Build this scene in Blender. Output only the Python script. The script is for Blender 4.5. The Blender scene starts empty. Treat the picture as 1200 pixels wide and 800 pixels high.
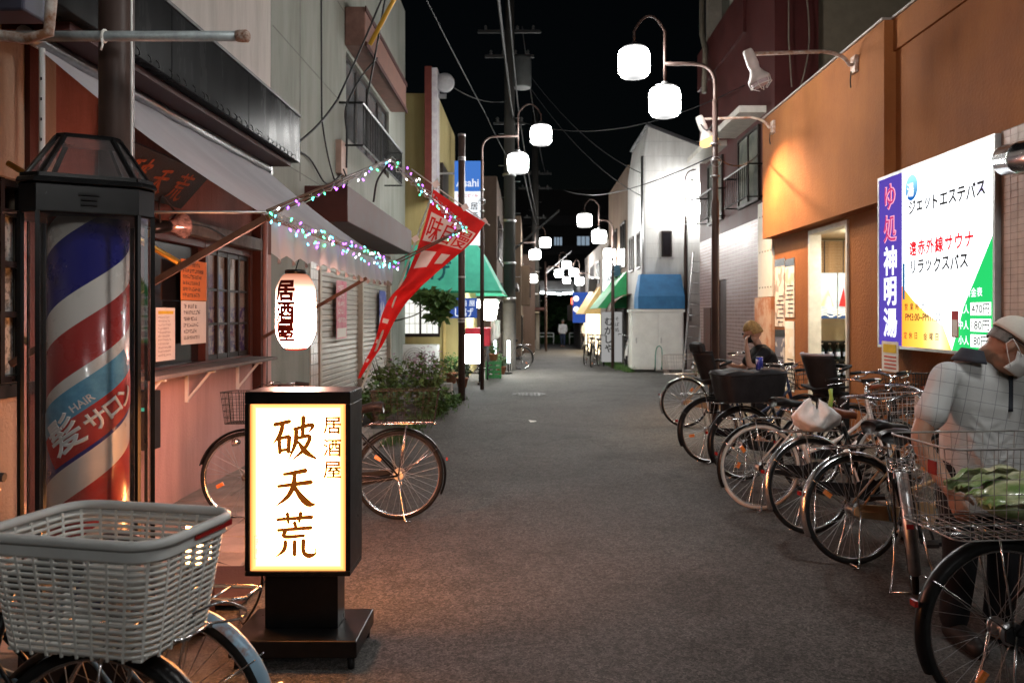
import bpy, bmesh, math, random
from mathutils import Vector, Matrix, Euler

# ------------------------------------------------------------------ camera, sky, exposure
scene = bpy.context.scene
COL = scene.collection
R = math.radians
PI = math.pi
rnd = random.Random(7)

camd = bpy.data.cameras.new('camera')
cam = bpy.data.objects.new('camera', camd)
COL.objects.link(cam)
cam.location = (0, 0, 1.55)
cam.rotation_euler = (R(90), 0, 0)
camd.sensor_width = 36
camd.lens = 28
camd.shift_x = -20 / 1200
camd.shift_y = -32 / 1200
camd.clip_start = 0.05
camd.clip_end = 600
camd.dof.use_dof = True
camd.dof.focus_distance = 4.2
camd.dof.aperture_fstop = 4.0
scene.camera = cam

w = bpy.data.worlds.new('World')
scene.world = w
w.use_nodes = True
nt = w.node_tree
bg = nt.nodes['Background']
sky = nt.nodes.new('ShaderNodeTexSky')
sky.sky_type = 'NISHITA'
sky.sun_disc = False
sky.sun_elevation = R(8)
sky.sun_rotation = R(120)
nt.links.new(sky.outputs['Color'], bg.inputs['Color'])
bg.inputs['Strength'].default_value = 0.0005

scene.view_settings.view_transform = 'Standard'
scene.view_settings.look = 'None'
scene.view_settings.exposure = 0.65
scene.view_settings.gamma = 1
scene.view_settings.use_curve_mapping = False
scene.render.engine = 'CYCLES'
cy = scene.cycles
cy.use_denoising = True
try:
    cy.denoiser = 'OPENIMAGEDENOISE'
    cy.denoising_input_passes = 'RGB_ALBEDO_NORMAL'
except Exception:
    pass
cy.max_bounces = 7
cy.diffuse_bounces = 3
cy.glossy_bounces = 3
cy.transmission_bounces = 6
cy.transparent_max_bounces = 10
cy.sample_clamp_indirect = 4
cy.caustics_reflective = False
cy.caustics_refractive = False
cy.use_light_tree = True

LAMP = 74.0           # street lantern radiance


# ------------------------------------------------------------------ mesh helper
def rotm(a):
    return Euler(a).to_matrix().to_4x4()


class MB:
    def __init__(s):
        s.v, s.f, s.sm = [], [], []

    def add(s, vs, fs, smooth=False, m=None):
        n = len(s.v)
        if m is not None:
            vs = [m @ Vector(p) for p in vs]
        s.v += [tuple(p) for p in vs]
        s.f += [tuple(i + n for i in f) for f in fs]
        s.sm += [smooth] * len(fs)
        return s

    def box(s, x0, x1, y0, y1, z0, z1, m=None):
        vs = [(x0, y0, z0), (x1, y0, z0), (x1, y1, z0), (x0, y1, z0), (x0, y0, z1), (x1, y0, z1), (x1, y1, z1), (x0, y1, z1)]
        return s.add(vs, [(3, 2, 1, 0), (4, 5, 6, 7), (0, 1, 5, 4), (1, 2, 6, 5), (2, 3, 7, 6), (3, 0, 4, 7)], False, m)

    def cbox(s, c, d, rot=None, m=None):
        mm = Matrix.Translation(c) @ (rotm(rot) if rot else Matrix())
        if m is not None:
            mm = m @ mm
        return s.box(-d[0] / 2, d[0] / 2, -d[1] / 2, d[1] / 2, -d[2] / 2, d[2] / 2, mm)

    def tube(s, pts, r, n=8, closed=False, caps=True, smooth=True, m=None, flat=None):
        P = [Vector(p) for p in pts]
        k = len(P)
        rs = r if isinstance(r, (list, tuple)) else [r] * k
        T = []
        for i in range(k):
            a = P[(i - 1) % k] if (closed or i > 0) else P[i]
            b = P[(i + 1) % k] if (closed or i < k - 1) else P[i]
            t = b - a
            T.append(t.normalized() if t.length > 1e-9 else Vector((0, 0, 1)))
        up = Vector((0, 0, 1))
        if abs(T[0].dot(up)) > .9:
            up = Vector((1, 0, 0))
        N = (up - T[0] * up.dot(T[0])).normalized()
        vs = []
        for i in range(k):
            N = (N - T[i] * N.dot(T[i]))
            N = N.normalized() if N.length > 1e-6 else T[i].orthogonal().normalized()
            B = T[i].cross(N)
            for j in range(n):
                a = 2 * PI * (j + .5) / n
                fx = flat if flat else 1
                vs.append(P[i] + (N * math.cos(a) * fx + B * math.sin(a)) * rs[i])
        fs = []
        for i in range(k if closed else k - 1):
            i2 = (i + 1) % k
            for j in range(n):
                j2 = (j + 1) % n
                fs.append((i * n + j, i * n + j2, i2 * n + j2, i2 * n + j))
        s.add(vs, fs, smooth, m)
        if caps and not closed:
            o = len(s.v) - len(vs)
            s.f += [tuple(o + j for j in range(n - 1, -1, -1)), tuple(o + (k - 1) * n + j for j in range(n))]
            s.sm += [False, False]
        return s

    def bar(s, a, b, w, h, m=None):
        """rectangular bar from a to b"""
        a, b = Vector(a), Vector(b)
        t = (b - a).normalized()
        up = Vector((0, 0, 1)) if abs(t.z) < .9 else Vector((0, 1, 0))
        x = t.cross(up).normalized() * w / 2
        y = x.cross(t).normalized() * h / 2
        vs = [a - x - y, a + x - y, a + x + y, a - x + y, b - x - y, b + x - y, b + x + y, b - x + y]
        return s.add(vs, [(0, 1, 2, 3), (7, 6, 5, 4), (4, 5, 1, 0), (5, 6, 2, 1), (6, 7, 3, 2), (7, 4, 0, 3)], False, m)

    def lathe(s, prof, n=24, m=None, smooth=True, caps=True, arc=None):
        """prof: (radius, z)"""
        vs, fs = [], []
        full = arc is None
        a0, a1 = (0, 2 * PI) if full else arc
        nn = n if full else n + 1
        for (r, z) in prof:
            for j in range(nn):
                a = a0 + (a1 - a0) * j / n
                vs.append((r * math.cos(a), r * math.sin(a), z))
        for i in range(len(prof) - 1):
            for j in range(n):
                j2 = (j + 1) % nn
                fs.append((i * nn + j, i * nn + j2, (i + 1) * nn + j2, (i + 1) * nn + j))
        s.add(vs, fs, smooth, m)
        if caps and full:
            o = len(s.v) - len(vs)
            s.f += [tuple(o + j for j in range(n - 1, -1, -1)), tuple(o + (len(prof) - 1) * n + j for j in range(n))]
            s.sm += [False, False]
        return s

    def prism(s, poly, d, m=None):
        """poly in xy, extruded to z=d"""
        n = len(poly)
        vs = [(x, y, 0) for x, y in poly] + [(x, y, d) for x, y in poly]
        fs = [tuple(range(n - 1, -1, -1)), tuple(range(n, 2 * n))]
        fs += [(i, (i + 1) % n, n + (i + 1) % n, n + i) for i in range(n)]
        return s.add(vs, fs, False, m)

    def quad(s, a, b, c, d):
        return s.add([a, b, c, d], [(0, 1, 2, 3)])

    def sphere(s, c, r, n=12, k=8, m=None):
        rr = r if isinstance(r, (tuple, list)) else (r, r, r)
        vs, fs = [], []
        for i in range(k + 1):
            t = PI * i / k
            for j in range(n):
                a = 2 * PI * j / n
                vs.append((c[0] + rr[0] * math.sin(t) * math.cos(a), c[1] + rr[1] * math.sin(t) * math.sin(a), c[2] - rr[2] * math.cos(t)))
        for i in range(k):
            for j in range(n):
                j2 = (j + 1) % n
                fs.append((i * n + j, i * n + j2, (i + 1) * n + j2, (i + 1) * n + j))
        return s.add(vs, fs, True, m)

    def grid(s, fn, nu, nv, smooth=True, m=None):
        vs = [fn(i / nu, j / nv) for i in range(nu + 1) for j in range(nv + 1)]
        fs = [(i * (nv + 1) + j, (i + 1) * (nv + 1) + j, (i + 1) * (nv + 1) + j + 1, i * (nv + 1) + j + 1) for i in range(nu) for j in range(nv)]
        return s.add(vs, fs, smooth, m)

    def mesh(s, name):
        me = bpy.data.meshes.new(name)
        me.from_pydata(s.v, [], s.f)
        me.polygons.foreach_set('use_smooth', s.sm)
        me.update()
        return me

    def build(s, name, mat, parent=None, world=False, bevel=0, solid=0):
        me = s.mesh(name)
        if mat is not None:
            me.materials.append(mat)
        return link(name, me, parent, world, bevel, solid)


def link(name, me, parent=None, world=False, bevel=0, solid=0):
    o = bpy.data.objects.new(name, me)
    COL.objects.link(o)
    if parent is not None:
        o.parent = parent
        if world:
            o.matrix_parent_inverse = base_matrix(parent).inverted()
    if solid:
        md = o.modifiers.new('solid', 'SOLIDIFY')
        md.thickness = solid
        md.offset = 0
    if bevel:
        md = o.modifiers.new('bevel', 'BEVEL')
        md.width = bevel
        md.segments = 2
        md.limit_method = 'ANGLE'
        md.angle_limit = R(50)
    return o


def base_matrix(o):
    m = Matrix.Translation(o.location) @ o.rotation_euler.to_matrix().to_4x4() @ Matrix.Diagonal((*o.scale, 1))
    if o.parent is not None:
        m = base_matrix(o.parent) @ o.matrix_parent_inverse @ m
    return m


def tag(o, label=None, cat=None, group=None, kind=None):
    if label: o['label'] = label
    if cat: o['category'] = cat
    if group: o['group'] = group
    if kind: o['kind'] = kind
    return o


def thing(name, label, cat, loc=(0, 0, 0), rz=0, group=None):
    o = bpy.data.objects.new(name, None)
    COL.objects.link(o)
    o.location = loc
    o.rotation_euler = (0, 0, rz)
    o.empty_display_size = .1
    return tag(o, label, cat, group)


def copy_tree(o, parent=None):
    c = o.copy()
    COL.objects.link(c)
    if parent is not None:
        c.parent = parent
    for ch in list(o.children):
        copy_tree(ch, c)
    return c


def bezier(p0, p1, p2, n=8):
    p0, p1, p2 = Vector(p0), Vector(p1), Vector(p2)
    return [p0 * (1 - t) ** 2 + p1 * 2 * t * (1 - t) + p2 * t * t for t in [i / n for i in range(n + 1)]]


def catmull(pts, n=6):
    P = [Vector(p) for p in pts]
    P = [P[0] * 2 - P[1]] + P + [P[-1] * 2 - P[-2]]
    out = []
    for i in range(1, len(P) - 2):
        a, b, c, d = P[i - 1], P[i], P[i + 1], P[i + 2]
        for k in range(n):
            t = k / n
            out.append(.5 * ((2 * b) + (c - a) * t + (2 * a - 5 * b + 4 * c - d) * t * t + (3 * b - a - 3 * c + d) * t ** 3))
    out.append(P[-2])
    return out


def sagline(a, b, sag, n=12):
    a, b = Vector(a), Vector(b)
    return [a.lerp(b, i / n) - Vector((0, 0, sag * 4 * (i / n) * (1 - i / n))) for i in range(n + 1)]


# ------------------------------------------------------------------ lettering
_glyph = {}


def glyphs(body, fat=0.0, cut=0.0):
    """filled lettering as (points x y z, faces, width, height); fat swells the strokes, cut slices them for curved surfaces"""
    key = (body, fat, cut)
    if key not in _glyph:
        c = bpy.data.curves.new('t', 'FONT')
        c.body = body
        c.size = 1
        c.resolution_u = 3
        if fat:
            c.bevel_depth = fat
            c.bevel_resolution = 0
        o = bpy.data.objects.new('t', c)
        COL.objects.link(o)
        bpy.context.view_layer.update()
        dg = bpy.context.evaluated_depsgraph_get()
        me = bpy.data.meshes.new_from_object(o.evaluated_get(dg))
        bm = bmesh.new()
        bm.from_mesh(me)
        if fat:
            bmesh.ops.delete(bm, geom=[f for f in bm.faces if sum(v.co.z for v in f.verts) / len(f.verts) < -1e-5], context='FACES')
        if cut and bm.verts:
            for ax in (0, 1):
                lo = min(v.co[ax] for v in bm.verts); hi = max(v.co[ax] for v in bm.verts)
                q = lo + cut
                while q < hi:
                    co = Vector((0, 0, 0)); co[ax] = q
                    no = Vector((0, 0, 0)); no[ax] = 1
                    bmesh.ops.bisect_plane(bm, geom=bm.verts[:] + bm.edges[:] + bm.faces[:], plane_co=co, plane_no=no, dist=1e-5)
                    q += cut
        bm.verts.index_update()
        vs = [tuple(p.co) for p in bm.verts]
        fs = [tuple(v.index for v in f.verts) for f in bm.faces]
        bm.free()
        bpy.data.objects.remove(o)
        bpy.data.curves.remove(c)
        bpy.data.meshes.remove(me)
        if vs:
            x0 = min(p[0] for p in vs); x1 = max(p[0] for p in vs)
            y0 = min(p[1] for p in vs); y1 = max(p[1] for p in vs)
            cx, cy_ = (x0 + x1) / 2, (y0 + y1) / 2
            vs = [(p[0] - cx, p[1] - cy_, p[2]) for p in vs]
            _glyph[key] = (vs, fs, x1 - x0, y1 - y0)
        else:
            _glyph[key] = ([], [], 0, 0)
    return _glyph[key]


def lift(fn, x, y, z):
    if not z:
        return Vector(fn(x, y))
    e = 1e-3
    p = Vector(fn(x, y))
    n = (Vector(fn(x + e, y)) - p).cross(Vector(fn(x, y + e)) - p)
    return p + n.normalized() * z if n.length > 0 else p


def letter(mb, body, pos, size, fat=0.0, vertical=False, pitch=1.05, fn=None, width=None, spread=None, cut=0.0):
    """lettering in a 2-d panel (x right, y up); fn maps panel points to 3-d"""
    items = []
    if vertical:
        for i, ch in enumerate(body):
            items.append((ch, pos[0], pos[1] - i * size * pitch))
    elif spread:
        n = len(body)
        for i, ch in enumerate(body):
            items.append((ch, pos[0] + (i - (n - 1) / 2) * spread, pos[1]))
    else:
        items.append((body, pos[0], pos[1]))
    for ch, x, y in items:
        vs, fs, gw, gh = glyphs(ch, fat, cut)
        sx = size
        if width and gw:
            sx = width / gw
        mb.add([lift(fn, x + a * sx, y + b * size, min(.004, c * size)) for a, b, c in vs], fs)


def brush(mb, strokes, pos, size, fn):
    """brush lettering: strokes of (x, y, half width) in a 100-unit box"""
    for st in strokes:
        P = catmull([(a, b, c) for a, b, c in st], 6)
        L, Rr = [], []
        for i, p in enumerate(P):
            a = P[max(0, i - 1)]
            b = P[min(len(P) - 1, i + 1)]
            d = Vector((b.x - a.x, b.y - a.y))
            d = d.normalized() if d.length > 0 else Vector((1, 0))
            n = Vector((-d.y, d.x)) * max(.6, p.z)
            L.append((p.x + n.x, p.y + n.y))
            Rr.append((p.x - n.x, p.y - n.y))
        s0, s1 = P[0], P[-1]
        d0 = Vector((P[0].x - P[1].x, P[0].y - P[1].y)).normalized() * P[0].z * .7
        d1 = Vector((P[-1].x - P[-2].x, P[-1].y - P[-2].y)).normalized() * P[-1].z * .8
        ring = [(s0.x + d0.x, s0.y + d0.y)] + L + [(s1.x + d1.x, s1.y + d1.y)] + Rr[::-1]
        vs = [fn(pos[0] + (x - 50) / 100 * size, pos[1] + (y - 50) / 100 * size) for x, y in ring]
        k = len(L)
        fs = [(0, 1, 2 * k + 1)] + [(i, i + 1, 2 * k + 1 - i, 2 * k + 2 - i) for i in range(1, k)] + [(k, k + 1, k + 2)]
        mb.add(vs, fs)


BR = {
    '天': [[(25, 77, 4), (50, 81, 5), (76, 86, 6)], [(12, 50, 4), (50, 55, 5), (88, 60, 6)],
          [(50, 84, 5), (48, 55, 6), (35, 28, 5.5), (8, 6, 1.5)], [(49, 52, 4), (62, 30, 7), (80, 12, 8), (97, 9, 2)]],
    '破': [[(4, 80, 5), (40, 88, 5)], [(24, 86, 5), (18, 60, 5.5), (2, 38, 1.5)], [(15, 50, 5), (17, 16, 4.5)],
          [(15, 49, 4), (38, 54, 5)], [(38, 54, 5.5), (36, 18, 5)], [(17, 22, 4), (36, 25, 4)],
          [(48, 70, 4), (90, 80, 5), (83, 64, 2)], [(54, 72, 5.5), (52, 40, 5.5), (38, 4, 1.5)], [(70, 98, 6), (69, 78, 5), (68, 52, 5)],
          [(56, 50, 4), (84, 54, 5), (72, 26, 5), (46, 2, 1.5)], [(58, 42, 3), (74, 20, 7), (98, 4, 2.5)]],
    '荒': [[(10, 84, 4), (90, 90, 5)], [(34, 98, 5), (36, 76, 3)], [(64, 100, 5), (60, 78, 3)], [(50, 78, 5), (53, 65, 4)],
          [(12, 60, 4), (88, 66, 5)], [(30, 60, 5), (28, 46, 5), (72, 48, 4)], [(30, 36, 5), (26, 16, 5), (8, 0, 1.5)],
          [(50, 36, 5), (50, 4, 5)], [(70, 38, 5.5), (70, 12, 5), (82, 3, 6), (97, 8, 3), (97, 20, 1.5)]],
}


# ------------------------------------------------------------------ materials
_mats = {}


def M(name, col=(.5, .5, .5), rough=.6, metal=0, var=.12, scale=6, bump=0, bscale=60, col2=None, spec=.2, streak=0, coat=0, detail=5, sub=0, mixlo=.35, mixhi=.65):
    if name in _mats:
        return _mats[name]
    m = bpy.data.materials.new(name)
    m.use_nodes = True
    t = m.node_tree
    p = t.nodes['Principled BSDF']
    p.inputs['Roughness'].default_value = rough
    p.inputs['Metallic'].default_value = metal
    p.inputs['Specular IOR Level'].default_value = spec
    p.inputs['Coat Weight'].default_value = coat
    tc = t.nodes.new('ShaderNodeTexCoord')
    mp = t.nodes.new('ShaderNodeMapping')
    t.links.new(tc.outputs['Object'], mp.inputs['Vector'])
    if streak:
        mp.inputs['Scale'].default_value = (1, 1, streak)
    nz = t.nodes.new('ShaderNodeTexNoise')
    nz.inputs['Scale'].default_value = scale
    nz.inputs['Detail'].default_value = detail
    nz.inputs['Roughness'].default_value = .62
    t.links.new(mp.outputs['Vector'], nz.inputs['Vector'])
    rp = t.nodes.new('ShaderNodeValToRGB')
    c2 = col2 if col2 else tuple(max(0, c * (1 + var)) for c in col)
    c1 = col if col2 else tuple(max(0, c * (1 - var)) for c in col)
    rp.color_ramp.elements[0].position = mixlo
    rp.color_ramp.elements[1].position = mixhi
    rp.color_ramp.elements[0].color = (*c1, 1)
    rp.color_ramp.elements[1].color = (*c2, 1)
    t.links.new(nz.outputs['Fac'], rp.inputs['Fac'])
    t.links.new(rp.outputs['Color'], p.inputs['Base Color'])
    rr = t.nodes.new('ShaderNodeMapRange')
    rr.inputs['To Min'].default_value = max(.03, rough - .1)
    rr.inputs['To Max'].default_value = min(1, rough + .12)
    t.links.new(nz.outputs['Fac'], rr.inputs['Value'])
    t.links.new(rr.outputs['Result'], p.inputs['Roughness'])
    if bump:
        n2 = t.nodes.new('ShaderNodeTexNoise')
        n2.inputs['Scale'].default_value = bscale
        n2.inputs['Detail'].default_value = 4
        t.links.new(tc.outputs['Object'], n2.inputs['Vector'])
        b = t.nodes.new('ShaderNodeBump')
        b.inputs['Strength'].default_value = min(1, bump)
        b.inputs['Distance'].default_value = .01
        t.links.new(n2.outputs['Fac'], b.inputs['Height'])
        t.links.new(b.outputs['Normal'], p.inputs['Normal'])
    _mats[name] = m
    return m


def E(name, col, strength, sample=True):
    if name in _mats:
        return _mats[name]
    m = bpy.data.materials.new(name)
    m.use_nodes = True
    t = m.node_tree
    t.nodes.remove(t.nodes['Principled BSDF'])
    e = t.nodes.new('ShaderNodeEmission')
    e.inputs['Color'].default_value = (*col, 1)
    e.inputs['Strength'].default_value = strength
    t.links.new(e.outputs['Emission'], t.nodes['Material Output'].inputs['Surface'])
    if not sample:
        m.cycles.emission_sampling = 'NONE'
    _mats[name] = m
    return m


def glass_mat(name, tint=(1, 1, 1), rough=.02, thin=.85, dust=0.0):
    """a thin pane: mostly see-through with a fresnel reflection"""
    if name in _mats:
        return _mats[name]
    m = bpy.data.materials.new(name)
    m.use_nodes = True
    t = m.node_tree
    t.nodes.remove(t.nodes['Principled BSDF'])
    tr = t.nodes.new('ShaderNodeBsdfTransparent')
    tr.inputs['Color'].default_value = (tint[0] * thin, tint[1] * thin, tint[2] * thin, 1)
    gl = t.nodes.new('ShaderNodeBsdfGlossy')
    gl.inputs['Roughness'].default_value = rough
    lw = t.nodes.new('ShaderNodeLayerWeight')
    fr = t.nodes.new('ShaderNodeMath')
    fr.operation = 'POWER'
    fr.inputs[1].default_value = 4.0
    t.links.new(lw.outputs['Facing'], fr.inputs[0])
    ad = t.nodes.new('ShaderNodeMath')
    ad.operation = 'ADD'
    ad.inputs[1].default_value = .045
    ad.use_clamp = True
    mx = t.nodes.new('ShaderNodeMixShader')
    t.links.new(fr.outputs['Value'], ad.inputs[0])
    t.links.new(ad.outputs['Value'], mx.inputs['Fac'])
    t.links.new(tr.outputs['BSDF'], mx.inputs[1])
    t.links.new(gl.outputs['BSDF'], mx.inputs[2])
    out = mx
    if dust:
        df = t.nodes.new('ShaderNodeBsdfDiffuse')
        df.inputs['Color'].default_value = (.55, .5, .5, 1)
        nz = t.nodes.new('ShaderNodeTexNoise')
        nz.inputs['Scale'].default_value = 9
        nz.inputs['Detail'].default_value = 7
        mu = t.nodes.new('ShaderNodeMath')
        mu.operation = 'MULTIPLY'
        mu.inputs[1].default_value = dust * 2
        t.links.new(nz.outputs['Fac'], mu.inputs[0])
        out = t.nodes.new('ShaderNodeMixShader')
        t.links.new(mu.outputs['Value'], out.inputs['Fac'])
        t.links.new(mx.outputs['Shader'], out.inputs[1])
        t.links.new(df.outputs['BSDF'], out.inputs[2])
    t.links.new(out.outputs['Shader'], t.nodes['Material Output'].inputs['Surface'])
    _mats[name] = m
    return m


def nodes(m):
    t = m.node_tree
    return t, t.nodes.get('Principled BSDF')


def add_node(t, typ, **kw):
    n = t.nodes.new(typ)
    for k, v in kw.items():
        setattr(n, k, v)
    return n


def gz(y):
    """the street falls gently beyond twenty metres"""
    return 0.0 if y < 20 else -0.0163 * (y - 20)
# ------------------------------------------------------------------ shared materials
def asphalt():
    m = M('asphalt', (.070, .068, .066), .78, var=0, scale=1.2, spec=.22)
    t, p = nodes(m)
    tc = add_node(t, 'ShaderNodeTexCoord')
    big = add_node(t, 'ShaderNodeTexNoise'); big.inputs['Scale'].default_value = .55; big.inputs['Detail'].default_value = 6
    mid = add_node(t, 'ShaderNodeTexNoise'); mid.inputs['Scale'].default_value = 9; mid.inputs['Detail'].default_value = 6
    fine = add_node(t, 'ShaderNodeTexNoise'); fine.inputs['Scale'].default_value = 95; fine.inputs['Detail'].default_value = 5; fine.inputs['Roughness'].default_value = .8
    vor = add_node(t, 'ShaderNodeTexVoronoi'); vor.inputs['Scale'].default_value = 170
    for n in (big, mid, fine, vor):
        t.links.new(tc.outputs['Object'], n.inputs['Vector'])
    r1 = add_node(t, 'ShaderNodeValToRGB')
    r1.color_ramp.elements[0].position = .3; r1.color_ramp.elements[1].position = .72
    r1.color_ramp.elements[0].color = (.045, .043, .0415, 1)
    r1.color_ramp.elements[1].color = (.076, .0725, .070, 1)
    t.links.new(big.outputs['Fac'], r1.inputs['Fac'])
    r2 = add_node(t, 'ShaderNodeValToRGB')
    r2.color_ramp.elements[0].position = .32; r2.color_ramp.elements[1].position = .7
    r2.color_ramp.elements[0].color = (.62, .62, .62, 1); r2.color_ramp.elements[1].color = (1.35, 1.35, 1.35, 1)
    t.links.new(mid.outputs['Fac'], r2.inputs['Fac'])
    mx = add_node(t, 'ShaderNodeMix', data_type='RGBA', blend_type='MULTIPLY'); mx.inputs[0].default_value = .35
    t.links.new(r1.outputs['Color'], mx.inputs[6]); t.links.new(r2.outputs['Color'], mx.inputs[7])
    r3 = add_node(t, 'ShaderNodeValToRGB')
    r3.color_ramp.elements[0].position = .40; r3.color_ramp.elements[1].position = .66
    r3.color_ramp.elements[0].color = (.45, .45, .45, 1); r3.color_ramp.elements[1].color = (2.4, 2.35, 2.3, 1)
    t.links.new(fine.outputs['Fac'], r3.inputs['Fac'])
    m2 = add_node(t, 'ShaderNodeMix', data_type='RGBA', blend_type='MULTIPLY'); m2.inputs[0].default_value = .9
    t.links.new(mx.outputs[2], m2.inputs[6]); t.links.new(r3.outputs['Color'], m2.inputs[7])
    stn = add_node(t, 'ShaderNodeTexNoise'); stn.inputs['Scale'].default_value = 1.7; stn.inputs['Detail'].default_value = 9; stn.inputs['Distortion'].default_value = .8
    t.links.new(tc.outputs['Object'], stn.inputs['Vector'])
    r4 = add_node(t, 'ShaderNodeValToRGB')
    r4.color_ramp.elements[0].position = .34; r4.color_ramp.elements[1].position = .46
    r4.color_ramp.elements[0].color = (.78, .77, .76, 1); r4.color_ramp.elements[1].color = (1, 1, 1, 1)
    t.links.new(stn.outputs['Fac'], r4.inputs['Fac'])
    m3 = add_node(t, 'ShaderNodeMix', data_type='RGBA', blend_type='MULTIPLY'); m3.inputs[0].default_value = .9
    t.links.new(m2.outputs[2], m3.inputs[6]); t.links.new(r4.outputs['Color'], m3.inputs[7])
    wv = add_node(t, 'ShaderNodeTexVoronoi', feature='DISTANCE_TO_EDGE'); wv.inputs['Scale'].default_value = .33
    wn = add_node(t, 'ShaderNodeTexNoise'); wn.inputs['Scale'].default_value = 2.2; wn.inputs['Detail'].default_value = 6
    va = add_node(t, 'ShaderNodeMix', data_type='RGBA', blend_type='LINEAR_LIGHT'); va.inputs[0].default_value = .35
    t.links.new(tc.outputs['Object'], wn.inputs['Vector'])
    t.links.new(tc.outputs['Object'], va.inputs[6]); t.links.new(wn.outputs['Color'], va.inputs[7])
    t.links.new(va.outputs[2], wv.inputs['Vector'])
    r5 = add_node(t, 'ShaderNodeValToRGB')
    r5.color_ramp.elements[0].position = .0; r5.color_ramp.elements[1].position = .006
    r5.color_ramp.elements[0].color = (.45, .45, .45, 1); r5.color_ramp.elements[1].color = (1, 1, 1, 1)
    t.links.new(wv.outputs['Distance'], r5.inputs['Fac'])
    m4 = add_node(t, 'ShaderNodeMix', data_type='RGBA', blend_type='MULTIPLY'); m4.inputs[0].default_value = .55
    t.links.new(m3.outputs[2], m4.inputs[6]); t.links.new(r5.outputs['Color'], m4.inputs[7])
    ag = add_node(t, 'ShaderNodeTexVoronoi'); ag.inputs['Scale'].default_value = 62
    t.links.new(tc.outputs['Object'], ag.inputs['Vector'])
    bw = add_node(t, 'ShaderNodeRGBToBW'); t.links.new(ag.outputs['Color'], bw.inputs['Color'])
    r6 = add_node(t, 'ShaderNodeValToRGB')
    r6.color_ramp.elements[0].position = .2; r6.color_ramp.elements[1].position = .8
    r6.color_ramp.elements[0].color = (.60, .60, .60, 1); r6.color_ramp.elements[1].color = (1.55, 1.53, 1.5, 1)
    t.links.new(bw.outputs['Val'], r6.inputs['Fac'])
    m5 = add_node(t, 'ShaderNodeMix', data_type='RGBA', blend_type='MULTIPLY'); m5.inputs[0].default_value = .85
    t.links.new(m4.outputs[2], m5.inputs[6]); t.links.new(r6.outputs['Color'], m5.inputs[7])
    t.links.new(m5.outputs[2], p.inputs['Base Color'])
    ad = add_node(t, 'ShaderNodeMath', operation='ADD')
    t.links.new(fine.outputs['Fac'], ad.inputs[0]); t.links.new(vor.outputs['Distance'], ad.inputs[1])
    b = add_node(t, 'ShaderNodeBump'); b.inputs['Strength'].default_value = .35; b.inputs['Distance'].default_value = .004
    t.links.new(ad.outputs['Value'], b.inputs['Height'])
    t.links.new(b.outputs['Normal'], p.inputs['Normal'])
    return m


M_asphalt = asphalt()
M_black = M('black_paint', (.006, .006, .0065), .30, var=.3, scale=12, spec=.25)
M_blackmat = M('black_matt', (.012, .012, .013), .6, var=.3, scale=14, spec=.22)
M_rubber = M('rubber', (.014, .014, .014), .75, var=.2, scale=30)
M_chrome = M('chrome', (.62, .62, .63), .22, 1, var=.1, scale=15)
M_steel = M('steel', (.42, .42, .43), .38, 1, var=.15, scale=18)
M_rust = M('rusty_steel', (.30, .28, .26), .6, .3, col2=(.14, .06, .03), scale=9)
M_brownpipe = M('brown_post_paint', (.062, .040, .034), .42, var=.3, scale=5, streak=.2)
M_white = M('white_paint', (.74, .74, .72), .5, var=.06, scale=4)
M_cable = M('cable', (.02, .02, .022), .6)
M_paper = M('paper', (.78, .77, .72), .8, var=.04)
M_ink = M('ink', (.03, .028, .03), .8)
M_wood_dark = M('dark_wood', (.016, .010, .008), .5, var=.35, scale=4, streak=.15, bump=.2)
M_wood_red = M('red_brown_wood', (.06, .020, .015), .5, var=.3, scale=5, streak=.15, bump=.2)


def stucco(name, c, c2, scale=1.3, bump=.6, bscale=55, streak=.35, rough=.85, grime=.55):
    m = M(name, c, rough, col2=c2, scale=scale, bump=bump, bscale=bscale, streak=streak, spec=.25, detail=8, mixlo=.3, mixhi=.7)
    # rain streaks and grime
    t, p = nodes(m)
    tc = add_node(t, 'ShaderNodeTexCoord'); mp = add_node(t, 'ShaderNodeMapping'); mp.inputs['Scale'].default_value = (2.2, 2.2, .30)
    nz = add_node(t, 'ShaderNodeTexNoise'); nz.inputs['Scale'].default_value = 1.6; nz.inputs['Detail'].default_value = 9; nz.inputs['Roughness'].default_value = .7
    t.links.new(tc.outputs['Object'], mp.inputs['Vector']); t.links.new(mp.outputs['Vector'], nz.inputs['Vector'])
    rp = add_node(t, 'ShaderNodeValToRGB')
    rp.color_ramp.elements[0].position = .32; rp.color_ramp.elements[1].position = .58
    rp.color_ramp.elements[0].color = (.58, .56, .54, 1); rp.color_ramp.elements[1].color = (1, 1, 1, 1)
    t.links.new(nz.outputs['Fac'], rp.inputs['Fac'])
    src = p.inputs['Base Color'].links[0].from_socket
    mx = add_node(t, 'ShaderNodeMix', data_type='RGBA', blend_type='MULTIPLY'); mx.inputs[0].default_value = grime
    t.links.new(src, mx.inputs[6]); t.links.new(rp.outputs['Color'], mx.inputs[7])
    t.links.new(mx.outputs[2], p.inputs['Base Color'])
    return m


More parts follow.
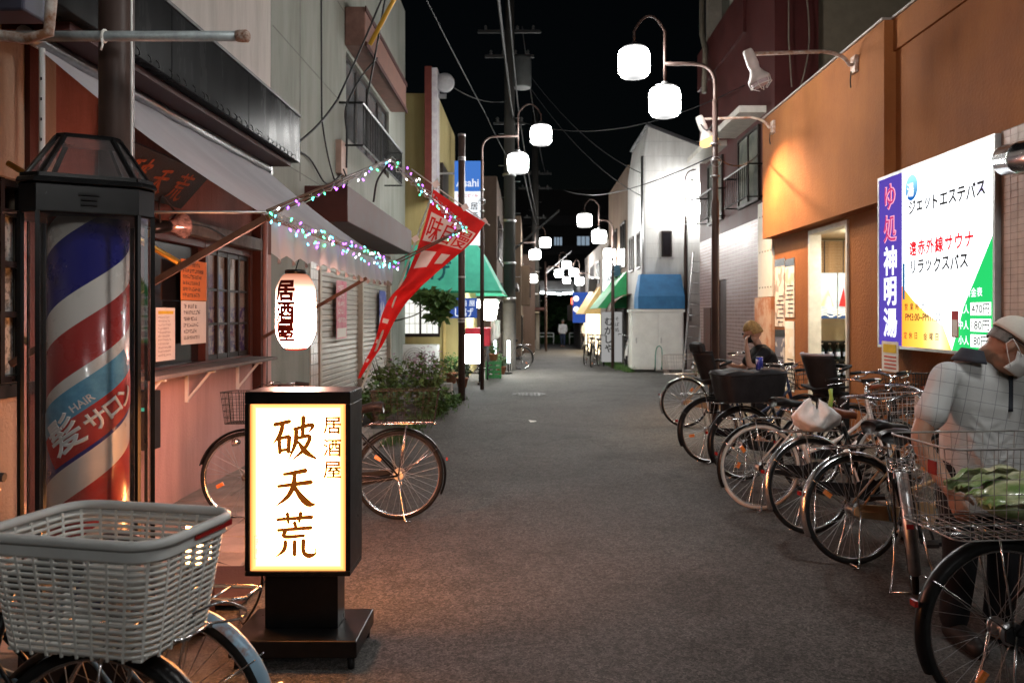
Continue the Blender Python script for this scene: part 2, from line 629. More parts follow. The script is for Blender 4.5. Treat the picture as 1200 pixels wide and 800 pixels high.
M_pink = stucco('pink_stucco', (.52, .31, .29), (.60, .38, .35))
M_redwall = stucco('red_stucco', (.13, .045, .034), (.22, .095, .075), 3, .7, 40)
M_beige = stucco('beige_stucco', (.22, .18, .135), (.30, .25, .19))
M_offwhite = stucco('offwhite_wall', (.46, .42, .39), (.54, .50, .47), .8, .25)
M_greywall = stucco('grey_concrete', (.20, .21, .185), (.30, .31, .28), .9, .35, 30, .22)
M_maroon = M('maroon_sheet', (.062, .024, .022), .6, var=.15, scale=3)
M_yellow = stucco('yellow_wall', (.36, .29, .12), (.47, .39, .18), .8, .3)
M_frame = M('bronze_frame', (.022, .016, .014), .42, var=.2)
M_glassdark = M('dark_glass', (.012, .013, .015), .06, spec=.6, var=.1)

# ------------------------------------------------------------------ ground
g = MB()
ys = [-30, -5, 0, 5, 10, 15, 20, 25, 30, 40, 50, 60, 80, 120, 300]
xs = [-150, -20, -5, 0, 5, 20, 150]
g.grid(lambda u, v: (xs[round(u * (len(xs) - 1))], ys[round(v * (len(ys) - 1))], gz(ys[round(v * (len(ys) - 1))])), len(xs) - 1, len(ys) - 1, smooth=False)
tag(g.build('road', M_asphalt), kind='structure')

# paving slabs in front of the tavern
M_slab = M('slab_stone', (.26, .225, .20), .8, col2=(.36, .31, .28), scale=4, bump=.5, bscale=45, spec=.3)
M_slab2 = M('slab_stone_dark', (.19, .165, .15), .8, col2=(.28, .24, .215), scale=5, bump=.5, bscale=45, spec=.3)
side = MB().box(-2.9, -1.74, 2.0, 10.6, .002, .018).build('pavement', M('mortar', (.09, .08, .075), .9))
tag(side, kind='structure')
sl = MB().box(-.185, .185, -.165, .165, 0, .022).mesh('slab'); sl.materials.append(M_slab)
sl2 = sl.copy(); sl2.materials.clear(); sl2.materials.append(M_slab2)
for i in range(3):
    for j in range(25):
        o = link('paving_slab', sl if rnd.random() < .6 else sl2, side)
        o.location = (-2.69 + i * .38, 2.2 + j * .34 + (.17 if i % 2 else 0), .014 + rnd.uniform(-.003, .006))
        o.rotation_euler = (rnd.uniform(-.012, .012), rnd.uniform(-.012, .012), rnd.uniform(-.012, .012))
        md = o.modifiers.new('bevel', 'BEVEL'); md.width = .006; md.segments = 1

mh = thing('manhole_cover', 'round iron manhole cover in the middle of the road', 'manhole', (0, 15.4, 0))
MB().lathe([(.33, 0), (.33, .006), (.30, .008), (.0, .008)], 32).build('rim', M('cast_iron', (.06, .058, .055), .55, .4, var=.2), mh)
b = MB()
for i in range(7):
    for j in range(7):
        if (i - 3) ** 2 + (j - 3) ** 2 < 11:
            b.cbox(((i - 3) * .075, (j - 3) * .075, .010), (.05, .05, .006))
b.build('raised_studs', M('cast_iron', (.06, .058, .055), .55, .4, var=.2), mh)


# ------------------------------------------------------------------ barber shop wall at the far left
XL = -2.85
bs = thing('barber_shop', 'beige stucco shop front with black lattice window, behind the barber pole', 'building', (XL, 3.4, 0))
b = MB()
b.box(XL - .3, XL, 1.2, 4.8, 2.3, 6.5)
b.box(XL - .3, XL, 4.62, 4.8, 0, 2.3)
b.box(XL - .3, XL, 1.2, 4.62, 0, 1.17)
b.build('wall', M_beige, bs, True)
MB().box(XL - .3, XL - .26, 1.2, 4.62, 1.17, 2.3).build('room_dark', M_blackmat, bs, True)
M_lace = M('lace_curtain', (.28, .28, .27), .9, col2=(.62, .62, .6), scale=26, detail=3, mixlo=.42, mixhi=.52)
for k in range(4):
    y0 = 1.7 + k * .73
    b = MB()
    for zz in (1.17, 1.53, 1.81, 2.10, 2.26):
        b.box(XL - .10, XL - .04, y0, y0 + .72, zz, zz + .035)
    for yy in (y0, y0 + .225, y0 + .46, y0 + .685):
        b.box(XL - .105, XL - .035, yy, yy + .035, 1.17, 2.3)
    wf = b.build('window', M_black, bs, True)
    for i in range(3):
        for j in range(3):
            zz = (1.565, 1.845, 2.135)[j] if j else 1.205
            z1 = (1.53, 1.81, 2.10)[j]
            MB().box(XL - .125, XL - .115, y0 + .035 + i * .23, y0 + .225 + i * .23, (1.205, 1.565, 1.845)[j], z1).build('pane', M_lace, wf, True)
MB().box(XL - .02, XL + .05, 1.2, 4.66, 1.10, 1.17).build('sill', M_black, bs, True)
MB().box(XL, XL + .03, 4.50, 4.60, 0, 6.5).build('downpipe_board', M_wood_red, bs, True)

# slotted white pole
o = MB().tube([(-2.66, 4.35, .02), (-2.66, 4.35, 3.0)], .016, 8).build('slotted_pole', M_white)
tag(o, 'thin white slotted pole against the beige wall, behind the barber pole', 'pole')
b = MB()
for k in range(24):
    b.cbox((-2.655, 4.334, .3 + k * .11), (.007, .004, .016))
b.build('slot', M_black, o, True)

# projecting sign whose bottom corner shows top left
ps = thing('projecting_sign', 'dark projecting sign box in a rusty white pipe frame above the grey pipe', 'sign', (-2.85, 3.2, 2.6))
MB().box(-2.84, -1.98, 3.12, 3.28, 2.74, 3.6).build('sign_box', M('sign_dark', (.03, .03, .04), .4, col2=(.06, .06, .10), scale=3), ps, True, bevel=.01)
MB().tube([(-2.85, 3.2, 2.86), (-2.5, 3.2, 2.72), (-2.02, 3.2, 2.655), (-1.93, 3.2, 2.68), (-1.92, 3.2, 2.80), (-1.92, 3.2, 3.6)], .022, 8).build('pipe_frame', M('rusty_white', (.55, .53, .5), .6, col2=(.22, .1, .05), scale=14), ps, True)

hp = thing('horizontal_pipe', 'grey horizontal pipe with rusted end sticking out over the pavement', 'pipe', (-2.85, 3.7, 2.84))
MB().tube([(-2.85, 3.7, 2.84), (-1.36, 3.7, 2.84)], .0235, 12).build('tube', M('galvanised', (.32, .36, .37), .5, .3, var=.2, scale=20), hp, True)
MB().lathe([(.024, 0), (.028, .01), (.029, .05), (.02, .06)], 12, Matrix.Translation((-1.36, 3.7, 2.84)) @ rotm((0, R(90), 0))).build('rusted_end', M('rust_flakes', (.5, .42, .36), .9, col2=(.20, .08, .04), scale=50, bump=1, bscale=90), hp, True)
b = MB()
b.tube([(-1.972 + .004 * math.cos(a), 3.7 + .026 * math.sin(a), 2.84 + .026 * math.cos(a)) for a in [i * PI / 6 for i in range(12)]], .007, 6, closed=True)
b.tube([(-1.972, 3.674, 2.82), (-1.966, 3.67, 2.79), (-1.974, 3.67, 2.765)], .005, 5)
b.build('tied_rag', M_paper, hp, True)

# ------------------------------------------------------------------ tavern
tv = thing('tavern', 'pink stucco tavern with dark lattice window and black fascia box above', 'building', (XL, 6.8, 0))
b = MB()
b.box(XL - .3, XL, 4.8, 8.8, 0, 1.09)
b.box(XL - .3, XL, 4.8, 5.35, 1.09, 2.2)
b.box(XL - .3, XL, 8.16, 8.8, 1.09, 2.2)
b.build('wall', M_pink, tv, True)
MB().box(XL - .3, XL, 4.8, 8.8, 2.2, 3.16).build('upper_wall', M_redwall, tv, True)
MB().box(XL - .3, XL - .005, 4.8, 8.8, 3.16, 7.0).build('storey_wall', M_offwhite, tv, True)
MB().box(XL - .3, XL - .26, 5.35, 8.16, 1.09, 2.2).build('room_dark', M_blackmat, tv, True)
b = MB()
for yy in (5.35, 5.92, 6.98, 8.1):
    b.box(XL - .1, XL + .015, yy, yy + .065, 1.09, 2.2)
b.box(XL - .1, XL + .012, 5.35, 8.16, 2.13, 2.2)
b.box(XL - .1, XL + .02, 5.35, 8.16, 1.09, 1.14)
b.build('window_frame', M_wood_red, tv, True)
# dark glass of the plain sashes
for y0, y1 in ((5.42, 5.92), (5.99, 6.98)):
    MB().box(XL - .06, XL - .05, y0, y1, 1.14, 2.13).build('pane', M_glassdark, tv, True)
# lattice sashes: two leaves, each 2 x 3 panes with curtains behind
M_curtain = M('curtain', (.74, .62, .52), .9, var=.15, scale=18)
M_print = M('printed_cloth', (.68, .56, .58), .9, col2=(.20, .15, .38), scale=22, detail=2, mixlo=.45, mixhi=.55)
for k in range(2):
    y0 = 7.05 + k * .53
    b = MB()
    for zz in (1.14, 1.45, 1.76, 2.085):
        b.box(XL - .045, XL - .01, y0 + .028, y0 + .497, zz, zz + (.045 if zz in (1.14, 2.085) else .022))
    for yy in (y0, y0 + .25, y0 + .497):
        b.box(XL - .05, XL - .005, yy, yy + .028, 1.14, 2.13)
    s_ = b.build('lattice_sash', M_wood_dark, tv, True)
    for i in range(2):
        for j in range(3):
            z0 = (1.185, 1.472, 1.782)[j]; z1 = (1.45, 1.76, 2.085)[j]
            ya = y0 + .03 + i * .248
            MB().box(XL - .03, XL - .026, ya, ya + .218, z0, z1).build('pane', glass_mat('clear_pane'), s_, True)
    MB().box(XL - .04, XL - .036, y0 + .01, y0 + .515, 1.62, 2.13).build('curtain', M_curtain, s_, True)
    MB().box(XL - .04, XL - .036, y0 + .01, y0 + .515, 1.14, 1.62).build('printed_curtain', M_print, s_, True)
MB().box(XL, XL + .10, 6.3, 8.22, 2.2, 2.32).build('window_ledge', M('old_timber', (.13, .125, .12), .8, var=.3, scale=9), tv, True, bevel=.008)
MB().box(XL, XL + .09, 8.2, 8.42, 0, 3.1).build('corner_post', M_wood_red, tv, True, bevel=.005)
# fascia box of black sheet metal in panels
FX, FZ0, FZ1 = -2.4, 3.13, 3.61
M_fascia = M('black_sheet_metal', (.011, .0115, .012), .24, .0, col2=(.020, .021, .022), scale=3.2, streak=.25, bump=.10, bscale=6, spec=.012)
for k, (ya, yb) in enumerate(((3.9, 5.35), (5.355, 6.82), (6.825, 8.35))):
    MB().box(XL, FX, ya, yb, FZ0, FZ1).build('fascia_panel', M_fascia, tv, True, bevel=.006)
b = MB()
b.box(XL, FX + .012, 3.9, 8.36, FZ1, FZ1 + .025)
b.build('fascia_flashing', M('dark_flashing', (.07, .07, .07), .45, .5), tv, True)
b = MB()
for k in range(26):
    y = 4.9 + k * .13 + rnd.uniform(-.04, .04)
    b.tube([(FX + .004, y, FZ0 + .05), (FX + .02, y, FZ0 + .03), (FX + .018, y + .012, FZ0 + .005), (FX + .006, y + .02, FZ0 + .012)], .004, 4)
b.build('hooks', M_black, tv, True)
MB().box(XL, FX - .08, 4.3, 8.3, 3.085, 3.128).build('soffit_board', M_maroon, tv, True)
tag(MB().tube([(-2.78, 8.3, .02), (-2.75, 8.3, 2.6)], .03, 8).build('drain_pipe', M('pink_pipe', (.42, .25, .24), .5)), 'narrow pink drain pipe at the tavern corner, by the paper lantern', 'pipe')

# counter shelf under the window
sh = thing('counter_shelf', 'narrow grey counter shelf on white brackets under the tavern window', 'shelf', (XL, 6.7, 1.1))
MB().box(XL, -2.56, 5.45, 8.12, 1.09, 1.12).build('board', M('weathered_board', (.16, .15, .145), .7, var=.25, scale=5, bump=.2), sh, True, bevel=.004)
for y in (5.7, 6.6, 7.75):
    b = MB()
    b.bar((XL + .012, y, 1.088), (XL + .012, y, .82), .03, .02)
    b.bar((XL + .02, y, 1.078), (-2.60, y, 1.078), .03, .02)
    b.bar((XL + .02, y, .84), (-2.64, y, 1.07), .025, .016)
    b.build('bracket', M_white, sh, True)

mb_ = thing('meter_box', 'small black meter box with green display under the counter shelf', 'meter box', (-2.75, 5.7, .58))
MB().box(-2.85, -2.68, 5.66, 5.8, .58, 1.0).build('case', M_blackmat, mb_, True, bevel=.008)
MB().box(-2.76, -2.70, 5.655, 5.66, .86, .885).build('display', E('green_display', (.1, .8, .5), .35), mb_, True)

# posters on the tavern window
def sheet(name, label, cat, x, y0, y1, z0, z1, mat, parent=None, th=.004):
    o = MB().box(x, x + th, y0, y1, z0, z1).build(name, mat, parent, True)
    return tag(o, label, cat) if label else o


def scribble(mb, x, y0, y1, z0, z1, rows, seed, fill=.8):
    """rows of small hand-written marks on a sheet that faces +x"""
    rr = random.Random(seed)
    h = (z1 - z0) / rows
    for i in range(rows):
        z = z1 - (i + .5) * h
        y = y0
        while y < y0 + (y1 - y0) * rr.uniform(fill - .15, 1):
            wd = h * rr.uniform(.3, .6)
            for k in range(3):
                a, c = rr.uniform(-.3, .3) * h, rr.uniform(-.3, .3) * h
                if rr.random() < .5:
                    mb.quad((x, y, z + a), (x, y + wd, z + a), (x, y + wd, z + a + h * .09), (x, y, z + a + h * .09))
                else:
                    yy = y + wd * rr.random()
                    mb.quad((x, yy, z - h * .3), (x, yy + h * .09, z - h * .3), (x, yy + h * .09, z + h * .3), (x, yy, z + h * .3))
            y += wd * 1.25
    return mb


po = thing('hours_poster', 'tall orange and white handwritten notice hanging on the tavern window', 'poster', (-2.82, 6.7, 1.3))
MB().box(-2.822, -2.818, 6.45, 6.96, 1.665, 2.00).build('orange_sheet', M('orange_paper', (.80, .25, .06), .8, var=.06), po, True)
MB().box(-2.823, -2.819, 6.46, 6.95, 1.30, 1.66).build('white_sheet', M_paper, po, True)
scribble(MB(), -2.8165, 6.48, 6.93, 1.68, 1.985, 6, 3).build('handwriting', M_ink, po, True)
scribble(MB(), -2.8175, 6.5, 6.93, 1.33, 1.64, 6, 5, .7).build('handwriting', M_ink, po, True)
po = thing('menu_sheet', 'small white printed menu sheet taped to the tavern window', 'poster', (-2.82, 6.2, 1.2))
MB().box(-2.822, -2.818, 6.02, 6.34, 1.19, 1.60).build('paper_sheet', M_paper, po, True)
MB().box(-2.8172, -2.8168, 6.05, 6.31, 1.55, 1.575).build('yellow_heading', M('yellow_print', (.7, .5, .05), .8), po, True)
scribble(MB(), -2.8165, 6.05, 6.31, 1.22, 1.54, 11, 9, .8).build('printed_lines', M('grey_print', (.35, .3, .3), .8), po, True)

# name board leaning forward under the awning
nb = thing('name_board', 'dark wooden name board leaning out under the awning, reading 破天荒', 'sign board', (-2.82, 5.8, 2.4))
A0, A1 = Vector((-2.82, 5.2, 2.40)), Vector((-2.58, 5.2, 2.67))
d_up = (A1 - A0).normalized()
nrm = Vector((d_up.z, 0, -d_up.x))
b = MB()
L_ = (A1 - A0).length
for q in (0,):
    c = [A0, A0 + Vector((0, 1.25, 0)), A1 + Vector((0, 1.25, 0)), A1]
    b.add([p for p in c] + [p - nrm * .03 for p in c], [(0, 1, 2, 3), (7, 6, 5, 4), (0, 4, 5, 1), (1, 5, 6, 2), (2, 6, 7, 3), (3, 7, 4, 0)])
b.build('board', M_wood_dark, nb, True)
fn = lambda x, y: A0 + Vector((0, x, 0)) + d_up * y + nrm * .003
b = MB()
for i, ch in enumerate('破天荒'):
    brush(b, BR[ch], (.3 + i * .33, L_ / 2), .25, fn)
b.build('lettering', M('faded_orange_paint', (.17, .045, .016), .7, var=.3, scale=20), nb, True)

# spot lamp, unlit
sp = thing('spot_lamp', 'unlit clear glass reflector spot lamp in a black holder above the posters', 'lamp', (-2.6, 6.0, 2.18))
ml = Matrix.Translation((-2.62, 5.8, 2.19)) @ rotm((R(-80), 0, R(-25)))
MB().lathe([(.03, -.16), (.045, -.15), (.045, -.02), (.04, 0)], 14, ml).build('socket', M_black, sp, True)
MB().lathe([(.035, 0), (.05, .03), (.095, .10), (.10, .12), (.07, .14), (0, .15)], 20, ml).build('bulb', M('clear_lamp_glass', (.55, .38, .36), .12, .7, var=.5, scale=30), sp, True)
MB().tube([(-2.84, 5.7, 2.24), (-2.72, 5.7, 2.25), (-2.62, 5.74, 2.2)], .012, 6).build('arm', M_black, sp, True)
MB().tube(catmull([(-2.62, 5.66, 2.2), (-2.6, 5.6, 2.32), (-2.66, 5.8, 2.4), (-2.64, 6.1, 2.26), (-2.7, 6.7, 2.28), (-2.75, 7.3, 2.24)]), .007, 5).build('cord', M_cable, sp, True)

# ------------------------------------------------------------------ awning
AX0, AZ0, AX1, AZ1, AY0, AY1 = -2.70, 3.02, -1.42, 2.07, 4.3, 8.27
aw = thing('tavern_awning', 'grey cloth awning with scalloped edge folded out over the tavern front', 'awning', (-2.7, 6.3, 2.07))


def cloth_mat():
    m = M('awning_cloth', (.56, .565, .61), .8, col2=(.66, .665, .71), scale=2.0, streak=.3, spec=.2)
    t, p = nodes(m)
    tr = add_node(t, 'ShaderNodeBsdfTranslucent')
    tr.inputs['Color'].default_value = (.25, .24, .25, 1)
    mx = add_node(t, 'ShaderNodeMixShader')
    mx.inputs['Fac'].default_value = .3
    t.links.new(p.outputs['BSDF'], mx.inputs[1]); t.links.new(tr.outputs['BSDF'], mx.inputs[2])
    t.links.new(mx.outputs['Shader'], t.nodes['Material Output'].inputs['Surface'])
    return m


M_cloth = cloth_mat()
MB().grid(lambda u, v: (AX0 + (AX1 - AX0) * v, AY0 + .04 + (AY1 - AY0 - .08) * u, AZ0 + (AZ1 - AZ0) * v - .05 * math.sin(PI * v) + .006 * math.sin(u * 40 + v * 2)), 60, 8).build('canopy', M_cloth, aw, True)
MB().grid(lambda u, v: (AX1 + .012 + .028 * v * math.sin(u * 14 * 2 * PI), AY0 + .05 + (AY1 - AY0 - .1) * u, AZ1 - .012 - v * (.175 + .05 * abs(math.sin(u * 14 * PI)) - .01 * math.sin(u * 7))), 280, 5).build('valance', M_cloth, aw, True)
MB().tube([(AX0, AY0 - .05, AZ0 + .03), (AX0, AY1 - .02, AZ0 + .03)], .042, 12).build('roller', M_steel, aw, True)
MB().tube([(AX1, AY0, AZ1), (AX1, AY1, AZ1)], .018, 8).build('front_bar', M_rust, aw, True)
MB().tube([(-2.84, AY0, 2.10), (AX1, AY0, 2.10)], .008, 6).build('tie_rod', M_steel, aw, True)
M_armp = M('arm_paint', (.14, .09, .07), .45, .4, var=.3)
for yy in (AY0, AY1 - .03):
    MB().bar((AX1, yy, AZ1), (-2.8, yy, 1.28), .022, .034).build('arm', M_armp, aw, True)
MB().tube([(-1.88, AY0 - .02, 1.825), (-2.8, AY0 - .02, 2.36)], .017, 8).build('gas_strut', M('brass', (.52, .30, .07), .35, .8, var=.2), aw, True)
MB().box(-2.85, -2.66, AY1 - .06, AY1 + .0, 2.92, 3.08).build('bracket', M_black, aw, True)

# fairy-light poles
P1, P2 = Vector((-1.095, 6.3, 2.77)), Vector((-.667, 8.3, 2.44))
N_, F_ = Vector((AX1, AY0 + .02, AZ1 + .01)), Vector((AX1, AY1, AZ1 - .02))
fp = thing('stretched_poles', 'thin brown poles reaching out from the awning corners, wound with fairy lights', 'pole', N_)
for a, c, off in ((N_, P1, 0), (N_, P1, .03), (F_, P2, 0), (F_, P2, .035)):
    MB().tube([a + Vector((0, 0, off)), c + Vector((0, 0, off * .3))], .009, 6).build('rod', M_armp, fp, True)
MB().tube([P1, P2], .006, 6).build('rope', M_steel, fp, True)
MB().tube(catmull([P1 + Vector((.0, 0, -.02)), (-1.14, 6.4, 2.74), (-1.22, 6.4, 2.62), (-1.25, 6.4, 2.45)]), .008, 6).build('drop_wire', M_cable, fp, True)

LEDC = [('cyan', (.10, .75, 1)), ('white', (.95, .97, 1)), ('violet', (.40, .08, 1)), ('green', (.06, 1, .35))]
LEDM = [E('led_' + n, c, 7 if n != 'white' else 6) for n, c in LEDC]
fl = thing('fairy_lights', 'string of coloured fairy lights along the awning edge and poles', 'string lights', (AX1, AY0, AZ1))
bulbs = [MB(), MB(), MB(), MB()]
wires = MB()


def string(a, c, n, spread, wind=.025):
    a, c = Vector(a), Vector(c)
    pts = []
    for i in range(n * 2 + 1):
        t = i / (n * 2)
        p = a.lerp(c, t) + Vector((math.cos(i * 1.7) * wind, math.sin(i * 1.3) * wind * .6, math.sin(i * 1.7) * wind))
        pts.append(p)
    wires.tube(pts, .0035, 4)
    for i in range(n):
        t = (i + rnd.uniform(.1, .9)) / n
        p = a.lerp(c, t) + Vector((rnd.uniform(-.3, .8) * spread, rnd.uniform(-.03, .03), -rnd.uniform(0, 1) * spread + .02))
        k = rnd.choices((0, 1, 2, 3), (2.4, 2, 3.4, 2.2))[0]
        d = Vector((rnd.uniform(-1, 1), rnd.uniform(-1, 1), -1)).normalized() * .02
        bulbs[k].tube([p, p + d * .5, p + d], [.0035, .0055, .0025], 5)
        wires.tube([p, a.lerp(c, t)], .002, 3)


string((AX1 + .02, AY0, AZ1 + .02), (AX1 + .02, AY1, AZ1 + .01), 95, .11)
string(N_, P1, 22, .05)
string(P1, P2, 32, .10, .04)
string(P2, P2.lerp(F_, .25), 8, .05)
wires.build('wire', M('led_wire', (.35, .36, .36), .5), fl, True)
for k, bb in enumerate(bulbs):
    bb.build('bulbs', LEDM[k], fl, True)

# paper lantern
pl = thing('paper_lantern', 'glowing white paper lantern lettered 居酒屋 hanging from the awning edge', 'lantern', (-1.45, 4.95, 1.34))


def lantern_mat():
    m = E('lantern_paper', (1, .5, .4), 135.0)
    t = m.node_tree
    e = [n for n in t.nodes if n.type == 'EMISSION'][0]
    tc = add_node(t, 'ShaderNodeTexCoord'); sx = add_node(t, 'ShaderNodeSeparateXYZ')
    t.links.new(tc.outputs['Object'], sx.inputs['Vector'])
    rp = add_node(t, 'ShaderNodeValToRGB')
    mr = add_node(t, 'ShaderNodeMapRange')
    mr.inputs['From Min'].default_value = 0; mr.inputs['From Max'].default_value = .46
    t.links.new(sx.outputs['Z'], mr.inputs['Value'])
    t.links.new(mr.outputs['Result'], rp.inputs['Fac'])
    rp.color_ramp.elements[0].color = (1, .34, .24, 1)
    rp.color_ramp.elements[1].color = (.0025, .0009, .0005, 1); rp.color_ramp.elements[1].position = 1
    x = rp.color_ramp.elements.new(.86); x.color = (.007, .0035, .0024, 1)
    x = rp.color_ramp.elements.new(.70); x.color = (.03, .016, .012, 1)
    x = rp.color_ramp.elements.new(.45); x.color = (.7, .36, .27, 1)
    t.links.new(rp.outputs['Color'], e.inputs['Color'])
    return m


prof = []
for i in range(45):
    t = i / 44
    r = .060 + .060 * min(1, (math.sin(PI * t) * 1.55)) ** .6
    prof.append((min(.119, r) + (.0016 if i % 2 else 0), t * .46))
body = MB().lathe(prof, 32).build('paper_shade', lantern_mat(), pl)
MB().lathe([(.064, .458), (.066, .475), (.06, .485), (.0, .485)], 24).build('top_ring', M_black, pl)
MB().lathe([(.0, -.012), (.06, -.012), (.065, 0), (.062, .006)], 24).build('bottom_ring', M('red_ring', (.25, .03, .03), .5), pl)
MB().tube([(0, 0, .485), (.03, .01, .60), (.03, 0, .72)], .004, 5).build('hanging_wire', M_cable, pl)
b = MB()
cang = R(-104)     # lettering looks a little left of the camera


def wrap(x, y):
    z = y
    t = min(1, max(0, z / .46))
    r = .0625 + .060 * min(1, (math.sin(PI * t) * 1.55)) ** .6
    r = min(.1215, r) + .0015
    a = cang + x / .12
    return (r * math.cos(a), r * math.sin(a), z)


letter(b, '居酒屋', (-.01, .352), .135, .045, True, .93, wrap, cut=.08)
b.build('lettering', M('lantern_red_ink', (.05, .003, .002), .8, spec=.1), pl)
# lantern bulb is the glowing shade itself

# ------------------------------------------------------------------ grey concrete building with shutters
gb = thing('grey_building', 'grey concrete house with two roller shutters and a hooded upstairs window', 'building', (XL, 13.5, 0))
Y0, Y1 = 8.8, 18.3
b = MB()
b.box(XL - 4, XL, Y0, 10.72, 0, 8.5)
b.box(XL - 4, XL, 16.25, Y1, 0, 8.5)
b.box(XL - 4, XL, 10.72, 16.25, 2.72, 4.3)
b.box(XL - 4, XL, 10.72, 12.4, 4.3, 8.5)
b.box(XL - 4, XL, 16.2, 16.25, 4.3, 8.5)
b.box(XL - 4, XL, 12.4, 16.2, 5.65, 8.5)
b.build('wall', M_greywall, gb, True)
b = MB()
for z in (3.3, 4.75, 6.2):
    b.box(XL, XL + .004, Y0 + .05, 12.3, z, z + .012)
for y in (9.9,):
    b.box(XL, XL + .005, y, y + .015, 3.2, 8.5)
b.build('panel_joint', M('joint_dark_grey', (.16, .165, .15), .9), gb, True)  # panel joints as thin strips in a darker grey
M_shut = M('shutter_metal', (.40, .37, .33), .45, .25, var=.14, scale=2.5, streak=3)
slat = MB().add([(0, 0, 0), (.016, 0, .018), (.016, 0, .062), (0, 0, .078), (0, 2.62, 0), (.016, 2.62, .018), (.016, 2.62, .062), (0, 2.62, .078)],
                [(0, 4, 5, 1), (1, 5, 6, 2), (2, 6, 7, 3)]).mesh('slat')
slat.materials.append(M_shut)
for k, y0 in enumerate((10.85, 13.62)):
    st = MB().box(XL - .07, XL - .065, y0, y0 + 2.62, 0, 2.72).build('roller_shutter', M_shut, gb, True)
    for j in range(34):
        o = link('slat', slat, st, True)
        o.location = (XL - .06, y0, .03 + j * .079)
    b = MB()
    b.box(XL - .06, XL - .01, y0, y0 + 2.62, .0, .06)
    b.build('bottom_rail', M_steel, st, True)
for y in (10.76, 13.50, 16.21):
    MB().box(XL - .08, XL + .03, y, y + .10, 0, 2.72).build('shutter_guide', M('guide_beige', (.42, .37, .30), .5), gb, True)
wt = MB().box(0, .012, 0, .115, 0, .13).mesh('wall_tile'); wt.materials.append(M('pale_tile', (.56, .52, .5), .3, var=.12, scale=5))
for j in range(19):
    for i in range(3):
        o = link('wall_tile', wt, gb, True); o.location = (XL, 10.36 + i * .125, .05 + j * .14)
MB().box(XL, -2.3, 10.1, 15.6, 2.72, 3.18).build('canopy_band', M_maroon, gb, True, bevel=.01)
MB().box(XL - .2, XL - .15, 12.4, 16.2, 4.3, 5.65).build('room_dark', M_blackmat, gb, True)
for k in range(4):
    y0 = 12.45 + k * .94
    b = MB()
    b.box(XL - .09, XL - .05, y0, y0 + .05, 4.3, 5.65); b.box(XL - .09, XL - .05, y0 + .87, y0 + .92, 4.3, 5.65)
    b.box(XL - .088, XL - .052, y0, y0 + .92, 4.3, 4.37); b.box(XL - .088, XL - .052, y0, y0 + .92, 5.58, 5.65)
    s_ = b.build('upstairs_sash', M_frame, gb, True)
    MB().box(XL - .075, XL - .07, y0 + .05, y0 + .87, 4.37, 5.58).build('pane', M('night_pane', (.10, .105, .11), .12, var=.2, scale=2, spec=.6), s_, True)
hd = MB().box(XL, -2.53, 12.3, 16.4, 5.70, 6.3).build('window_hood', M('hood_brown', (.19, .105, .085), .5, var=.2), gb, True, bevel=.02)
b = MB()
b.box(-2.529, -2.50, 12.28, 16.42, 5.68, 5.75); b.box(-2.529, -2.51, 12.28, 16.42, 6.22, 6.3)
b.build('hood_trim', M_maroon, hd, True)
br = thing('balcony_rail', 'black metal balcony railing below the hooded upstairs window', 'railing', (-2.5, 13.8, 4.05))
for z, r in ((4.72, .02), (4.08, .016)):
    MB().tube([(XL, 11.95, z), (-2.5, 11.95, z), (-2.5, 15.7, z), (XL, 15.7, z)], r, 6, smooth=False).build('rail', M_black, br, True)
bal = MB().box(-.009, .009, -.009, .009, 4.09, 4.71).mesh('baluster'); bal.materials.append(M_black)
for k in range(27):
    o = link('baluster', bal, br, True); o.location = (-2.5, 12.03 + k * .138, 0)
for k in range(2):
    o = link('baluster', bal, br, True); o.location = (-2.62 - k * .12, 11.95, 0)
jb = thing('junction_box', 'salmon coloured junction box with black wires on the grey wall', 'junction box', (-2.8, 11.9, 3.9))
MB().box(XL, -2.76, 11.72, 12.1, 3.62, 4.12).build('case', M('salmon_box', (.40, .27, .22), .6), jb, True, bevel=.01)
b = MB()
b.tube(catmull([(-2.75, 11.8, 3.7), (-2.7, 11.85, 3.5), (-2.78, 11.6, 3.4), (-2.8, 11.2, 3.65), (-2.82, 10.9, 4.1), (-2.8, 10.75, 4.5), (-2.8, 10.72, 6.8)]), .012, 5)
b.tube(catmull([(-2.75, 12.0, 3.75), (-2.72, 11.9, 4.2), (-2.7, 11.75, 4.6), (-2.6, 12.3, 5.2), (-2.4, 12.6, 5.6)]), .014, 5)
b.tube(catmull([(-2.83, 9.1, 3.5), (-2.82, 10.2, 3.55), (-2.8, 11.0, 3.35), (-2.75, 11.7, 3.6)]), .012, 5)
b.build('wires', M_cable, jb, True)
# posters on the shutters
po = thing('pink_poster', 'tall pink poster stuck on the nearer roller shutter', 'poster', (-2.8, 12.1, 1.2))
MB().box(-2.838, -2.834, 11.72, 12.38, 1.18, 2.05).build('paper_sheet', M('pink_paper', (.66, .22, .30), .8, col2=(.75, .42, .45), scale=5), po, True)
scribble(MB(), -2.832, 11.8, 12.3, 1.4, 2.0, 5, 21).build('print', M_paper, po, True)
MB().box(-2.8335, -2.8325, 11.76, 12.34, 1.2, 1.34).build('white_strip', M_paper, po, True)
po = thing('blue_poster', 'narrow blue and white poster on the farther roller shutter', 'poster', (-2.8, 15.5, 1.2))
MB().box(-2.838, -2.834, 15.1, 15.8, 1.15, 2.0).build('paper_sheet', M('blue_poster_paper', (.55, .56, .66), .8, col2=(.12, .15, .42), scale=3, mixlo=.45, mixhi=.55), po, True)

# yellow wire guard
tag(MB().tube([(-2.0, 10, 4.93), (-1.4, 10, 6.05)], .028, 8).build('wire_guard', M('yellow_plastic', (.50, .29, .03), .45)), 'yellow plastic guard tube on a slanting guy wire, above the grey house', 'guard tube')
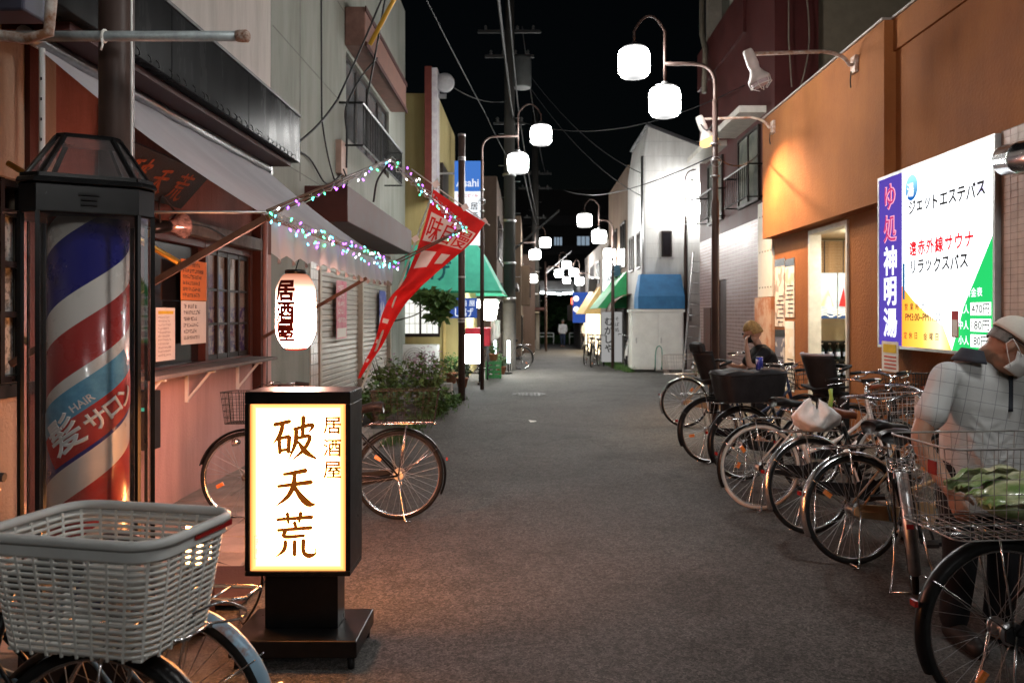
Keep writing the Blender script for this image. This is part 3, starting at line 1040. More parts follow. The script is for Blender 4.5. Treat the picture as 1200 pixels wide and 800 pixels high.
# ------------------------------------------------------------------ barber pole
bp = thing('barber_pole', 'barber pole with blue, white and red stripes in a black framed glass case', 'barber pole', (-1.907, 3.45, 0), R(29))
HW, CH = .245, .062       # half width, chamfer


def octo(h, c):
    return [(-h + c, -h), (h - c, -h), (h, -h + c), (h, h - c), (h - c, h), (-h + c, h), (-h, h - c), (-h, -h + c)]


def loft(mb, a, za, b_, zb, capa=False, capb=False):
    n = len(a)
    vs = [(x, y, za) for x, y in a] + [(x, y, zb) for x, y in b_]
    fs = [(i, (i + 1) % n, n + (i + 1) % n, n + i) for i in range(n)]
    if capa: fs.append(tuple(range(n - 1, -1, -1)))
    if capb: fs.append(tuple(range(n, 2 * n)))
    mb.add(vs, fs)
    return mb


D_ = .21                  # half depth of the flat sides
o8 = octo(HW, CH)
b = MB(); loft(b, o8, 1.955, o8, 2.075, True, True)
band = b.build('cap_band', M_black, bp, bevel=.008)
b = MB()
for k in range(3):
    b.cbox((0, -HW - .004, 2.035 - k * .02), (.075 - .015 * (k > 0), .014, .011))
b.build('vent_slot', M_blackmat, band)
b = MB(); loft(b, octo(HW + .012, CH), 2.076, octo(HW + .004, CH), 2.10, True, True)
b.build('cap_rim', M_black, bp, bevel=.006)
top = octo(.118, .03)
bt = octo(HW - .01, CH)
b = MB(); loft(b, octo(.126, .032), 2.285, octo(.118, .03), 2.305, True, True)
b.build('roof_plate', M_black, bp, bevel=.004)
b = MB()
for i in range(8):
    b.bar((bt[i][0], bt[i][1], 2.09), (top[i][0], top[i][1], 2.29), .015, .015)
for i in range(8):
    j = (i + 1) % 8
    b.bar((bt[i][0], bt[i][1], 2.108), (bt[j][0], bt[j][1], 2.108), .016, .016)
b.build('roof_frame', M_black, bp)
G = glass_mat('case_glass', (.93, .95, .97), .03, .95, .025)
for i in range(8):
    j = (i + 1) % 8
    MB().quad((*[v * .985 for v in bt[i]], 2.1), (*[v * .985 for v in bt[j]], 2.1), (*[v * .985 for v in top[j]], 2.29), (*[v * .985 for v in top[i]], 2.29)).build('roof_pane', glass_mat('dusty_glass', (.9, .9, .95), .05, .9, .10), bp)
# posts and side panes
for i in range(8):
    x, y = o8[i][0] * .975, o8[i][1] * .975
    MB().cbox((x, y, 1.08), (.017, .017, 1.76), (0, 0, R(45) * i)).build('post', M_black, bp)
for i in range(8):
    j = (i + 1) % 8
    a, c = [v * .955 for v in o8[i]], [v * .955 for v in o8[j]]
    MB().quad((*a, .2), (*c, .2), (*c, 1.96), (*a, 1.96)).build('pane', G, bp)
b = MB(); loft(b, octo(HW + .01, CH), .0, o8, .22, True, True)
b.build('base', M_black, bp, bevel=.01)



def stripes():
    m = M('barber_stripes', (.7, .66, .6), .28, spec=.5, coat=.3)
    t, p = nodes(m)
    tc = add_node(t, 'ShaderNodeTexCoord'); sx = add_node(t, 'ShaderNodeSeparateXYZ')
    t.links.new(tc.outputs['Object'], sx.inputs['Vector'])
    at = add_node(t, 'ShaderNodeMath', operation='ARCTAN2')
    t.links.new(sx.outputs['Y'], at.inputs[0]); t.links.new(sx.outputs['X'], at.inputs[1])
    dv = add_node(t, 'ShaderNodeMath', operation='DIVIDE'); dv.inputs[1].default_value = 2 * PI
    t.links.new(at.outputs['Value'], dv.inputs[0])
    zz = add_node(t, 'ShaderNodeMath', operation='DIVIDE'); zz.inputs[1].default_value = .70
    t.links.new(sx.outputs['Z'], zz.inputs[0])
    sb = add_node(t, 'ShaderNodeMath', operation='SUBTRACT')
    t.links.new(zz.outputs['Value'], sb.inputs[0]); t.links.new(dv.outputs['Value'], sb.inputs[1])
    of = add_node(t, 'ShaderNodeMath', operation='ADD'); of.inputs[1].default_value = 4.349
    t.links.new(sb.outputs['Value'], of.inputs[0])
    fr = add_node(t, 'ShaderNodeMath', operation='FRACT')
    t.links.new(of.outputs['Value'], fr.inputs[0])
    rp = add_node(t, 'ShaderNodeValToRGB')
    rp.color_ramp.interpolation = 'CONSTANT'
    el = rp.color_ramp.elements
    el[0].position = 0; el[0].color = (.017, .018, .17, 1)
    el[1].position = .36; el[1].color = (.74, .67, .60, 1)
    for q, c in ((.52, (.42, .032, .026, 1)), (.80, (.74, .67, .60, 1))):
        x = el.new(q); x.color = c
    t.links.new(fr.outputs['Value'], rp.inputs['Fac'])
    nz = add_node(t, 'ShaderNodeTexNoise'); nz.inputs['Scale'].default_value = 14; nz.inputs['Detail'].default_value = 8
    t.links.new(tc.outputs['Object'], nz.inputs['Vector'])
    r2 = add_node(t, 'ShaderNodeValToRGB'); r2.color_ramp.elements[0].position = .70; r2.color_ramp.elements[1].position = .715
    t.links.new(nz.outputs['Fac'], r2.inputs['Fac'])
    mx = add_node(t, 'ShaderNodeMix', data_type='RGBA'); mx.inputs[7].default_value = (.6, .5, .45, 1)
    t.links.new(r2.outputs['Color'], mx.inputs[0]); t.links.new(rp.outputs['Color'], mx.inputs[6])
    t.links.new(mx.outputs[2], p.inputs['Base Color'])
    return m


CR = .158
MB().lathe([(CR, .22), (CR, 1.97)], 48).build('striped_cylinder', stripes(), bp)
# sticker band wound along the stripe
SL = .70 / (2 * PI * CR)       # slope of the helix on the unrolled cylinder
ca, sa = math.cos(math.atan(SL)), math.sin(math.atan(SL))


def onc(x, y, r=CR + .003, zc=1.165):
    """x along the band, y across it; band centre faces the glass front"""
    u, v = x * ca - y * sa, x * sa + y * ca
    a = R(-90) + u / CR
    return (r * math.cos(a), r * math.sin(a), zc + v)


M_sky = M('sticker_blue', (.10, .30, .46), .4, col2=(.16, .42, .6), scale=20)
MB().grid(lambda u, v: onc(-.26 + .52 * u, .0 + .105 * v), 30, 3).build('blue_sticker', M_sky, bp)
MB().grid(lambda u, v: onc(-.26 + .52 * u, -.135 + .135 * v), 30, 3).build('red_sticker', M('sticker_red', (.42, .03, .025), .4), bp)
M_wl = M('white_lettering', (.72, .70, .68), .5)
b = MB()
f2 = lambda x, y: onc(x, y, CR + .005)
letter(b, 'HAIR', (-.01, .030), .045, .02, fn=f2, cut=.15)
letter(b, '髪', (-.145, -.035), .155, .02, fn=f2, cut=.1)
for i, ch in enumerate('サロン'):
    letter(b, ch, (-.01 + i * .082, -.062), .095, .03, fn=f2, cut=.1)
b.build('lettering', M_wl, bp)

# ------------------------------------------------------------------ lit stand sign
ss = thing('stand_sign', 'glowing wheeled stand sign with brush lettering 破天荒 and a black frame', 'sign', (-1.03, 3.6, 0), R(0))
x0, x1, z0, z1 = -.235, .235, .385, 1.205
yf, yb = -.06, .19
# frame as a shell round the lit face
b = MB()
b.box(x0, x1, yf, yb, z1 - .055, z1)
b.box(x0, x1, yf, yb, z0, z0 + .022)
b.box(x0, x0 + .022, yf, yb, z0 + .022, z1 - .055)
b.box(x1 - .022, x1, yf, yb, z0 + .022, z1 - .055)
b.build('frame', M_black, ss, bevel=.004)


def lit_face():
    m = E('lit_acrylic', (1, .80, .55), 34.0)
    t = m.node_tree
    e = [n for n in t.nodes if n.type == 'EMISSION'][0]
    tc = add_node(t, 'ShaderNodeTexCoord'); sx = add_node(t, 'ShaderNodeSeparateXYZ')
    t.links.new(tc.outputs['Object'], sx.inputs['Vector'])
    ax = add_node(t, 'ShaderNodeMath', operation='ABSOLUTE'); t.links.new(sx.outputs['X'], ax.inputs[0])
    zc = add_node(t, 'ShaderNodeMath', operation='SUBTRACT'); zc.inputs[1].default_value = .78
    t.links.new(sx.outputs['Z'], zc.inputs[0])
    az = add_node(t, 'ShaderNodeMath', operation='ABSOLUTE'); t.links.new(zc.outputs['Value'], az.inputs[0])
    dx = add_node(t, 'ShaderNodeMath', operation='SUBTRACT'); dx.inputs[0].default_value = .216; t.links.new(ax.outputs['Value'], dx.inputs[1])
    dz = add_node(t, 'ShaderNodeMath', operation='SUBTRACT'); dz.inputs[0].default_value = .38; t.links.new(az.outputs['Value'], dz.inputs[1])
    mn = add_node(t, 'ShaderNodeMath', operation='MINIMUM')
    t.links.new(dx.outputs['Value'], mn.inputs[0]); t.links.new(dz.outputs['Value'], mn.inputs[1])
    mr = add_node(t, 'ShaderNodeMapRange'); mr.inputs['From Max'].default_value = .07
    t.links.new(mn.outputs['Value'], mr.inputs['Value'])
    rp = add_node(t, 'ShaderNodeValToRGB')
    rp.color_ramp.elements[0].color = (.018, .005, .001, 1)
    rp.color_ramp.elements[1].color = (1, .36, .11, 1)
    x = rp.color_ramp.elements.new(.35); x.color = (.065, .024, .007, 1)
    t.links.new(mr.outputs['Result'], rp.inputs['Fac'])
    t.links.new(rp.outputs['Color'], e.inputs['Color'])
    return m


MB().box(x0 + .022, x1 - .022, yf + .012, yf + .02, z0 + .022, z1 - .055).build('lit_panel', lit_face(), ss)
MB().box(x0 + .022, x1 - .022, yb - .02, yb - .012, z0 + .022, z1 - .055).build('rear_lit_panel', _mats['lit_acrylic'], ss)
fn = lambda x, y: (x, yf + .0095, y)
b = MB()
M_bink = E('brown_sign_ink', (.15, .036, .004), 1.0)
for i, ch in enumerate('破天荒'):
    brush(b, BR[ch], (-.015, .998 - i * .215), .198, fn)
letter(b, '居酒屋', (.152, 1.055), .084, .022, True, 1.18, fn)
b.build('lettering', M_bink, ss)
b = MB()
for (a, c, e_, f_) in ((-.195, -.15, .46, .463), (-.195, -.15, .562, .565), (-.195, -.192, .463, .562), (-.153, -.15, .463, .562)):
    b.quad((a, yf + .0095, e_), (c, yf + .0095, e_), (c, yf + .0095, f_), (a, yf + .0095, f_))
letter(b, '華帳', (-.1725, .536), .034, 0, True, 1.25, fn)
b.build('seal_mark', E('pale_seal', (.55, .36, .16), 1.1), ss)
MB().box(-.165, .165, .0, .14, .13, z0).build('column', M_black, ss, bevel=.004)
MB().box(-.28, .28, -.14, .25, .055, .13).build('base', M_black, ss, bevel=.006)
for sx_ in (-.25, .25):
    for sy_ in (-.11, .22):
        b = MB()
        b.lathe([(.008, -.012), (.028, -.012), (.030, 0), (.028, .012), (.008, .012)], 14, Matrix.Translation((sx_, sy_, .03)) @ rotm((0, R(90), R(20))))
        b.cbox((sx_, sy_, .055), (.03, .03, .02))
        b.build('caster', M_blackmat, ss)
tag(MB().tube(catmull([(-1.24, 3.7, .40), (-1.26, 3.74, .25), (-1.33, 3.8, .12), (-1.45, 4.0, .018), (-1.8, 4.8, .03), (-2.6, 5.1, .04)]), .006, 5).build('power_cord', M_cable), 'thin black power cord trailing from the stand sign to the wall', 'cord')

# small floor lamp behind the basket
flp = thing('floor_lantern', 'small warm glowing floor lantern box behind the white basket', 'lantern', (-1.62, 3.9, 0))
MB().box(-.06, .06, -.06, .06, 0, .34).build('box', M_wood_red, flp, bevel=.006)
MB().lathe([(.058, .34), (.06, .36), (.058, .50), (.05, .56), (.03, .585), (0, .59)], 16).build('glowing_shade', E('warm_shade', (1, .36, .10), 45.0), flp)
mat_ = MB().box(-1.95, -1.5, 4.15, 4.75, .036, .05).build('door_mat', M('mat_dark', (.05, .028, .028), .95, bump=.6, bscale=90))
tag(mat_, 'dark mat lying on the paving slabs behind the stand sign', 'mat')

# ------------------------------------------------------------------ street lamps
def globe_mat():
    m = E('lantern_globe', (1, .985, .95), LAMP)
    t = m.node_tree
    e = [n for n in t.nodes if n.type == 'EMISSION'][0]
    tc = add_node(t, 'ShaderNodeTexCoord'); sx = add_node(t, 'ShaderNodeSeparateXYZ')
    t.links.new(tc.outputs['Object'], sx.inputs['Vector'])
    mr = add_node(t, 'ShaderNodeMapRange'); mr.inputs['From Min'].default_value = -.225; mr.inputs['From Max'].default_value = .205
    t.links.new(sx.outputs['Z'], mr.inputs['Value'])
    rp = add_node(t, 'ShaderNodeValToRGB')
    el = rp.color_ramp.elements
    el[0].position = 0; el[0].color = (.006, .006, .006, 1)
    el[1].position = 1; el[1].color = (.003, .003, .003, 1)
    for q, c in ((.05, .02), (.10, 1), (.82, 1), (.90, .012)):
        x = el.new(q); x.color = (c, c * .985, c * .95, 1)
    t.links.new(mr.outputs['Result'], rp.inputs['Fac'])
    t.links.new(rp.outputs['Color'], e.inputs['Color'])
    return m


M_globe = globe_mat()
_gm = None


def globe_mesh():
    global _gm
    if _gm is None:
        p = [(.03, -.225), (.11, -.22), (.17, -.20), (.205, -.15), (.212, -.05), (.212, .08), (.20, .15), (.16, .19), (.06, .205)]
        _gm = MB().lathe(p, 12, smooth=True).mesh('globe')
        _gm.materials.append(M_globe)
    return _gm


LCAP = MB().lathe([(.17, .19), (.15, .205), (.06, .225), (.035, .27), (.0, .275)], 12).mesh('cap'); LCAP.materials.append(M_steel)
LRIB = MB()
for i in range(6):
    a = i * PI / 3
    LRIB.tube([(.214 * math.cos(a), .214 * math.sin(a), -.16), (.217 * math.cos(a), .217 * math.sin(a), .10), (.17 * math.cos(a), .17 * math.sin(a), .19)], .005, 4)
LRIB = LRIB.mesh('rib'); LRIB.materials.append(M_white)


def street_lamp(label, base, top, r, globes, arm_z, rings=True):
    """globes: offsets from the post top as (dx, dy, z); the first hangs under the arm, the second from a crook above it"""
    bx, by = base
    g0 = gz(by)
    t = thing('street_lamp', label, 'street lamp', (bx, by, g0), 0, 'street lamps with white lanterns')
    post = MB().tube([(0, 0, 0), (0, 0, top * .62), (0, 0, top * .63), (0, 0, arm_z - .5 - g0)], [r, r, r * .75, r * .72], 12).build('post', M_brownpipe, t)
    b = MB()
    dx, dy, zz = globes[0]
    s = 1 if dx > 0 else -1
    az = arm_z - g0
    L = Vector((dx, dy, 0)); u = L.normalized()
    pts = [Vector((0, 0, az - .52))] + bezier((0, 0, az - .3), (0, 0, az), u * .3 + Vector((0, 0, az)), 6) + [L + Vector((0, 0, az))]
    b.tube(pts, r * .5, 8)
    b.build('arm', M_brownpipe, t)
    if len(globes) > 1:
        dx2, dy2, z2 = globes[1]
        top2 = z2 - g0 + .62
        L2 = Vector((dx2, dy2, 0))
        mid = (L + L2) / 2
        pts = [L + Vector((0, 0, zz - g0 + .27))] + [L + Vector((0, 0, top2 - .22))] + bezier(L + Vector((0, 0, top2 - .2)), mid + Vector((0, 0, top2 + .22)), L2 + Vector((0, 0, top2 - .2)), 8) + [L2 + Vector((0, 0, z2 - g0 + .27))]
        MB().tube(pts, r * .36, 8).build('crook', M_brownpipe, t)
    else:
        MB().tube([L + Vector((0, 0, az)), L + Vector((0, 0, zz - g0 + .26))], r * .36, 8).build('hanger', M_brownpipe, t)
    for (gx, gy, z) in globes:
        gl = link('lantern_globe', globe_mesh(), t); gl.location = (gx, gy, z - g0)
        c = link('lantern_cap', LCAP, gl)
        c = link('lantern_ribs', LRIB, gl)
    if rings:
        b = MB()
        for k in range(3):
            b.tube([(r * 1.1 * math.cos(a) , r * 1.1 * math.sin(a), arm_z - g0 - 1.1 - k * .22) for a in [i * PI / 5 for i in range(10)]], .012, 5, closed=True)
        b.tube([(.0 + .07 * math.cos(a) + s * (-.0), -r - .01, arm_z - g0 - 1.35 + .07 * math.sin(a)) for a in [i * PI / 6 for i in range(12)]], .006, 4, closed=True)
        b.build('clamps', M_steel, t)
    return t


def at(u, v, Y):
    return (u - 620) * Y / 933, Y, 1.55 - (v - 368) * Y / 933


def lamp_px(label, base_u, Y, gl, arm_v, r, top=None):
    bx = (base_u - 620) * Y / 933
    gs = []
    for (u, v) in gl:
        X, _, Z = at(u, v, Y)
        gs.append((X - bx, 0, Z))
    az = at(0, arm_v, Y)[2]
    return street_lamp(label, (bx, Y), az, r, gs, az)


lamp_px('brown street lamp by the bicycles with two big white lanterns over the road', 838, 10.9, [(779, 119), (743, 73)], 75, .052)
lamp_px('street lamp with twin lanterns in front of the green awning shop', 565, 16.4, [(607, 191), (634, 158)], 160, .042)
lamp_px('street lamp with two stacked lanterns beside the white house', 803, 22.45, [(811, 221), (811, 244)], 199, .045)
lamp_px('slim street lamp with twin lanterns by the white shop board', 718, 23.8, [(702, 277), (685, 258)], 258, .05)
lamp_px('distant street lamp with twin lanterns beside the second utility pole', 606, 31, [(627, 298), (639, 284)], 284, .05)
lamp_px('far street lamp with two lanterns beside the lit shop sign', 722, 30, [(714, 297), (714, 310)], 288, .05)
lamp_px('far street lamp at the street end carrying the left pair of lanterns', 640, 40, [(655, 320), (664, 310)], 312, .05)
lamp_px('far street lamp at the street end carrying the right pair of lanterns', 694, 40, [(679, 329), (672, 319)], 320, .05)
lamp_px('farthest street lamp with one small lantern under the archway', 690, 47, [(664, 328)], 318, .05)
lamp_px('single small lantern street lamp left of the far utility pole', 612, 36, [(624, 326)], 314, .05)
# the thick brown post beside the barber pole
tp = thing('thick_pole', 'thick brown steel pole rising behind the barber pole', 'pole', (-2.03, 3.92, 0))
MB().tube([(0, 0, 0), (0, 0, 5.6)], .08, 16).build('tube', M_brownpipe, tp)
MB().tube([(.079, -.012, 0), (.079, -.012, 5.6)], .006, 5).build('conduit', M_white, tp)
MB().lathe([(.16, 0), (.16, .02), (.09, .03), (.082, .12)], 14, caps=False).build('base_flange', M_brownpipe, tp)
# two unseen street lamps, added out of view to light the foreground
street_lamp('added unseen street lamp just right of the stooping man, lighting the foreground', (3.35, 2.2), 4.95, .055, [(-.75, .1, 4.3), (-1.3, .1, 4.85)], 4.95)
street_lamp('added unseen street lamp behind the viewpoint on the right side, lighting the foreground', (2.6, -4.2), 4.95, .055, [(-.85, .2, 4.3), (-1.4, .2, 4.85)], 4.95)
# ------------------------------------------------------------------ bicycles
_bm = {}


def cached(key, fn, mat):
    k = (key, mat.name)
    if k not in _bm:
        me = fn().mesh(key[0] if isinstance(key, tuple) else key)
        me.materials.append(mat)
        _bm[k] = me
    return _bm[k]


WR = .335


def wheel_rim():
    b = MB()
    prof = [(WR - .028, -.011), (WR - .036, -.009), (WR - .040, 0), (WR - .036, .009), (WR - .028, .011)]
    n = 48
    vs, fs = [], []
    for i in range(n):
        a = 2 * PI * i / n
        for r, y in prof:
            vs.append((r * math.cos(a), y, r * math.sin(a)))
    k = len(prof)
    for i in range(n):
        for j in range(k - 1):
            fs.append((i * k + j, ((i + 1) % n) * k + j, ((i + 1) % n) * k + j + 1, i * k + j + 1))
    return b.add(vs, fs, True)


def wheel_tyre():
    n, k = 48, 8
    vs, fs = [], []
    for i in range(n):
        a = 2 * PI * i / n
        for j in range(k):
            t = 2 * PI * j / k
            r = WR - .016 + .0175 * math.cos(t)
            vs.append((r * math.cos(a), .0185 * math.sin(t), r * math.sin(a)))
    for i in range(n):
        for j in range(k):
            fs.append((i * k + j, ((i + 1) % n) * k + j, ((i + 1) % n) * k + (j + 1) % k, i * k + (j + 1) % k))
    return MB().add(vs, fs, True)


def wheel_spokes():
    b = MB()
    n = 36
    for i in range(n):
        s = 1 if i % 2 else -1
        a = 2 * PI * i / n
        c = a + (1 if (i // 2) % 2 else -1) * 1.15
        b.tube([(.026 * math.cos(c), s * .028, .026 * math.sin(c)), ((WR - .036) * math.cos(a), 0, (WR - .036) * math.sin(a))], .0013, 3, caps=False)
    return b


def wheel_hub(rear):
    b = MB()
    m = rotm((R(90), 0, 0))
    p = [(.008, -.062), (.008, -.04), (.03, -.035), (.03, -.025), (.016, -.02), (.016, .02), (.03, .025), (.03, .035), (.008, .04), (.008, .062)]
    b.lathe(p, 12, m)
    if rear:
        b.lathe([(.046, .040), (.048, .043), (.046, .048), (.02, .052)], 16, m)
        b.lathe([(.036, -.05), (.036, -.04)], 16, m)
    return b


def fender_mesh(a0, a1):
    def f():
        b = MB()
        prof = [(-.030, -.016), (-.022, -.004), (0, .003), (.022, -.004), (.030, -.016)]
        n = 26
        vs, fs = [], []
        for i in range(n + 1):
            a = a0 + (a1 - a0) * i / n
            for y, dr in prof:
                r = WR + .022 + dr
                vs.append((r * math.cos(a), y, r * math.sin(a)))
        for i in range(n):
            for j in range(4):
                fs.append((i * 5 + j, (i + 1) * 5 + j, (i + 1) * 5 + j + 1, i * 5 + j + 1))
        return b.add(vs, fs, True)
    return f


def rrect(w, d, r, n=4):
    out = []
    for cx, cy_, a0 in ((w / 2 - r, d / 2 - r, 0), (-w / 2 + r, d / 2 - r, 90), (-w / 2 + r, -d / 2 + r, 180), (w / 2 - r, -d / 2 + r, 270)):
        for i in range(n + 1):
            a = R(a0 + 90 * i / n)
            out.append((cx + r * math.cos(a), cy_ + r * math.sin(a)))
    return out


def wire_basket_mesh(L, W, H, taper=.82, nv=12, nh=6, wr=.0022):
    """open wire basket, base centre at the origin"""
    b = MB()
    def ring(t):
        s = taper + (1 - taper) * t
        return [(x * s, y * s, H * t) for x, y in rrect(L, W, .05)]
    for j in range(nh):
        t = j / (nh - 1)
        b.tube(ring(t), .0045 if j == nh - 1 else (.0032 if j == 0 else wr), 4, closed=True)
    r0, r1 = ring(0), ring(1)
    per = []
    for k, (n_, ) in enumerate(((nv,),)):
        for side in range(4):
            cnt = nv if side % 2 else int(nv * .75)
            for i in range(cnt):
                u = (i + .5) / cnt - .5
                if side == 0: p = (u * (L - .06), W / 2)
                elif side == 1: p = (u * (L - .06), -W / 2)
                elif side == 2: p = (L / 2, u * (W - .06))
                else: p = (-L / 2, u * (W - .06))
                per.append(p)
    for x, y in per:
        b.tube([(x * taper, y * taper, 0), (x, y, H)], wr, 4, caps=False)
    for i in range(nv):
        u = ((i + .5) / nv - .5) * (L - .04) * taper
        b.tube([(u, -W / 2 * taper, 0), (u, W / 2 * taper, 0)], wr, 4, caps=False)
    for i in range(5):
        u = ((i + .5) / 5 - .5) * (W - .04) * taper
        b.tube([(-L / 2 * taper, u, 0), (L / 2 * taper, u, 0)], wr, 4, caps=False)
    return b


def saddle_mesh():
    b = MB()
    secs = [(-.14, .085, .0), (-.12, .105, .012), (-.06, .10, .012), (0, .062, .0), (.06, .036, -.004), (.12, .026, -.006), (.135, .018, -.015)]
    n = 12
    vs, fs = [], []
    for x, hw, dz in secs:
        for j in range(n):
            a = 2 * PI * j / n
            y = hw * math.cos(a)
            z = (.032 if math.sin(a) > 0 else .045) * math.sin(a) * (.6 + .4 * min(1, hw / .08)) + dz
            vs.append((x, y, z))
    for i in range(len(secs) - 1):
        for j in range(n):
            fs.append((i * n + j, i * n + (j + 1) % n, (i + 1) * n + (j + 1) % n, (i + 1) * n + j))
    fs.append(tuple(range(n))); fs.append(tuple(range((len(secs) - 1) * n + n - 1, (len(secs) - 1) * n - 1, -1)))
    return b.add(vs, fs, True)


M_gold = M('gold_frame_paint', (.55, .36, .20), .35, .5, var=.12)
M_brownleather = M('brown_leather', (.20, .055, .025), .4, var=.2)
M_blackleather = M('black_vinyl', (.016, .016, .017), .36, var=.2)
M_navy = M('navy_paint', (.02, .03, .07), .3, coat=.5)
M_wirebrown = M('brown_wire', (.10, .07, .055), .5, .4)
M_red = M('red_reflector', (.28, .012, .010), .2, spec=.7)
M_amber = M('amber_reflector', (.75, .22, .05), .25, spec=.7)
M_whiteframe = M('white_frame_paint', (.75, .75, .74), .3, coat=.4, var=.05)
M_silver = M('silver_paint', (.45, .45, .46), .35, .6, var=.1)


def bicycle(label, loc, ang, frame=M_black, fender=M_chrome, rim=M_chrome, tyre=M_rubber, saddle=M_blackleather, front_basket=None, rear_rack=True,
            rear_basket=None, basket_mat=M_steel, grips=M_blackmat, case=None, lean=-4, steer=0, group='bicycles parked along the street', stay=M_chrome, ride=.78):
    t = thing('bicycle', label, 'bicycle', loc, ang, group)
    t.rotation_euler = (R(lean), 0, ang)
    t.rotation_mode = 'XYZ'

    def wheel(x, rear, parent, off=(0, 0)):
        w_ = link('wheel', cached('rim', wheel_rim, rim), parent)
        w_.location = (x, 0, WR)
        w_.rotation_euler = (0, rnd.uniform(0, 6), 0)
        link('tyre', cached('tyre', wheel_tyre, tyre), w_)
        link('spokes', cached('spokes', wheel_spokes, M_steel), w_)
        link('hub', cached(('hub', rear), lambda: wheel_hub(rear), M_steel), w_)
        rf = MB()
        rf.cbox((.2, 0, .03), (.055, .012, .028))
        link('spoke_reflector', cached(('spoke_reflector',), lambda: rf, M_amber), w_)
        return w_

    WBx = 1.13
    wheel(0, True, t)
    f = link('mudguard', cached(('mudguard', 1), fender_mesh(R(40), R(205)), fender), t); f.location = (0, 0, WR)
    # frame
    b = MB()
    bb = (.44, 0, .29)
    hd0, hd1 = (.985, 0, .60), (.945, 0, .80)
    b.tube([hd0, hd1], .019, 10)
    b.tube(bezier((.975, 0, .64), (.72, 0, .38), bb, 8), .019, 10)
    b.tube(bezier((.955, 0, .74), (.70, 0, .50), (.385, 0, .44), 8), .014, 8)
    b.tube([bb, (.29, 0, .74)], .016, 10)
    for s in (-1, 1):
        b.tube([(.42, s * .022, .29), (.30, s * .05, .30), (0, s * .060, WR)], .009, 6)
        b.tube([(.31, s * .016, .68), (.27, s * .04, .62), (0, s * .060, WR)], .007, 6)
    b.lathe([(.022, -.036), (.022, .036)], 12, Matrix.Translation(bb) @ rotm((R(90), 0, 0)))
    b.build('frame', frame, t)
    b = MB(); b.tube([(.295, 0, .72), (.275, 0, .80)], .0125, 8)
    b.build('seat_post', M_chrome, t)
    s_ = link('saddle', cached('saddle', saddle_mesh, saddle), t); s_.location = (.26, 0, .84); s_.rotation_euler = (0, R(3), 0)
    # springs under the saddle
    # front assembly
    fk = MB()
    fk.tube([(.992, 0, .57), (.935, 0, .87)], .0135, 8)
    for s in (-1, 1):
        fk.tube([(.99, 0, .585), (.992, s * .045, .575), (1.02, s * .052, .48), (1.08, s * .052, WR + .03), (WBx, s * .052, WR)], .0105, 6)
    fko = fk.build('fork', frame if frame is not M_gold else M_chrome, t)
    wheel(WBx, False, t)
    f = link('mudguard', cached(('mudguard', 2), fender_mesh(R(15), R(170)), fender), t); f.location = (WBx, 0, WR)
    h = MB()
    h.tube([(.935, 0, .86), (.93, 0, .93), (.955, 0, .965)], .012, 8)
    hp_ = []
    for s in (-1, 1):
        h.tube(catmull([(.955, 0, .965), (.975, s * .06, .985), (.96, s * .17, 1.01), (.86, s * .265, 1.02), (.74, s * .285, 1.01)], 5), .011, 8)
    hb = h.build('handlebar', M_chrome, t)
    for s in (-1, 1):
        MB().tube([(.84, s * .27, 1.019), (.735, s * .286, 1.01)], .016, 8).build('grip', grips, hb)
        MB().tube(catmull([(.885, s * .25, 1.005), (.88, s * .262, .985), (.81, s * .285, .978), (.755, s * .295, .968)], 4), .0055, 6).build('brake_lever', M_chrome, hb)
        MB().tube(catmull([(.89, s * .25, 1.0), (.98, s * .2, 1.03), (1.06, s * .06, .93), (1.0, s * .03, .72)], 5), .0032, 4).build('brake_cable', M_cable, hb)
    MB().sphere((.93, .12, 1.035), (.022, .022, .016), 10, 6).build('bell', M_chrome, hb)
    # lamp
    b = MB(); b.lathe([(.012, -.03), (.026, -.01), (.030, .025), (.0, .03)], 12, Matrix.Translation((1.19, .07, .60)) @ rotm((0, R(90), 0)))
    b.build('front_lamp', M_chrome, t)
    # crank, chain case, pedals
    b = MB()
    m = Matrix.Translation((.44, -.052, .29)) @ rotm((R(90), 0, 0))
    b.prism([(.085 * math.cos(a), .085 * math.sin(a)) for a in [R(-120 + i * 15) for i in range(16)]] + [(-.12, .055), (-.43, .085), (-.475, .06), (-.475, .02), (-.44, .005), (-.10, -.05)], .012, m)
    b.build('chain_case', case or M_blackmat, t, bevel=.004)
    for ca_, cb_, (px_, py_, pz_) in (((.44, -.075, .29), (.48, -.085, .14), (.48, -.135, .135)), ((.44, .075, .29), (.40, .085, .44), (.40, .135, .445))):
        cr_ = MB().tube([ca_, cb_], .009, 6).build('crank', M_chrome, t)
        MB().cbox((px_, py_, pz_), (.085, .085, .022)).build('pedal', M_blackmat, cr_)
    # stand
    b = MB()
    for s in (-1, 1):
        b.tube([(0, s * .072, WR), (-.02, s * .085, .2), (-.055, s * .125, .012), (-.10, s * .135, .006)], .0065, 6)
    b.tube([(-.055, -.125, .012), (-.055, .125, .012)], .006, 6)
    b.build('kickstand', stay, t)
    # mudguard stays
    for s in (-1, 1):
        MB().tube([(0, s * .062, WR), (-.30, s * .03, WR + .205)], .0028, 4).build('mudguard_stay', stay, t)
        MB().tube([(WBx, s * .058, WR), (WBx - .27, s * .03, WR + .26)], .0028, 4).build('mudguard_stay', stay, t)
    tl = MB(); tl.cbox((-.362, 0, WR + .115), (.012, .036, .024))
    tl.build('tail_reflector', M_red, t)
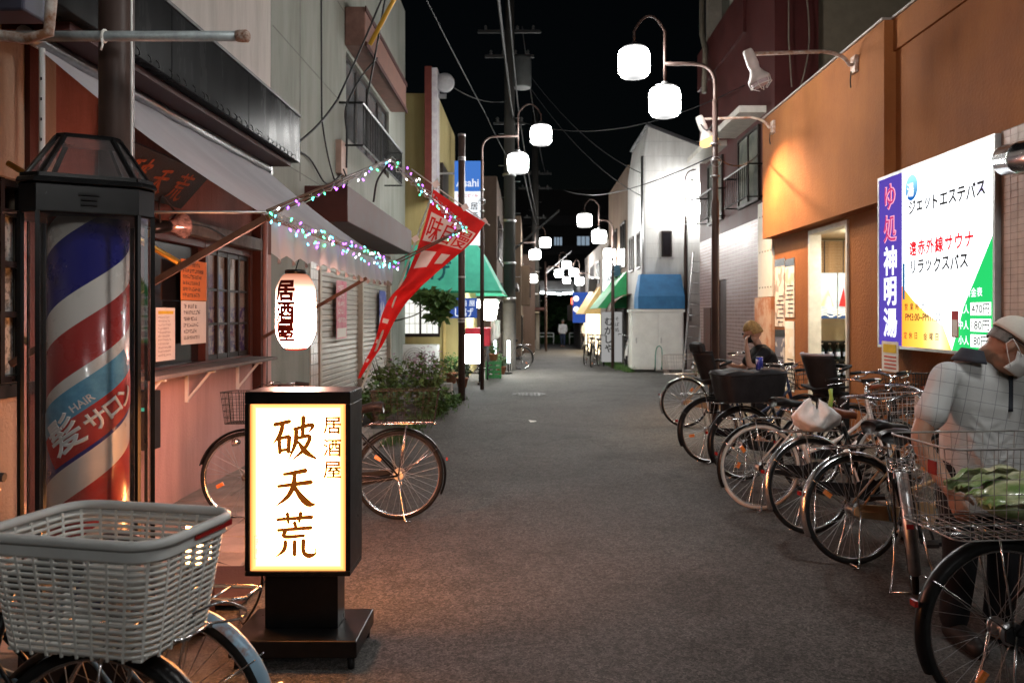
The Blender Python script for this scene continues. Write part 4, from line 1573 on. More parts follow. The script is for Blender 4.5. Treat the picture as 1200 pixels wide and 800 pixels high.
    if rear_rack:
        b = MB()
        for s in (-1, 1):
            b.tube([(.26, s * .03, .70), (.20, s * .065, .722), (-.24, s * .07, .722), (-.28, s * .05, .722)], .006, 6)
            b.tube([(-.06, s * .07, .72), (0, s * .064, WR)], .005, 5)
        for x in (-.27, -.18, -.08, .02, .12):
            b.tube([(x, -.068, .722), (x, .068, .722)], .0045, 5)
        b.build('rear_rack', stay, t)
    if front_basket:
        L, W, H = front_basket
        k = link('front_basket', cached(('front_basket', L, W, H), lambda: wire_basket_mesh(L, W, H), basket_mat), t)
        k.location = (1.14, 0, .74)
        MB().tube([(1.10, 0, .735), (1.02, 0, .80), (.96, 0, .84)], .008, 5).build('basket_bracket', stay, t)
    if rear_basket:
        L, W, H = rear_basket
        k = link('rear_basket', cached(('rear_basket', L, W, H), lambda: wire_basket_mesh(L, W, H, .86, 12, 6, .0016), basket_mat), t)
        k.location = (-.05, 0, .735)
    return t


def bike_at(label, u, Y, ang, **kw):
    """rear axle at lateral place u"""
    return bicycle(label, ((u - 620) * Y / 933, Y, gz(Y)), R(ang), **kw)


# leaning by the tavern wall, facing left
bicycle('black bicycle with wire baskets front and rear, standing in front of the tavern wall', (-.985, 6.02, .0), R(184), frame=M_black, fender=M_black, front_basket=(.30, .36, .23), rear_basket=(.5, .40, .24), basket_mat=M('dark_wire', (.022, .018, .016), .6), lean=3)
# the row on the right
bike_at('gold bicycle with black saddle, close beside the stooping man', 1003, 4.94, 10, frame=M_gold, fender=M_chrome, case=M_gold, front_basket=(.32, .38, .25))
bike_at('black bicycle with brown saddle carrying a plastic bag on its rack', 951, 5.63, 13, frame=M_black, saddle=M_brownleather, fender=M_chrome, grips=M_brownleather, front_basket=(.32, .38, .25), basket_mat=M_wirebrown)
bike_at('white framed bicycle with pale tyres in the middle of the row', 892, 6.32, 8, frame=M_whiteframe, tyre=M('white_tyre', (.62, .58, .54), .6), fender=M_black, front_basket=(.30, .36, .24), basket_mat=M_black)
bike_at('black bicycle carrying a big black covered basket', 872, 7.45, 12, frame=M_black, fender=M_black)
bike_at('black bicycle with a black child seat over the rear wheel', 832, 8.3, 14, frame=M_navy, fender=M_black, case=M_black, front_basket=(.34, .38, .26), basket_mat=M_black)
bike_at('gold bicycle with silver rear basket at the far end of the row', 803, 10.95, 6, frame=M_gold, fender=M_chrome, case=M_gold, rear_basket=(.46, .38, .26), basket_mat=M_silver)
bike_at('dark bicycle with grey edged child seat close to the bath house wall', 952, 6.95, 20, frame=M_black, fender=M_black, front_basket=(.34, .38, .26), basket_mat=M_black)
bike_at('dark bicycle seen almost end on beside the stooping man', 1072, 4.45, 68, frame=M_black, fender=M_steel, front_basket=(.32, .38, .25), lean=-6)
# the near bicycle with vegetables
nb_ = bicycle('black bicycle with big wire rear basket of vegetables, in front of the stooping man', (1.83, 3.06, 0), R(6), frame=M_black, fender=M_black, lean=-2)
# near left pair
bicycle('black bicycle carrying the white plastic basket', (-1.14, 2.08, 0), R(172), frame=M_black, fender=M_black, lean=3)
M_bluerust = M('blue_rusty_paint', (.22, .34, .44), .45, .3, col2=(.20, .09, .045), scale=7, mixlo=.50, mixhi=.60)
bicycle('bicycle with rusty pale blue mudguard behind the white plastic basket', (-1.10, 2.34, 0), R(176), frame=M_bluerust, fender=M_bluerust, lean=4)
# far ones
bike_at('black bicycle parked by the utility pole across from the white cabinet', 611, 23.0, 185, frame=M_black, fender=M_black)
bike_at('bicycle with brown basket in front of the white shop board, nearer one', 701, 25.5, 255, frame=M_black, fender=M_black, front_basket=(.4, .4, .28), basket_mat=M_wirebrown)
bike_at('bicycle with brown basket in front of the white shop board, farther one', 693, 27.2, 255, frame=M_black, fender=M_black, front_basket=(.4, .4, .28), basket_mat=M_wirebrown)
bike_at('white bicycle leaning between the shop board and the white cabinet', 734, 24.4, 262, frame=M_whiteframe, fender=M_whiteframe)
bike_at('distant pale bicycle parked outside the lit shop', 684, 43.5, 268, frame=M_whiteframe, fender=M_white)

# big white plastic basket on the near left bicycle
pb = thing('plastic_basket', 'big grey-white plastic basket with slotted sides in front of the barber pole', 'basket', (-1.10, 2.10, .705), R(168))
M_plastic = M('basket_plastic', (.60, .60, .57), .45, var=.08, scale=6)
BL, BW, BH, BT = .51, .35, .29, .82


def bring(t, grow=0.0):
    s = BT + (1 - BT) * t
    return [((x) * s * (1 + grow), y * s * (1 + grow)) for x, y in rrect(BL, BW, .075, 5)]


def resample(ring, n):
    P = [Vector(p) for p in ring] + [Vector(ring[0])]
    d = [0]
    for i in range(len(P) - 1):
        d.append(d[-1] + (P[i + 1] - P[i]).length)
    out = []
    for k in range(n):
        x = d[-1] * k / n
        i = max(j for j in range(len(d) - 1) if d[j] <= x + 1e-9)
        f_ = (x - d[i]) / max(1e-9, d[i + 1] - d[i])
        out.append(P[i].lerp(P[i + 1], f_))
    return out


NP = 120
ringF = lambda t: [(p.x, p.y, t * BH) for p in resample(bring(t), NP)]
rows = 17
for j in range(rows):
    t0 = .03 + j * .055
    t1 = t0 + .033
    r0, r1 = ringF(t0), ringF(t1)
    MB().add(r0 + r1, [(i, (i + 1) % NP, NP + (i + 1) % NP, NP + i) for i in range(NP)], True).build('side_slat', M_plastic, pb, solid=.003)
for i in range(0, NP, 4):
    b = MB()
    prev = None
    for j in range(6):
        t = j / 5
        r = ringF(t)
        m_ = Vector(r[i]).lerp(Vector(r[(i + 1) % NP]), .55)
        q = (Vector(r[i]), m_)
        if prev:
            b.quad(prev[0], prev[1], q[1], q[0])
        prev = q
    b.build('side_rib', M_plastic, pb, solid=.005)
b = MB()
rt = resample(bring(1.0, .012), 60)
wav = lambda p: BH + .018 * (p.x / (BL / 2)) ** 1 * 0 + .012 * math.cos(p.x * 9)
b.tube([(p.x, p.y, BH + .004) for p in rt], .013, 8, closed=True)
rt2 = resample(bring(1.0, .012), 60)
b.add([(p.x, p.y, BH - .035) for p in rt2] + [(p.x, p.y, BH + .004) for p in rt2], [(i, (i + 1) % 60, 60 + (i + 1) % 60, 60 + i) for i in range(60)], True)
b.build('rim', M('basket_rim', (.5, .51, .5), .4, var=.08), pb)
b = MB()
for k in range(10):
    x = (k - 4.5) * BL * BT / 10.5
    b.box(x - .012, x + .012, -BW * BT / 2 + .01, BW * BT / 2 - .01, 0, .006)
for k in range(5):
    y = (k - 2) * BW * BT / 5.2
    b.box(-BL * BT / 2 + .01, BL * BT / 2 - .01, y - .012, y + .012, .006, .010)
b.build('floor', M_plastic, pb)
MB().cbox((-BL / 2 - .006, -.06, BH - .012), (.004, .16, .016), (0, 0, 0)).build('red_reflector', M_red, pb)
MB().tube(catmull([(-.28, .06, .10), (-.34, .02, .12), (-.355, -.06, .07), (-.31, -.10, .03), (-.24, -.08, .02)]), .004, 5).build('wire_loop', M_chrome, pb)

# vegetables' basket on the near right bicycle
wb = thing('wire_basket', 'big silver wire basket holding leafy vegetables', 'basket', (1.78, 3.05, .74), R(6))
MB_ = wire_basket_mesh(.62, .42, .33, .88, 11, 7, .0015)
MB_.build('wires', M('basket_steel', (.34, .33, .32), .45, .7, var=.2), wb)
MB().cbox((-.315, -.10, .25), (.004, .05, .05)).build('red_reflector', M_red, wb)
vg = thing('vegetables', 'plastic wrapped green and yellow leafy vegetables lying in the wire basket', 'vegetables', (1.9, 3.05, .78), R(10))
M_leafg = M('cabbage_green', (.16, .27, .08), .3, col2=(.62, .62, .42), scale=5, mixlo=.38, mixhi=.60, coat=.7)
b = MB()
for k in range(4):
    def lf(u, v, k=k):
        a = (v - .5) * 2.2 + k * .5
        ln = -.24 + .5 * u
        wd = .12 * math.sin(PI * (.12 + .8 * u))
        return (ln, wd * math.sin(a) - .08 + .06 * k, .05 + .06 * math.sin(PI * (.1 + .85 * u)) * math.cos(a * .7) + .015 * k + .008 * math.sin(u * 19 + k) + .005 * math.sin(u * 41 + v * 17) + .006 * math.sin(v * 23 + u * 7))
    b.grid(lf, 30, 18)
b.build('leaves', M_leafg, vg, solid=.002)
b = MB()
b.sphere((.02, -.04, .07), (.25, .12, .08), 18, 10)
b.build('wrapped_head', M_leafg, vg)

# black covered basket, child seats, bag
cb = thing('covered_basket', 'big black fabric covered basket behind the smoking person', 'basket', (2.06, 7.5, .74), R(12))
b = MB()
prof = [(.86, 0), (.93, .09), (1.0, .20), (1.03, .25), (1.0, .28), (.85, .288), (0, .29)]
ring = resample(rrect(.62, .44, .08, 4), 40)
vs, fs = [], []
for j, (s, z) in enumerate(prof):
    for i, p in enumerate(ring):
        vs.append((p.x * s + .006 * math.sin(i * 1.9 + z * 30), p.y * s + .006 * math.cos(i * 2.3 + z * 22), z + (.012 * math.sin(i * .9) if 0 < j < 6 else 0) + (.03 * (p.x) if j > 2 else 0)))
for j in range(len(prof) - 1):
    for i in range(40):
        fs.append((j * 40 + i, j * 40 + (i + 1) % 40, (j + 1) * 40 + (i + 1) % 40, (j + 1) * 40 + i))
b.add(vs, fs, True)
b.build('cover', M('nylon_black', (.013, .0135, .016), .55, var=.25, scale=10, bump=.3, bscale=30, spec=.25), cb)
MB().tube([(p.x * 1.03, p.y * 1.03, .255 + .03 * p.x) for p in ring], .008, 5, closed=True).build('piping', M_blackmat, cb)
can = thing('drink_can', 'blue drink can standing on the black covered basket', 'can', (2.14, 7.4, 1.03))
MB().lathe([(.026, 0), (.033, .008), (.033, .115), (.028, .122), (.024, .118), (0, .118)], 16).build('can_body', M('can_blue', (.03, .05, .35), .25, .5, col2=(.5, .5, .55), scale=22, mixlo=.5, mixhi=.6), can)
MB().lathe([(.030, .120), (.031, .124), (.027, .126), (0, .121)], 16).build('can_lid', M_chrome, can)


def child_seat(label, loc, ang, edge, rest=True):
    t = thing('child_seat', label, 'child seat', loc, ang, 'child seats on bicycles')
    b = MB()
    def shell(u, v):
        a = -1.25 + 2.5 * v
        z = .02 + .34 * u
        r = .16 + .03 * u
        return (-.10 - r * math.cos(a) * .9 - .10 * u + .15, r * math.sin(a), z)
    b.grid(shell, 10, 12)
    b.build('back_shell', M_blackmat, t, solid=.02)
    MB().tube([Vector(shell(1, j / 12)) for j in range(13)], .013, 6).build('shell_edge', edge, t)
    b = MB()
    b.grid(lambda u, v: (.10 - .26 * u, -.15 + .3 * v, .05 + .03 * abs(v - .5) * 2), 6, 6)
    b.build('seat_pan', M_blackmat, t, solid=.02)
    if rest:
        MB().cbox((-.19, 0, .40), (.08, .27, .12), (0, R(-12), 0)).build('headrest', M_blackmat, t, bevel=.035)
    for s in (-1, 1):
        b = MB()
        b.box(.02, .10, s * .13 - .035, s * .13 + .035, -.28, .04)
        b.build('leg_guard', M_blackmat, t, bevel=.015)
        MB().cbox((.08, s * .13, -.29), (.16, .08, .02)).build('foot_rest', M_blackmat, t)
    MB().tube([(-.02, -.17, .22), (.12, -.15, .26), (.14, 0, .26), (.12, .15, .26), (-.02, .17, .22)], .014, 6).build('hand_bar', M_blackmat, t)
    return t


child_seat('black child seat with headrest behind the big black covered basket', (1.93, 8.32, .80), R(14), M_blackmat)
child_seat('black child seat with a pale grey edge in front of the bath house door', (2.62, 7.0, .84), R(24), M('seat_grey', (.36, .37, .42), .5), False)

bg_ = thing('shopping_bag', 'crumpled white plastic shopping bag with green leeks on the bicycle rack', 'bag', (2.02, 5.62, .73), R(13))
b = MB()
n, k = 40, 18
vs, fs = [], []
for i in range(k + 1):
    t = i / k
    for j in range(n):
        a = 2 * PI * j / n
        rr = math.sin(PI * min(1, .10 + .86 * t)) ** .6
        wob = 1 + .10 * math.sin(a * 3 + t * 7) + .05 * math.sin(a * 7 - t * 11) + .035 * math.sin(a * 13 + t * 23)
        vs.append((.165 * rr * wob * math.cos(a), .13 * rr * wob * math.sin(a), .19 * t + .025 * math.sin(a * 4) * t + .018 * math.sin(a * 9 + 2) * t))
for i in range(k):
    for j in range(n):
        fs.append((i * n + j, i * n + (j + 1) % n, (i + 1) * n + (j + 1) % n, (i + 1) * n + j))
b.add(vs, fs, True)
b.build('bag_film', M('bag_white', (.78, .77, .76), .35, col2=(.62, .58, .56), scale=7, bump=.6, bscale=12), bg_)
b = MB()
for k in range(3):
    b.tube([(.09 + .012 * k, -.02 + .02 * k, .1), (.11 + .01 * k, -.03 + .02 * k, .22), (.10 + .02 * k, -.02 + .02 * k, .29)], [.014, .013, .01], 7)
b.build('leeks', M('leek_green', (.30, .42, .08), .5), bg_)
# ------------------------------------------------------------------ green awning tavern beyond the grey house
ys_ = thing('yellow_shop', 'yellow walled corner shop under the green awning', 'building', (-2.2, 20.5, 0))
MB().box(-6, -2.15, 18.6, 23.1, 3.0, 6.7).build('upper_wall', M_yellow, ys_, True)
b = MB()
b.box(-6, -2.95, 18.6, 23, 0, 3.0)
b.box(-2.95, -2.1, 18.6, 23, 0, 1.06); b.box(-2.95, -2.1, 18.6, 23, 2.08, 3.0)
b.box(-2.1, -1.5, 18.6, 22.9, 0, 3.0)
b.build('wall', M_yellow, ys_, True)
wf = MB()
wf.box(-2.97, -2.08, 18.56, 18.6, 1.02, 1.10); wf.box(-2.97, -2.08, 18.56, 18.6, 2.03, 2.1)
for x in (-2.97, -2.56, -2.12):
    wf.box(x, x + .045, 18.555, 18.605, 1.1, 2.03)
wf = wf.build('shoji_window', M_wood_dark, ys_, True)
M_shoji = E('shoji_paper', (.92, .92, .84), .75)
for x in (-2.925, -2.515):
    for i in range(3):
        for j in range(4):
            MB().box(x + i * .132, x + i * .132 + .122, 18.61, 18.615, 1.10 + j * .235, 1.325 + j * .235).build('pane', M_shoji, wf, True)
MB().box(-2.0, -1.94, 18.55, 18.6, 0, 3.0).build('corner_board', M('lit_board', (.5, .36, .14), .6), ys_, True)
# window upstairs on the street side
b = MB(); b.box(-2.15, -2.08, 19.2, 20.6, 3.6, 5.2)
b.build('upstairs_window', M_frame, ys_, True)

aw2 = thing('green_awning', 'bright green awning lettered げ over the yellow corner shop', 'awning', (-2, 18.3, 2.05))
M_green = M('green_cloth', (.08, .52, .36), .6, var=.12, scale=3)
t_, d_ = [(-3.1, 18.5), (-1.2, 18.5), (-1.2, 22.4), (-3.1, 22.4)], [(-3.1, 17.95), (-.62, 17.95), (-.62, 22.4), (-3.1, 22.4)]
b = MB(); loft(b, d_, 2.06, t_, 3.15, False, True)
b.build('canopy', M_green, aw2, True)
b = MB()
for i, (p, q) in enumerate(((d_[0], d_[1]), (d_[1], d_[2]))):
    b.bar((*p, 2.05), (*q, 2.05), .03, .05)
b.build('hem', M('green_hem', (.02, .2, .1), .6), aw2, True)
fn = lambda x, y: (x, 17.95 + .55 * (y - 2.06) / 1.09 - .006, y)
b = MB()
letter(b, 'し', (-2.62, 2.55), .5, .02, fn=fn)
letter(b, 'げ', (-2.02, 2.55), .52, .02, fn=fn)
b.build('lettering', M('dark_green_ink', (.01, .09, .10), .7), aw2, True)

bsn = thing('blue_hanging_sign', 'blue sign with white lettering 居酒屋 しげ under the green awning', 'sign', (-1.5, 18.3, 1.45))
MB().box(-1.82, -1.2, 18.28, 18.36, 1.46, 1.92).build('sign_box', E('blue_sign_face', (.05, .11, .40), .55), bsn, True)
b = MB(); fn = lambda x, y: (x, 18.274, y)
letter(b, '居酒屋', (-1.5, 1.80), .15, .01, fn=fn, spread=.19)
letter(b, 'しげ', (-1.5, 1.59), .22, .01, fn=fn, spread=.25)
b.build('lettering', E('sign_white', (.8, .85, .95), .7), bsn, True)

asn = thing('beer_sign', 'tall lit box sign, blue top and white below, behind the street lamp', 'sign', (-1.5, 19.1, 3.2))
MB().box(-1.78, -1.16, 19.0, 19.25, 4.48, 5.2).build('blue_half', E('beer_blue', (.05, .16, .50), .8), asn, True)
MB().box(-1.78, -1.16, 19.0, 19.25, 3.2, 4.475).build('white_half', E('beer_white', (.80, .84, .88), .85), asn, True)
fn = lambda x, y: (x, 18.994, y)
b = MB(); letter(b, 'Asahi', (-1.47, 4.68), .26, .02, fn=fn, width=.54)
b.build('lettering', E('sign_white', (.8, .85, .95), .7), asn, True)
b = MB(); letter(b, 'アサヒビール', (-1.47, 4.38), .09, .02, fn=fn, width=.5)
b.build('red_lettering', E('beer_red', (.6, .05, .06), .7), asn, True)
b = MB(); letter(b, '居酒屋', (-1.31, 4.12), .19, .01, True, 1.2, fn)
letter(b, 'しげ', (-1.58, 4.0), .28, .01, True, 1.2, fn)
b.build('black_lettering', M_ink, asn, True)
b = MB(); b.box(-2.15, -1.78, 19.08, 19.14, 4.9, 4.94); b.box(-2.15, -1.78, 19.08, 19.14, 3.5, 3.54)
b.build('bracket', M_steel, asn, True)

vs_ = thing('edge_on_sign', 'tall narrow projecting sign seen edge on above the yellow shop', 'sign', (-2.2, 18.2, 4.2))
MB().box(-2.36, -2.2, 18.0, 18.5, 4.2, 7.15).build('sign_box', M('dark_red_sheet', (.10, .025, .02), .5), vs_, True)
MB().box(-2.2, -2.08, 18.02, 18.5, 4.22, 7.12).build('face', M('pale_face', (.45, .43, .44), .5, col2=(.33, .30, .33), scale=8), vs_, True)
for z in (4.6, 6.8):
    MB().box(-2.3, -2.2, 18.5, 18.62, z, z + .08).build('bracket', M_steel, vs_, True)
sk_ = thing('round_siren', 'round grey loudspeaker disc fixed beside the edge on sign', 'loudspeaker', (-1.95, 18.3, 6.8))
MB().lathe([(.05, .1), (.2, .08), (.23, 0), (.2, -.02), (.06, -.015), (0, 0)], 20, Matrix.Translation((-1.93, 18.2, 6.83)) @ rotm((R(90), 0, 0))).build('disc', M('grey_plastic', (.28, .28, .29), .5), sk_, True)
MB().box(-2.08, -1.9, 18.28, 18.32, 6.5, 6.6).build('bracket', M_steel, sk_, True)

# lit stand sign by the shop
st = thing('white_lit_sign', 'blank glowing white stand sign on a dark frame by the green awning shop', 'sign', (-1.28, 17.4, 0))
MB().box(-1.46, -1.08, 17.35, 17.47, .48, 1.10).build('lit_box', E('white_sign_glow', (.95, 1, .97), 14), st, True)
b = MB()
for x in (-1.46, -1.1):
    b.box(x, x + .03, 17.39, 17.43, .06, .48); b.box(x - .01, x + .04, 17.15, 17.7, .03, .07)
b.box(-1.46, -1.07, 17.39, 17.43, .25, .28)
b.build('stand', M_black, st, True)
tb = thing('red_cloth_table', 'table with red cloth in the light of the green awning shop', 'table', (-1.2, 19.1, 0))
MB().box(-1.55, -.92, 18.75, 19.4, .80, 1.22).build('red_cloth', M('red_cloth', (.42, .03, .045), .8, var=.2), tb, True, bevel=.02)
for x in (-1.5, -1.0):
    for y in (18.8, 19.33):
        MB().box(x, x + .04, y, y + .04, 0, .8).build('leg', M_black, tb, True)
hc = thing('hanging_cloth', 'white cloth hanging at the end of the red table', 'cloth', (-.86, 19.0, 1.0))
MB().grid(lambda u, v: (-.91 + .22 * u, 19.0 + .05 * math.sin(u * 12), 1.40 - .55 * v * (1 - .3 * u)), 10, 6).build('cloth', M_paper, hc, True, solid=.01)
# shop front lamps
fl2 = thing('shop_ceiling_lamp', 'bright white fluorescent lamp under the green awning', 'lamp', (-1.0, 20.4, 1.95))
MB().box(-1.42, -.82, 20.2, 21.2, 1.72, 1.86).build('tube_cover', E('fluoro_white', (1, 1, .92), 45), fl2, True)
MB().box(-1.45, -.80, 20.15, 21.25, 1.865, 1.93).build('housing', M_white, fl2, True)
tag(MB().lathe([(.03, 0), (.16, .02), (.2, .2), (.17, .4), (.04, .46)], 16, Matrix.Translation((-.98, 19.4, 1.40))).build('round_shop_lantern', E('round_lamp', (1, .98, .9), 28)), 'bulging white lantern hanging at the green awning shop corner', 'lantern')
for i, (u, z0, z1, lab) in enumerate(((580, .50, .86, 'short vertical light tube left of the utility pole base'), (596, .28, .86, 'vertical light tube strapped to the utility pole base'))):
    X = (u - 620) * 20.8 / 933
    t = thing('light_tube', lab, 'lamp', (X, 20.8, 0))
    MB().tube([(0, 0, z0), (0, 0, z1)], .04, 8).build('tube', E('tube_glow', (.75, .95, 1), 7), t)
    MB().tube([(0, .03, 0), (0, .03, z0 + .05)], .015, 6).build('stem', M_black, t)
    MB().lathe([(.10, 0), (.10, .03), (0, .035)], 10).build('foot', M_black, t)

# crates and pots
def crate(label, x, y, w_, d, h):
    t = thing('crate', label, 'crate', (x, y, gz(y)), 0, 'green crates by the shop')
    m = M('green_crate', (.03, .17, .05), .5)
    for k in range(4):
        z = .02 + k * (h - .06) / 3.4
        for (a, b2) in (((-w_ / 2, -d / 2), (w_ / 2, -d / 2)), ((w_ / 2, -d / 2), (w_ / 2, d / 2)), ((w_ / 2, d / 2), (-w_ / 2, d / 2)), ((-w_ / 2, d / 2), (-w_ / 2, -d / 2))):
            MB().bar((*a, z + .03), (*b2, z + .03), .015, .05).build('slat', m, t)
    for sx in (-1, 0, 1):
        for sy in (-1, 1):
            MB().cbox((sx * w_ / 2, sy * d / 2, h / 2), (.035, .03, h)).build('post', m, t)
    MB().box(-w_ / 2, w_ / 2, -d / 2, d / 2, .01, .02).build('floor', m, t)
    return t


crate('green plastic crate standing below the flower pot by the shop', -.86, 19.3, .34, .3, .42)


def leafy(mb, c, rad, n, size, seed, flat=1.0, droop=0.0):
    rr = random.Random(seed)
    for i in range(n):
        while True:
            p = Vector((rr.uniform(-1, 1), rr.uniform(-1, 1), rr.uniform(-1, 1)))
            if .25 < p.length < 1: break
        p *= .75 + .25 * math.sin(p.x * 5 + p.y * 7 + p.z * 4 + seed)
        q = Vector(c) + Vector((p.x * rad[0], p.y * rad[1], p.z * rad[2]))
        s = size * rr.uniform(.6, 1.3)
        e = Euler((rr.uniform(-.9, .9), rr.uniform(-.9, .9) + droop, rr.uniform(0, 6.3))).to_matrix()
        w_ = s * .38
        vs = [(0, 0, 0), (w_, s * .4, .1 * s), (0, s, -.15 * s), (-w_, s * .4, .1 * s)]
        mb.add([q + e @ Vector(v) for v in vs], [(0, 1, 2), (0, 2, 3)])
    return mb


M_leaf = M('leaf_green', (.045, .10, .028), .55, col2=(.09, .17, .045), scale=9)
M_leafd = M('leaf_dark', (.022, .058, .02), .5, col2=(.05, .10, .035), scale=9)
M_leafy = M('leaf_yellowish', (.15, .20, .06), .6, col2=(.09, .15, .045), scale=9)
M_flower = M('pink_flower', (.38, .20, .32), .7, col2=(.52, .34, .42), scale=20)
M_stem = M('stem', (.07, .06, .035), .8)
M_terra = M('terracotta', (.33, .13, .07), .8)


def pot(label, x, y, z, r, h, leafn, lrad, seed, mat=M_leaf, lz=None, leaf=.07):
    t = thing('potted_plant', label, 'potted plant', (x, y, z), 0, 'potted plants')
    MB().lathe([(r * .7, 0), (r, h * .9), (r * 1.08, h * .9), (r * 1.08, h), (r * .9, h), (r * .85, h * .9), (0, h * .9)], 14).build('flower_pot', M_terra, t)
    leafy(MB(), (0, 0, h + lrad * .7), (lrad, lrad, lrad), leafn, leaf, seed).build('foliage', mat, t)
    b = MB()
    for k in range(4):
        a = k * 1.6
        b.tube([(0, 0, h * .8), (lrad * .5 * math.cos(a), lrad * .5 * math.sin(a), h + lrad)], .006, 4)
    b.build('stem', M_stem, t)
    return t


pot('terracotta pot with small green plant on the green crate', -.86, 19.3, .43, .11, .16, 120, .16, 1)
pot('potted shrub in front of the lit white stand sign', -1.42, 16.9, 0, .13, .2, 220, .24, 2, M_leafd)
pot('potted plant at the foot of the shop wall near the red table', -1.75, 17.9, 0, .14, .24, 240, .28, 3)
pot('low potted plant between the light tubes', -.72, 20.6, 0, .12, .2, 160, .2, 4, M_leafd)

# branch with hanging leaves from the wall
tr = thing('wall_shrub', 'leafy green branch hanging out from the grey house wall', 'shrub', (-2.85, 16.6, 1.2))
b = MB()
b.tube(catmull([(-2.84, 16.4, 1.40), (-2.6, 16.4, 1.45), (-2.3, 16.35, 1.55), (-2.0, 16.3, 1.75)]), [.025, .02, .02, .018, .018, .018, .015, .015, .015, .014, .014, .014, .013, .013, .012, .012, .012, .01, .01][:19], 6)
b.build('branch', M_stem, tr, True)
b = MB()
leafy(b, (-2.05, 16.3, 1.88), (.34, .3, .2), 190, .17, 11, droop=.6)
leafy(b, (-1.72, 16.3, 1.80), (.26, .3, .22), 150, .17, 13, droop=.9)
leafy(b, (-1.88, 16.3, 1.56), (.26, .3, .2), 130, .17, 12, droop=1.1)
b.build('foliage', M_leaf, tr, True)

# outdoor air conditioner
ac = thing('air_conditioner', 'white outdoor air conditioner unit below the shoji window', 'air conditioner', (-2.45, 18.2, .1))
MB().box(-2.9, -2.05, 17.95, 18.28, .22, .86).build('case', M_white, ac, True, bevel=.015)
b = MB()
for k in range(5):
    b.tube([(-2.58 + (.05 + k * .05) * math.cos(a), 17.94, .54 + (.05 + k * .05) * math.sin(a)) for a in [i * PI / 10 for i in range(20)]], .006, 4, closed=True)
b.build('fan_grille', M('ac_grille', (.2, .2, .19), .6), ac, True)
MB().box(-2.88, -2.08, 17.98, 18.25, 0, .22).build('plinth', M('block', (.25, .25, .24), .9), ac, True)


# flowering bushes along the shutter foot
def bush(label, c, rad, n, seed, mats, fl=0, leaf=.09):
    t = thing('flowering_bush', label, 'bush', (c[0], c[1], 0), 0, 'bushes at the roadside')
    leafy(MB(), (0, 0, rad[2]), rad, n, leaf, seed).build('foliage', mats, t)
    rr = random.Random(seed)
    b = MB()
    for k in range(14):
        a = rr.uniform(0, 6.3); q = rr.uniform(.2, .9)
        b.tube([(0.1 * math.cos(a), .1 * math.sin(a), 0), (rad[0] * q * math.cos(a) * .6, rad[1] * q * math.sin(a) * .6, rad[2]), (rad[0] * q * math.cos(a), rad[1] * q * math.sin(a), rad[2] * 1.9)], [.008, .006, .003], 4)
    b.build('stem', M_stem, t)
    if fl:
        leafy(MB(), (0, 0, rad[2] * 1.5), (rad[0] * .95, rad[1] * .95, rad[2] * .75), fl, .05, seed + 1).build('flowers', M_flower, t)
    return t


bush('leafy bush behind the black bicycle basket at the shutter foot', (-2.15, 11.4), (.55, .6, .30), 480, 31, M_leaf)
bush('pink flowering bush in front of the white air conditioner', (-1.75, 13.4), (.5, .7, .48), 560, 32, M_leafy, 200)
bush('tall yellowish bush beside the roller shutter', (-2.25, 13.0), (.5, .7, .45), 420, 33, M_leafy, 30)
bush('low green bush spilling onto the road edge', (-1.45, 12.3), (.42, .6, .22), 520, 34, M_leaf)
tag(MB().box(-1.95, -1.35, 13.9, 14.1, 0, .34).build('planter_block', M('planter', (.4, .39, .37), .9, bump=.4), bevel=.01), 'pale concrete planter block at the road edge behind the flowering bush', 'planter')
b = MB()
rr = random.Random(5)
for i in range(1500):
    y = rr.uniform(9.3, 14.5)
    x = -1.72 + rr.gauss(0, .10) + (y - 9) * .075
    h = rr.uniform(.04, .17)
    a = rr.uniform(0, 6.3)
    dx, dy = math.cos(a), math.sin(a)
    b.add([(x - dy * .006, y + dx * .006, 0), (x + dy * .006, y - dx * .006, 0), (x + dx * h * .6, y + dy * h * .6, h)], [(0, 1, 2)])
tag(b.build('roadside_grass', M_leaf), 'weeds and grass along the left road edge', 'grass', kind='stuff')

# brown banded pole
bpz = thing('brown_pole', 'tall plain brown pole with steel bands in front of the green awning', 'pole', (-1.21, 14.3, 0))
MB().tube([(0, 0, 0), (0, 0, 4.75)], .062, 12).build('tube', M_brownpipe, bpz)
MB().lathe([(.066, 4.74), (.066, 4.78), (0, 4.8)], 12).build('cap', M_steel, bpz)
for z in (1.4, 1.45, 2.2, 4.3, 4.34):
    MB().lathe([(.064, 0), (.067, .006), (.067, .024), (.064, .03)], 12, Matrix.Translation((0, 0, z)), caps=False).build('band', M_steel, bpz)

# ------------------------------------------------------------------ red banner
nbn = thing('red_banner', 'red banner lettered 味自慢 on a leaning pole, twisted below', 'banner', (-2.2, 8.62, 0))
FY = 8.6
def fp_(u, v, dy=0):
    return Vector(((u - 620) * FY / 933, FY + dy, 1.55 - (v - 368) * FY / 933))
Lp = [(508, 222), (497, 262), (485, 300), (472, 332), (455, 352), (444, 385), (432, 415), (418, 444)]
Rp = [(569, 262), (553, 284), (530, 303), (508, 322), (478, 352), (456, 390), (440, 417), (422, 443)]
Lc, Rc = catmull([fp_(*p) for p in Lp], 5), catmull([fp_(*p) for p in Rp], 5)


def flag(u, v, lift=0.0):
    k = v * (len(Lc) - 1)
    i = min(len(Lc) - 2, int(k)); f_ = k - i
    a = Lc[i].lerp(Lc[i + 1], f_); c = Rc[i].lerp(Rc[i + 1], f_)
    p = a.lerp(c, u)
    w_ = (c - a).length
    p.y += .06 * math.sin(u * 5 + v * 8) * min(1, w_ * 3) + .04 * math.sin(v * 26) * (v > .5) - lift
    return p


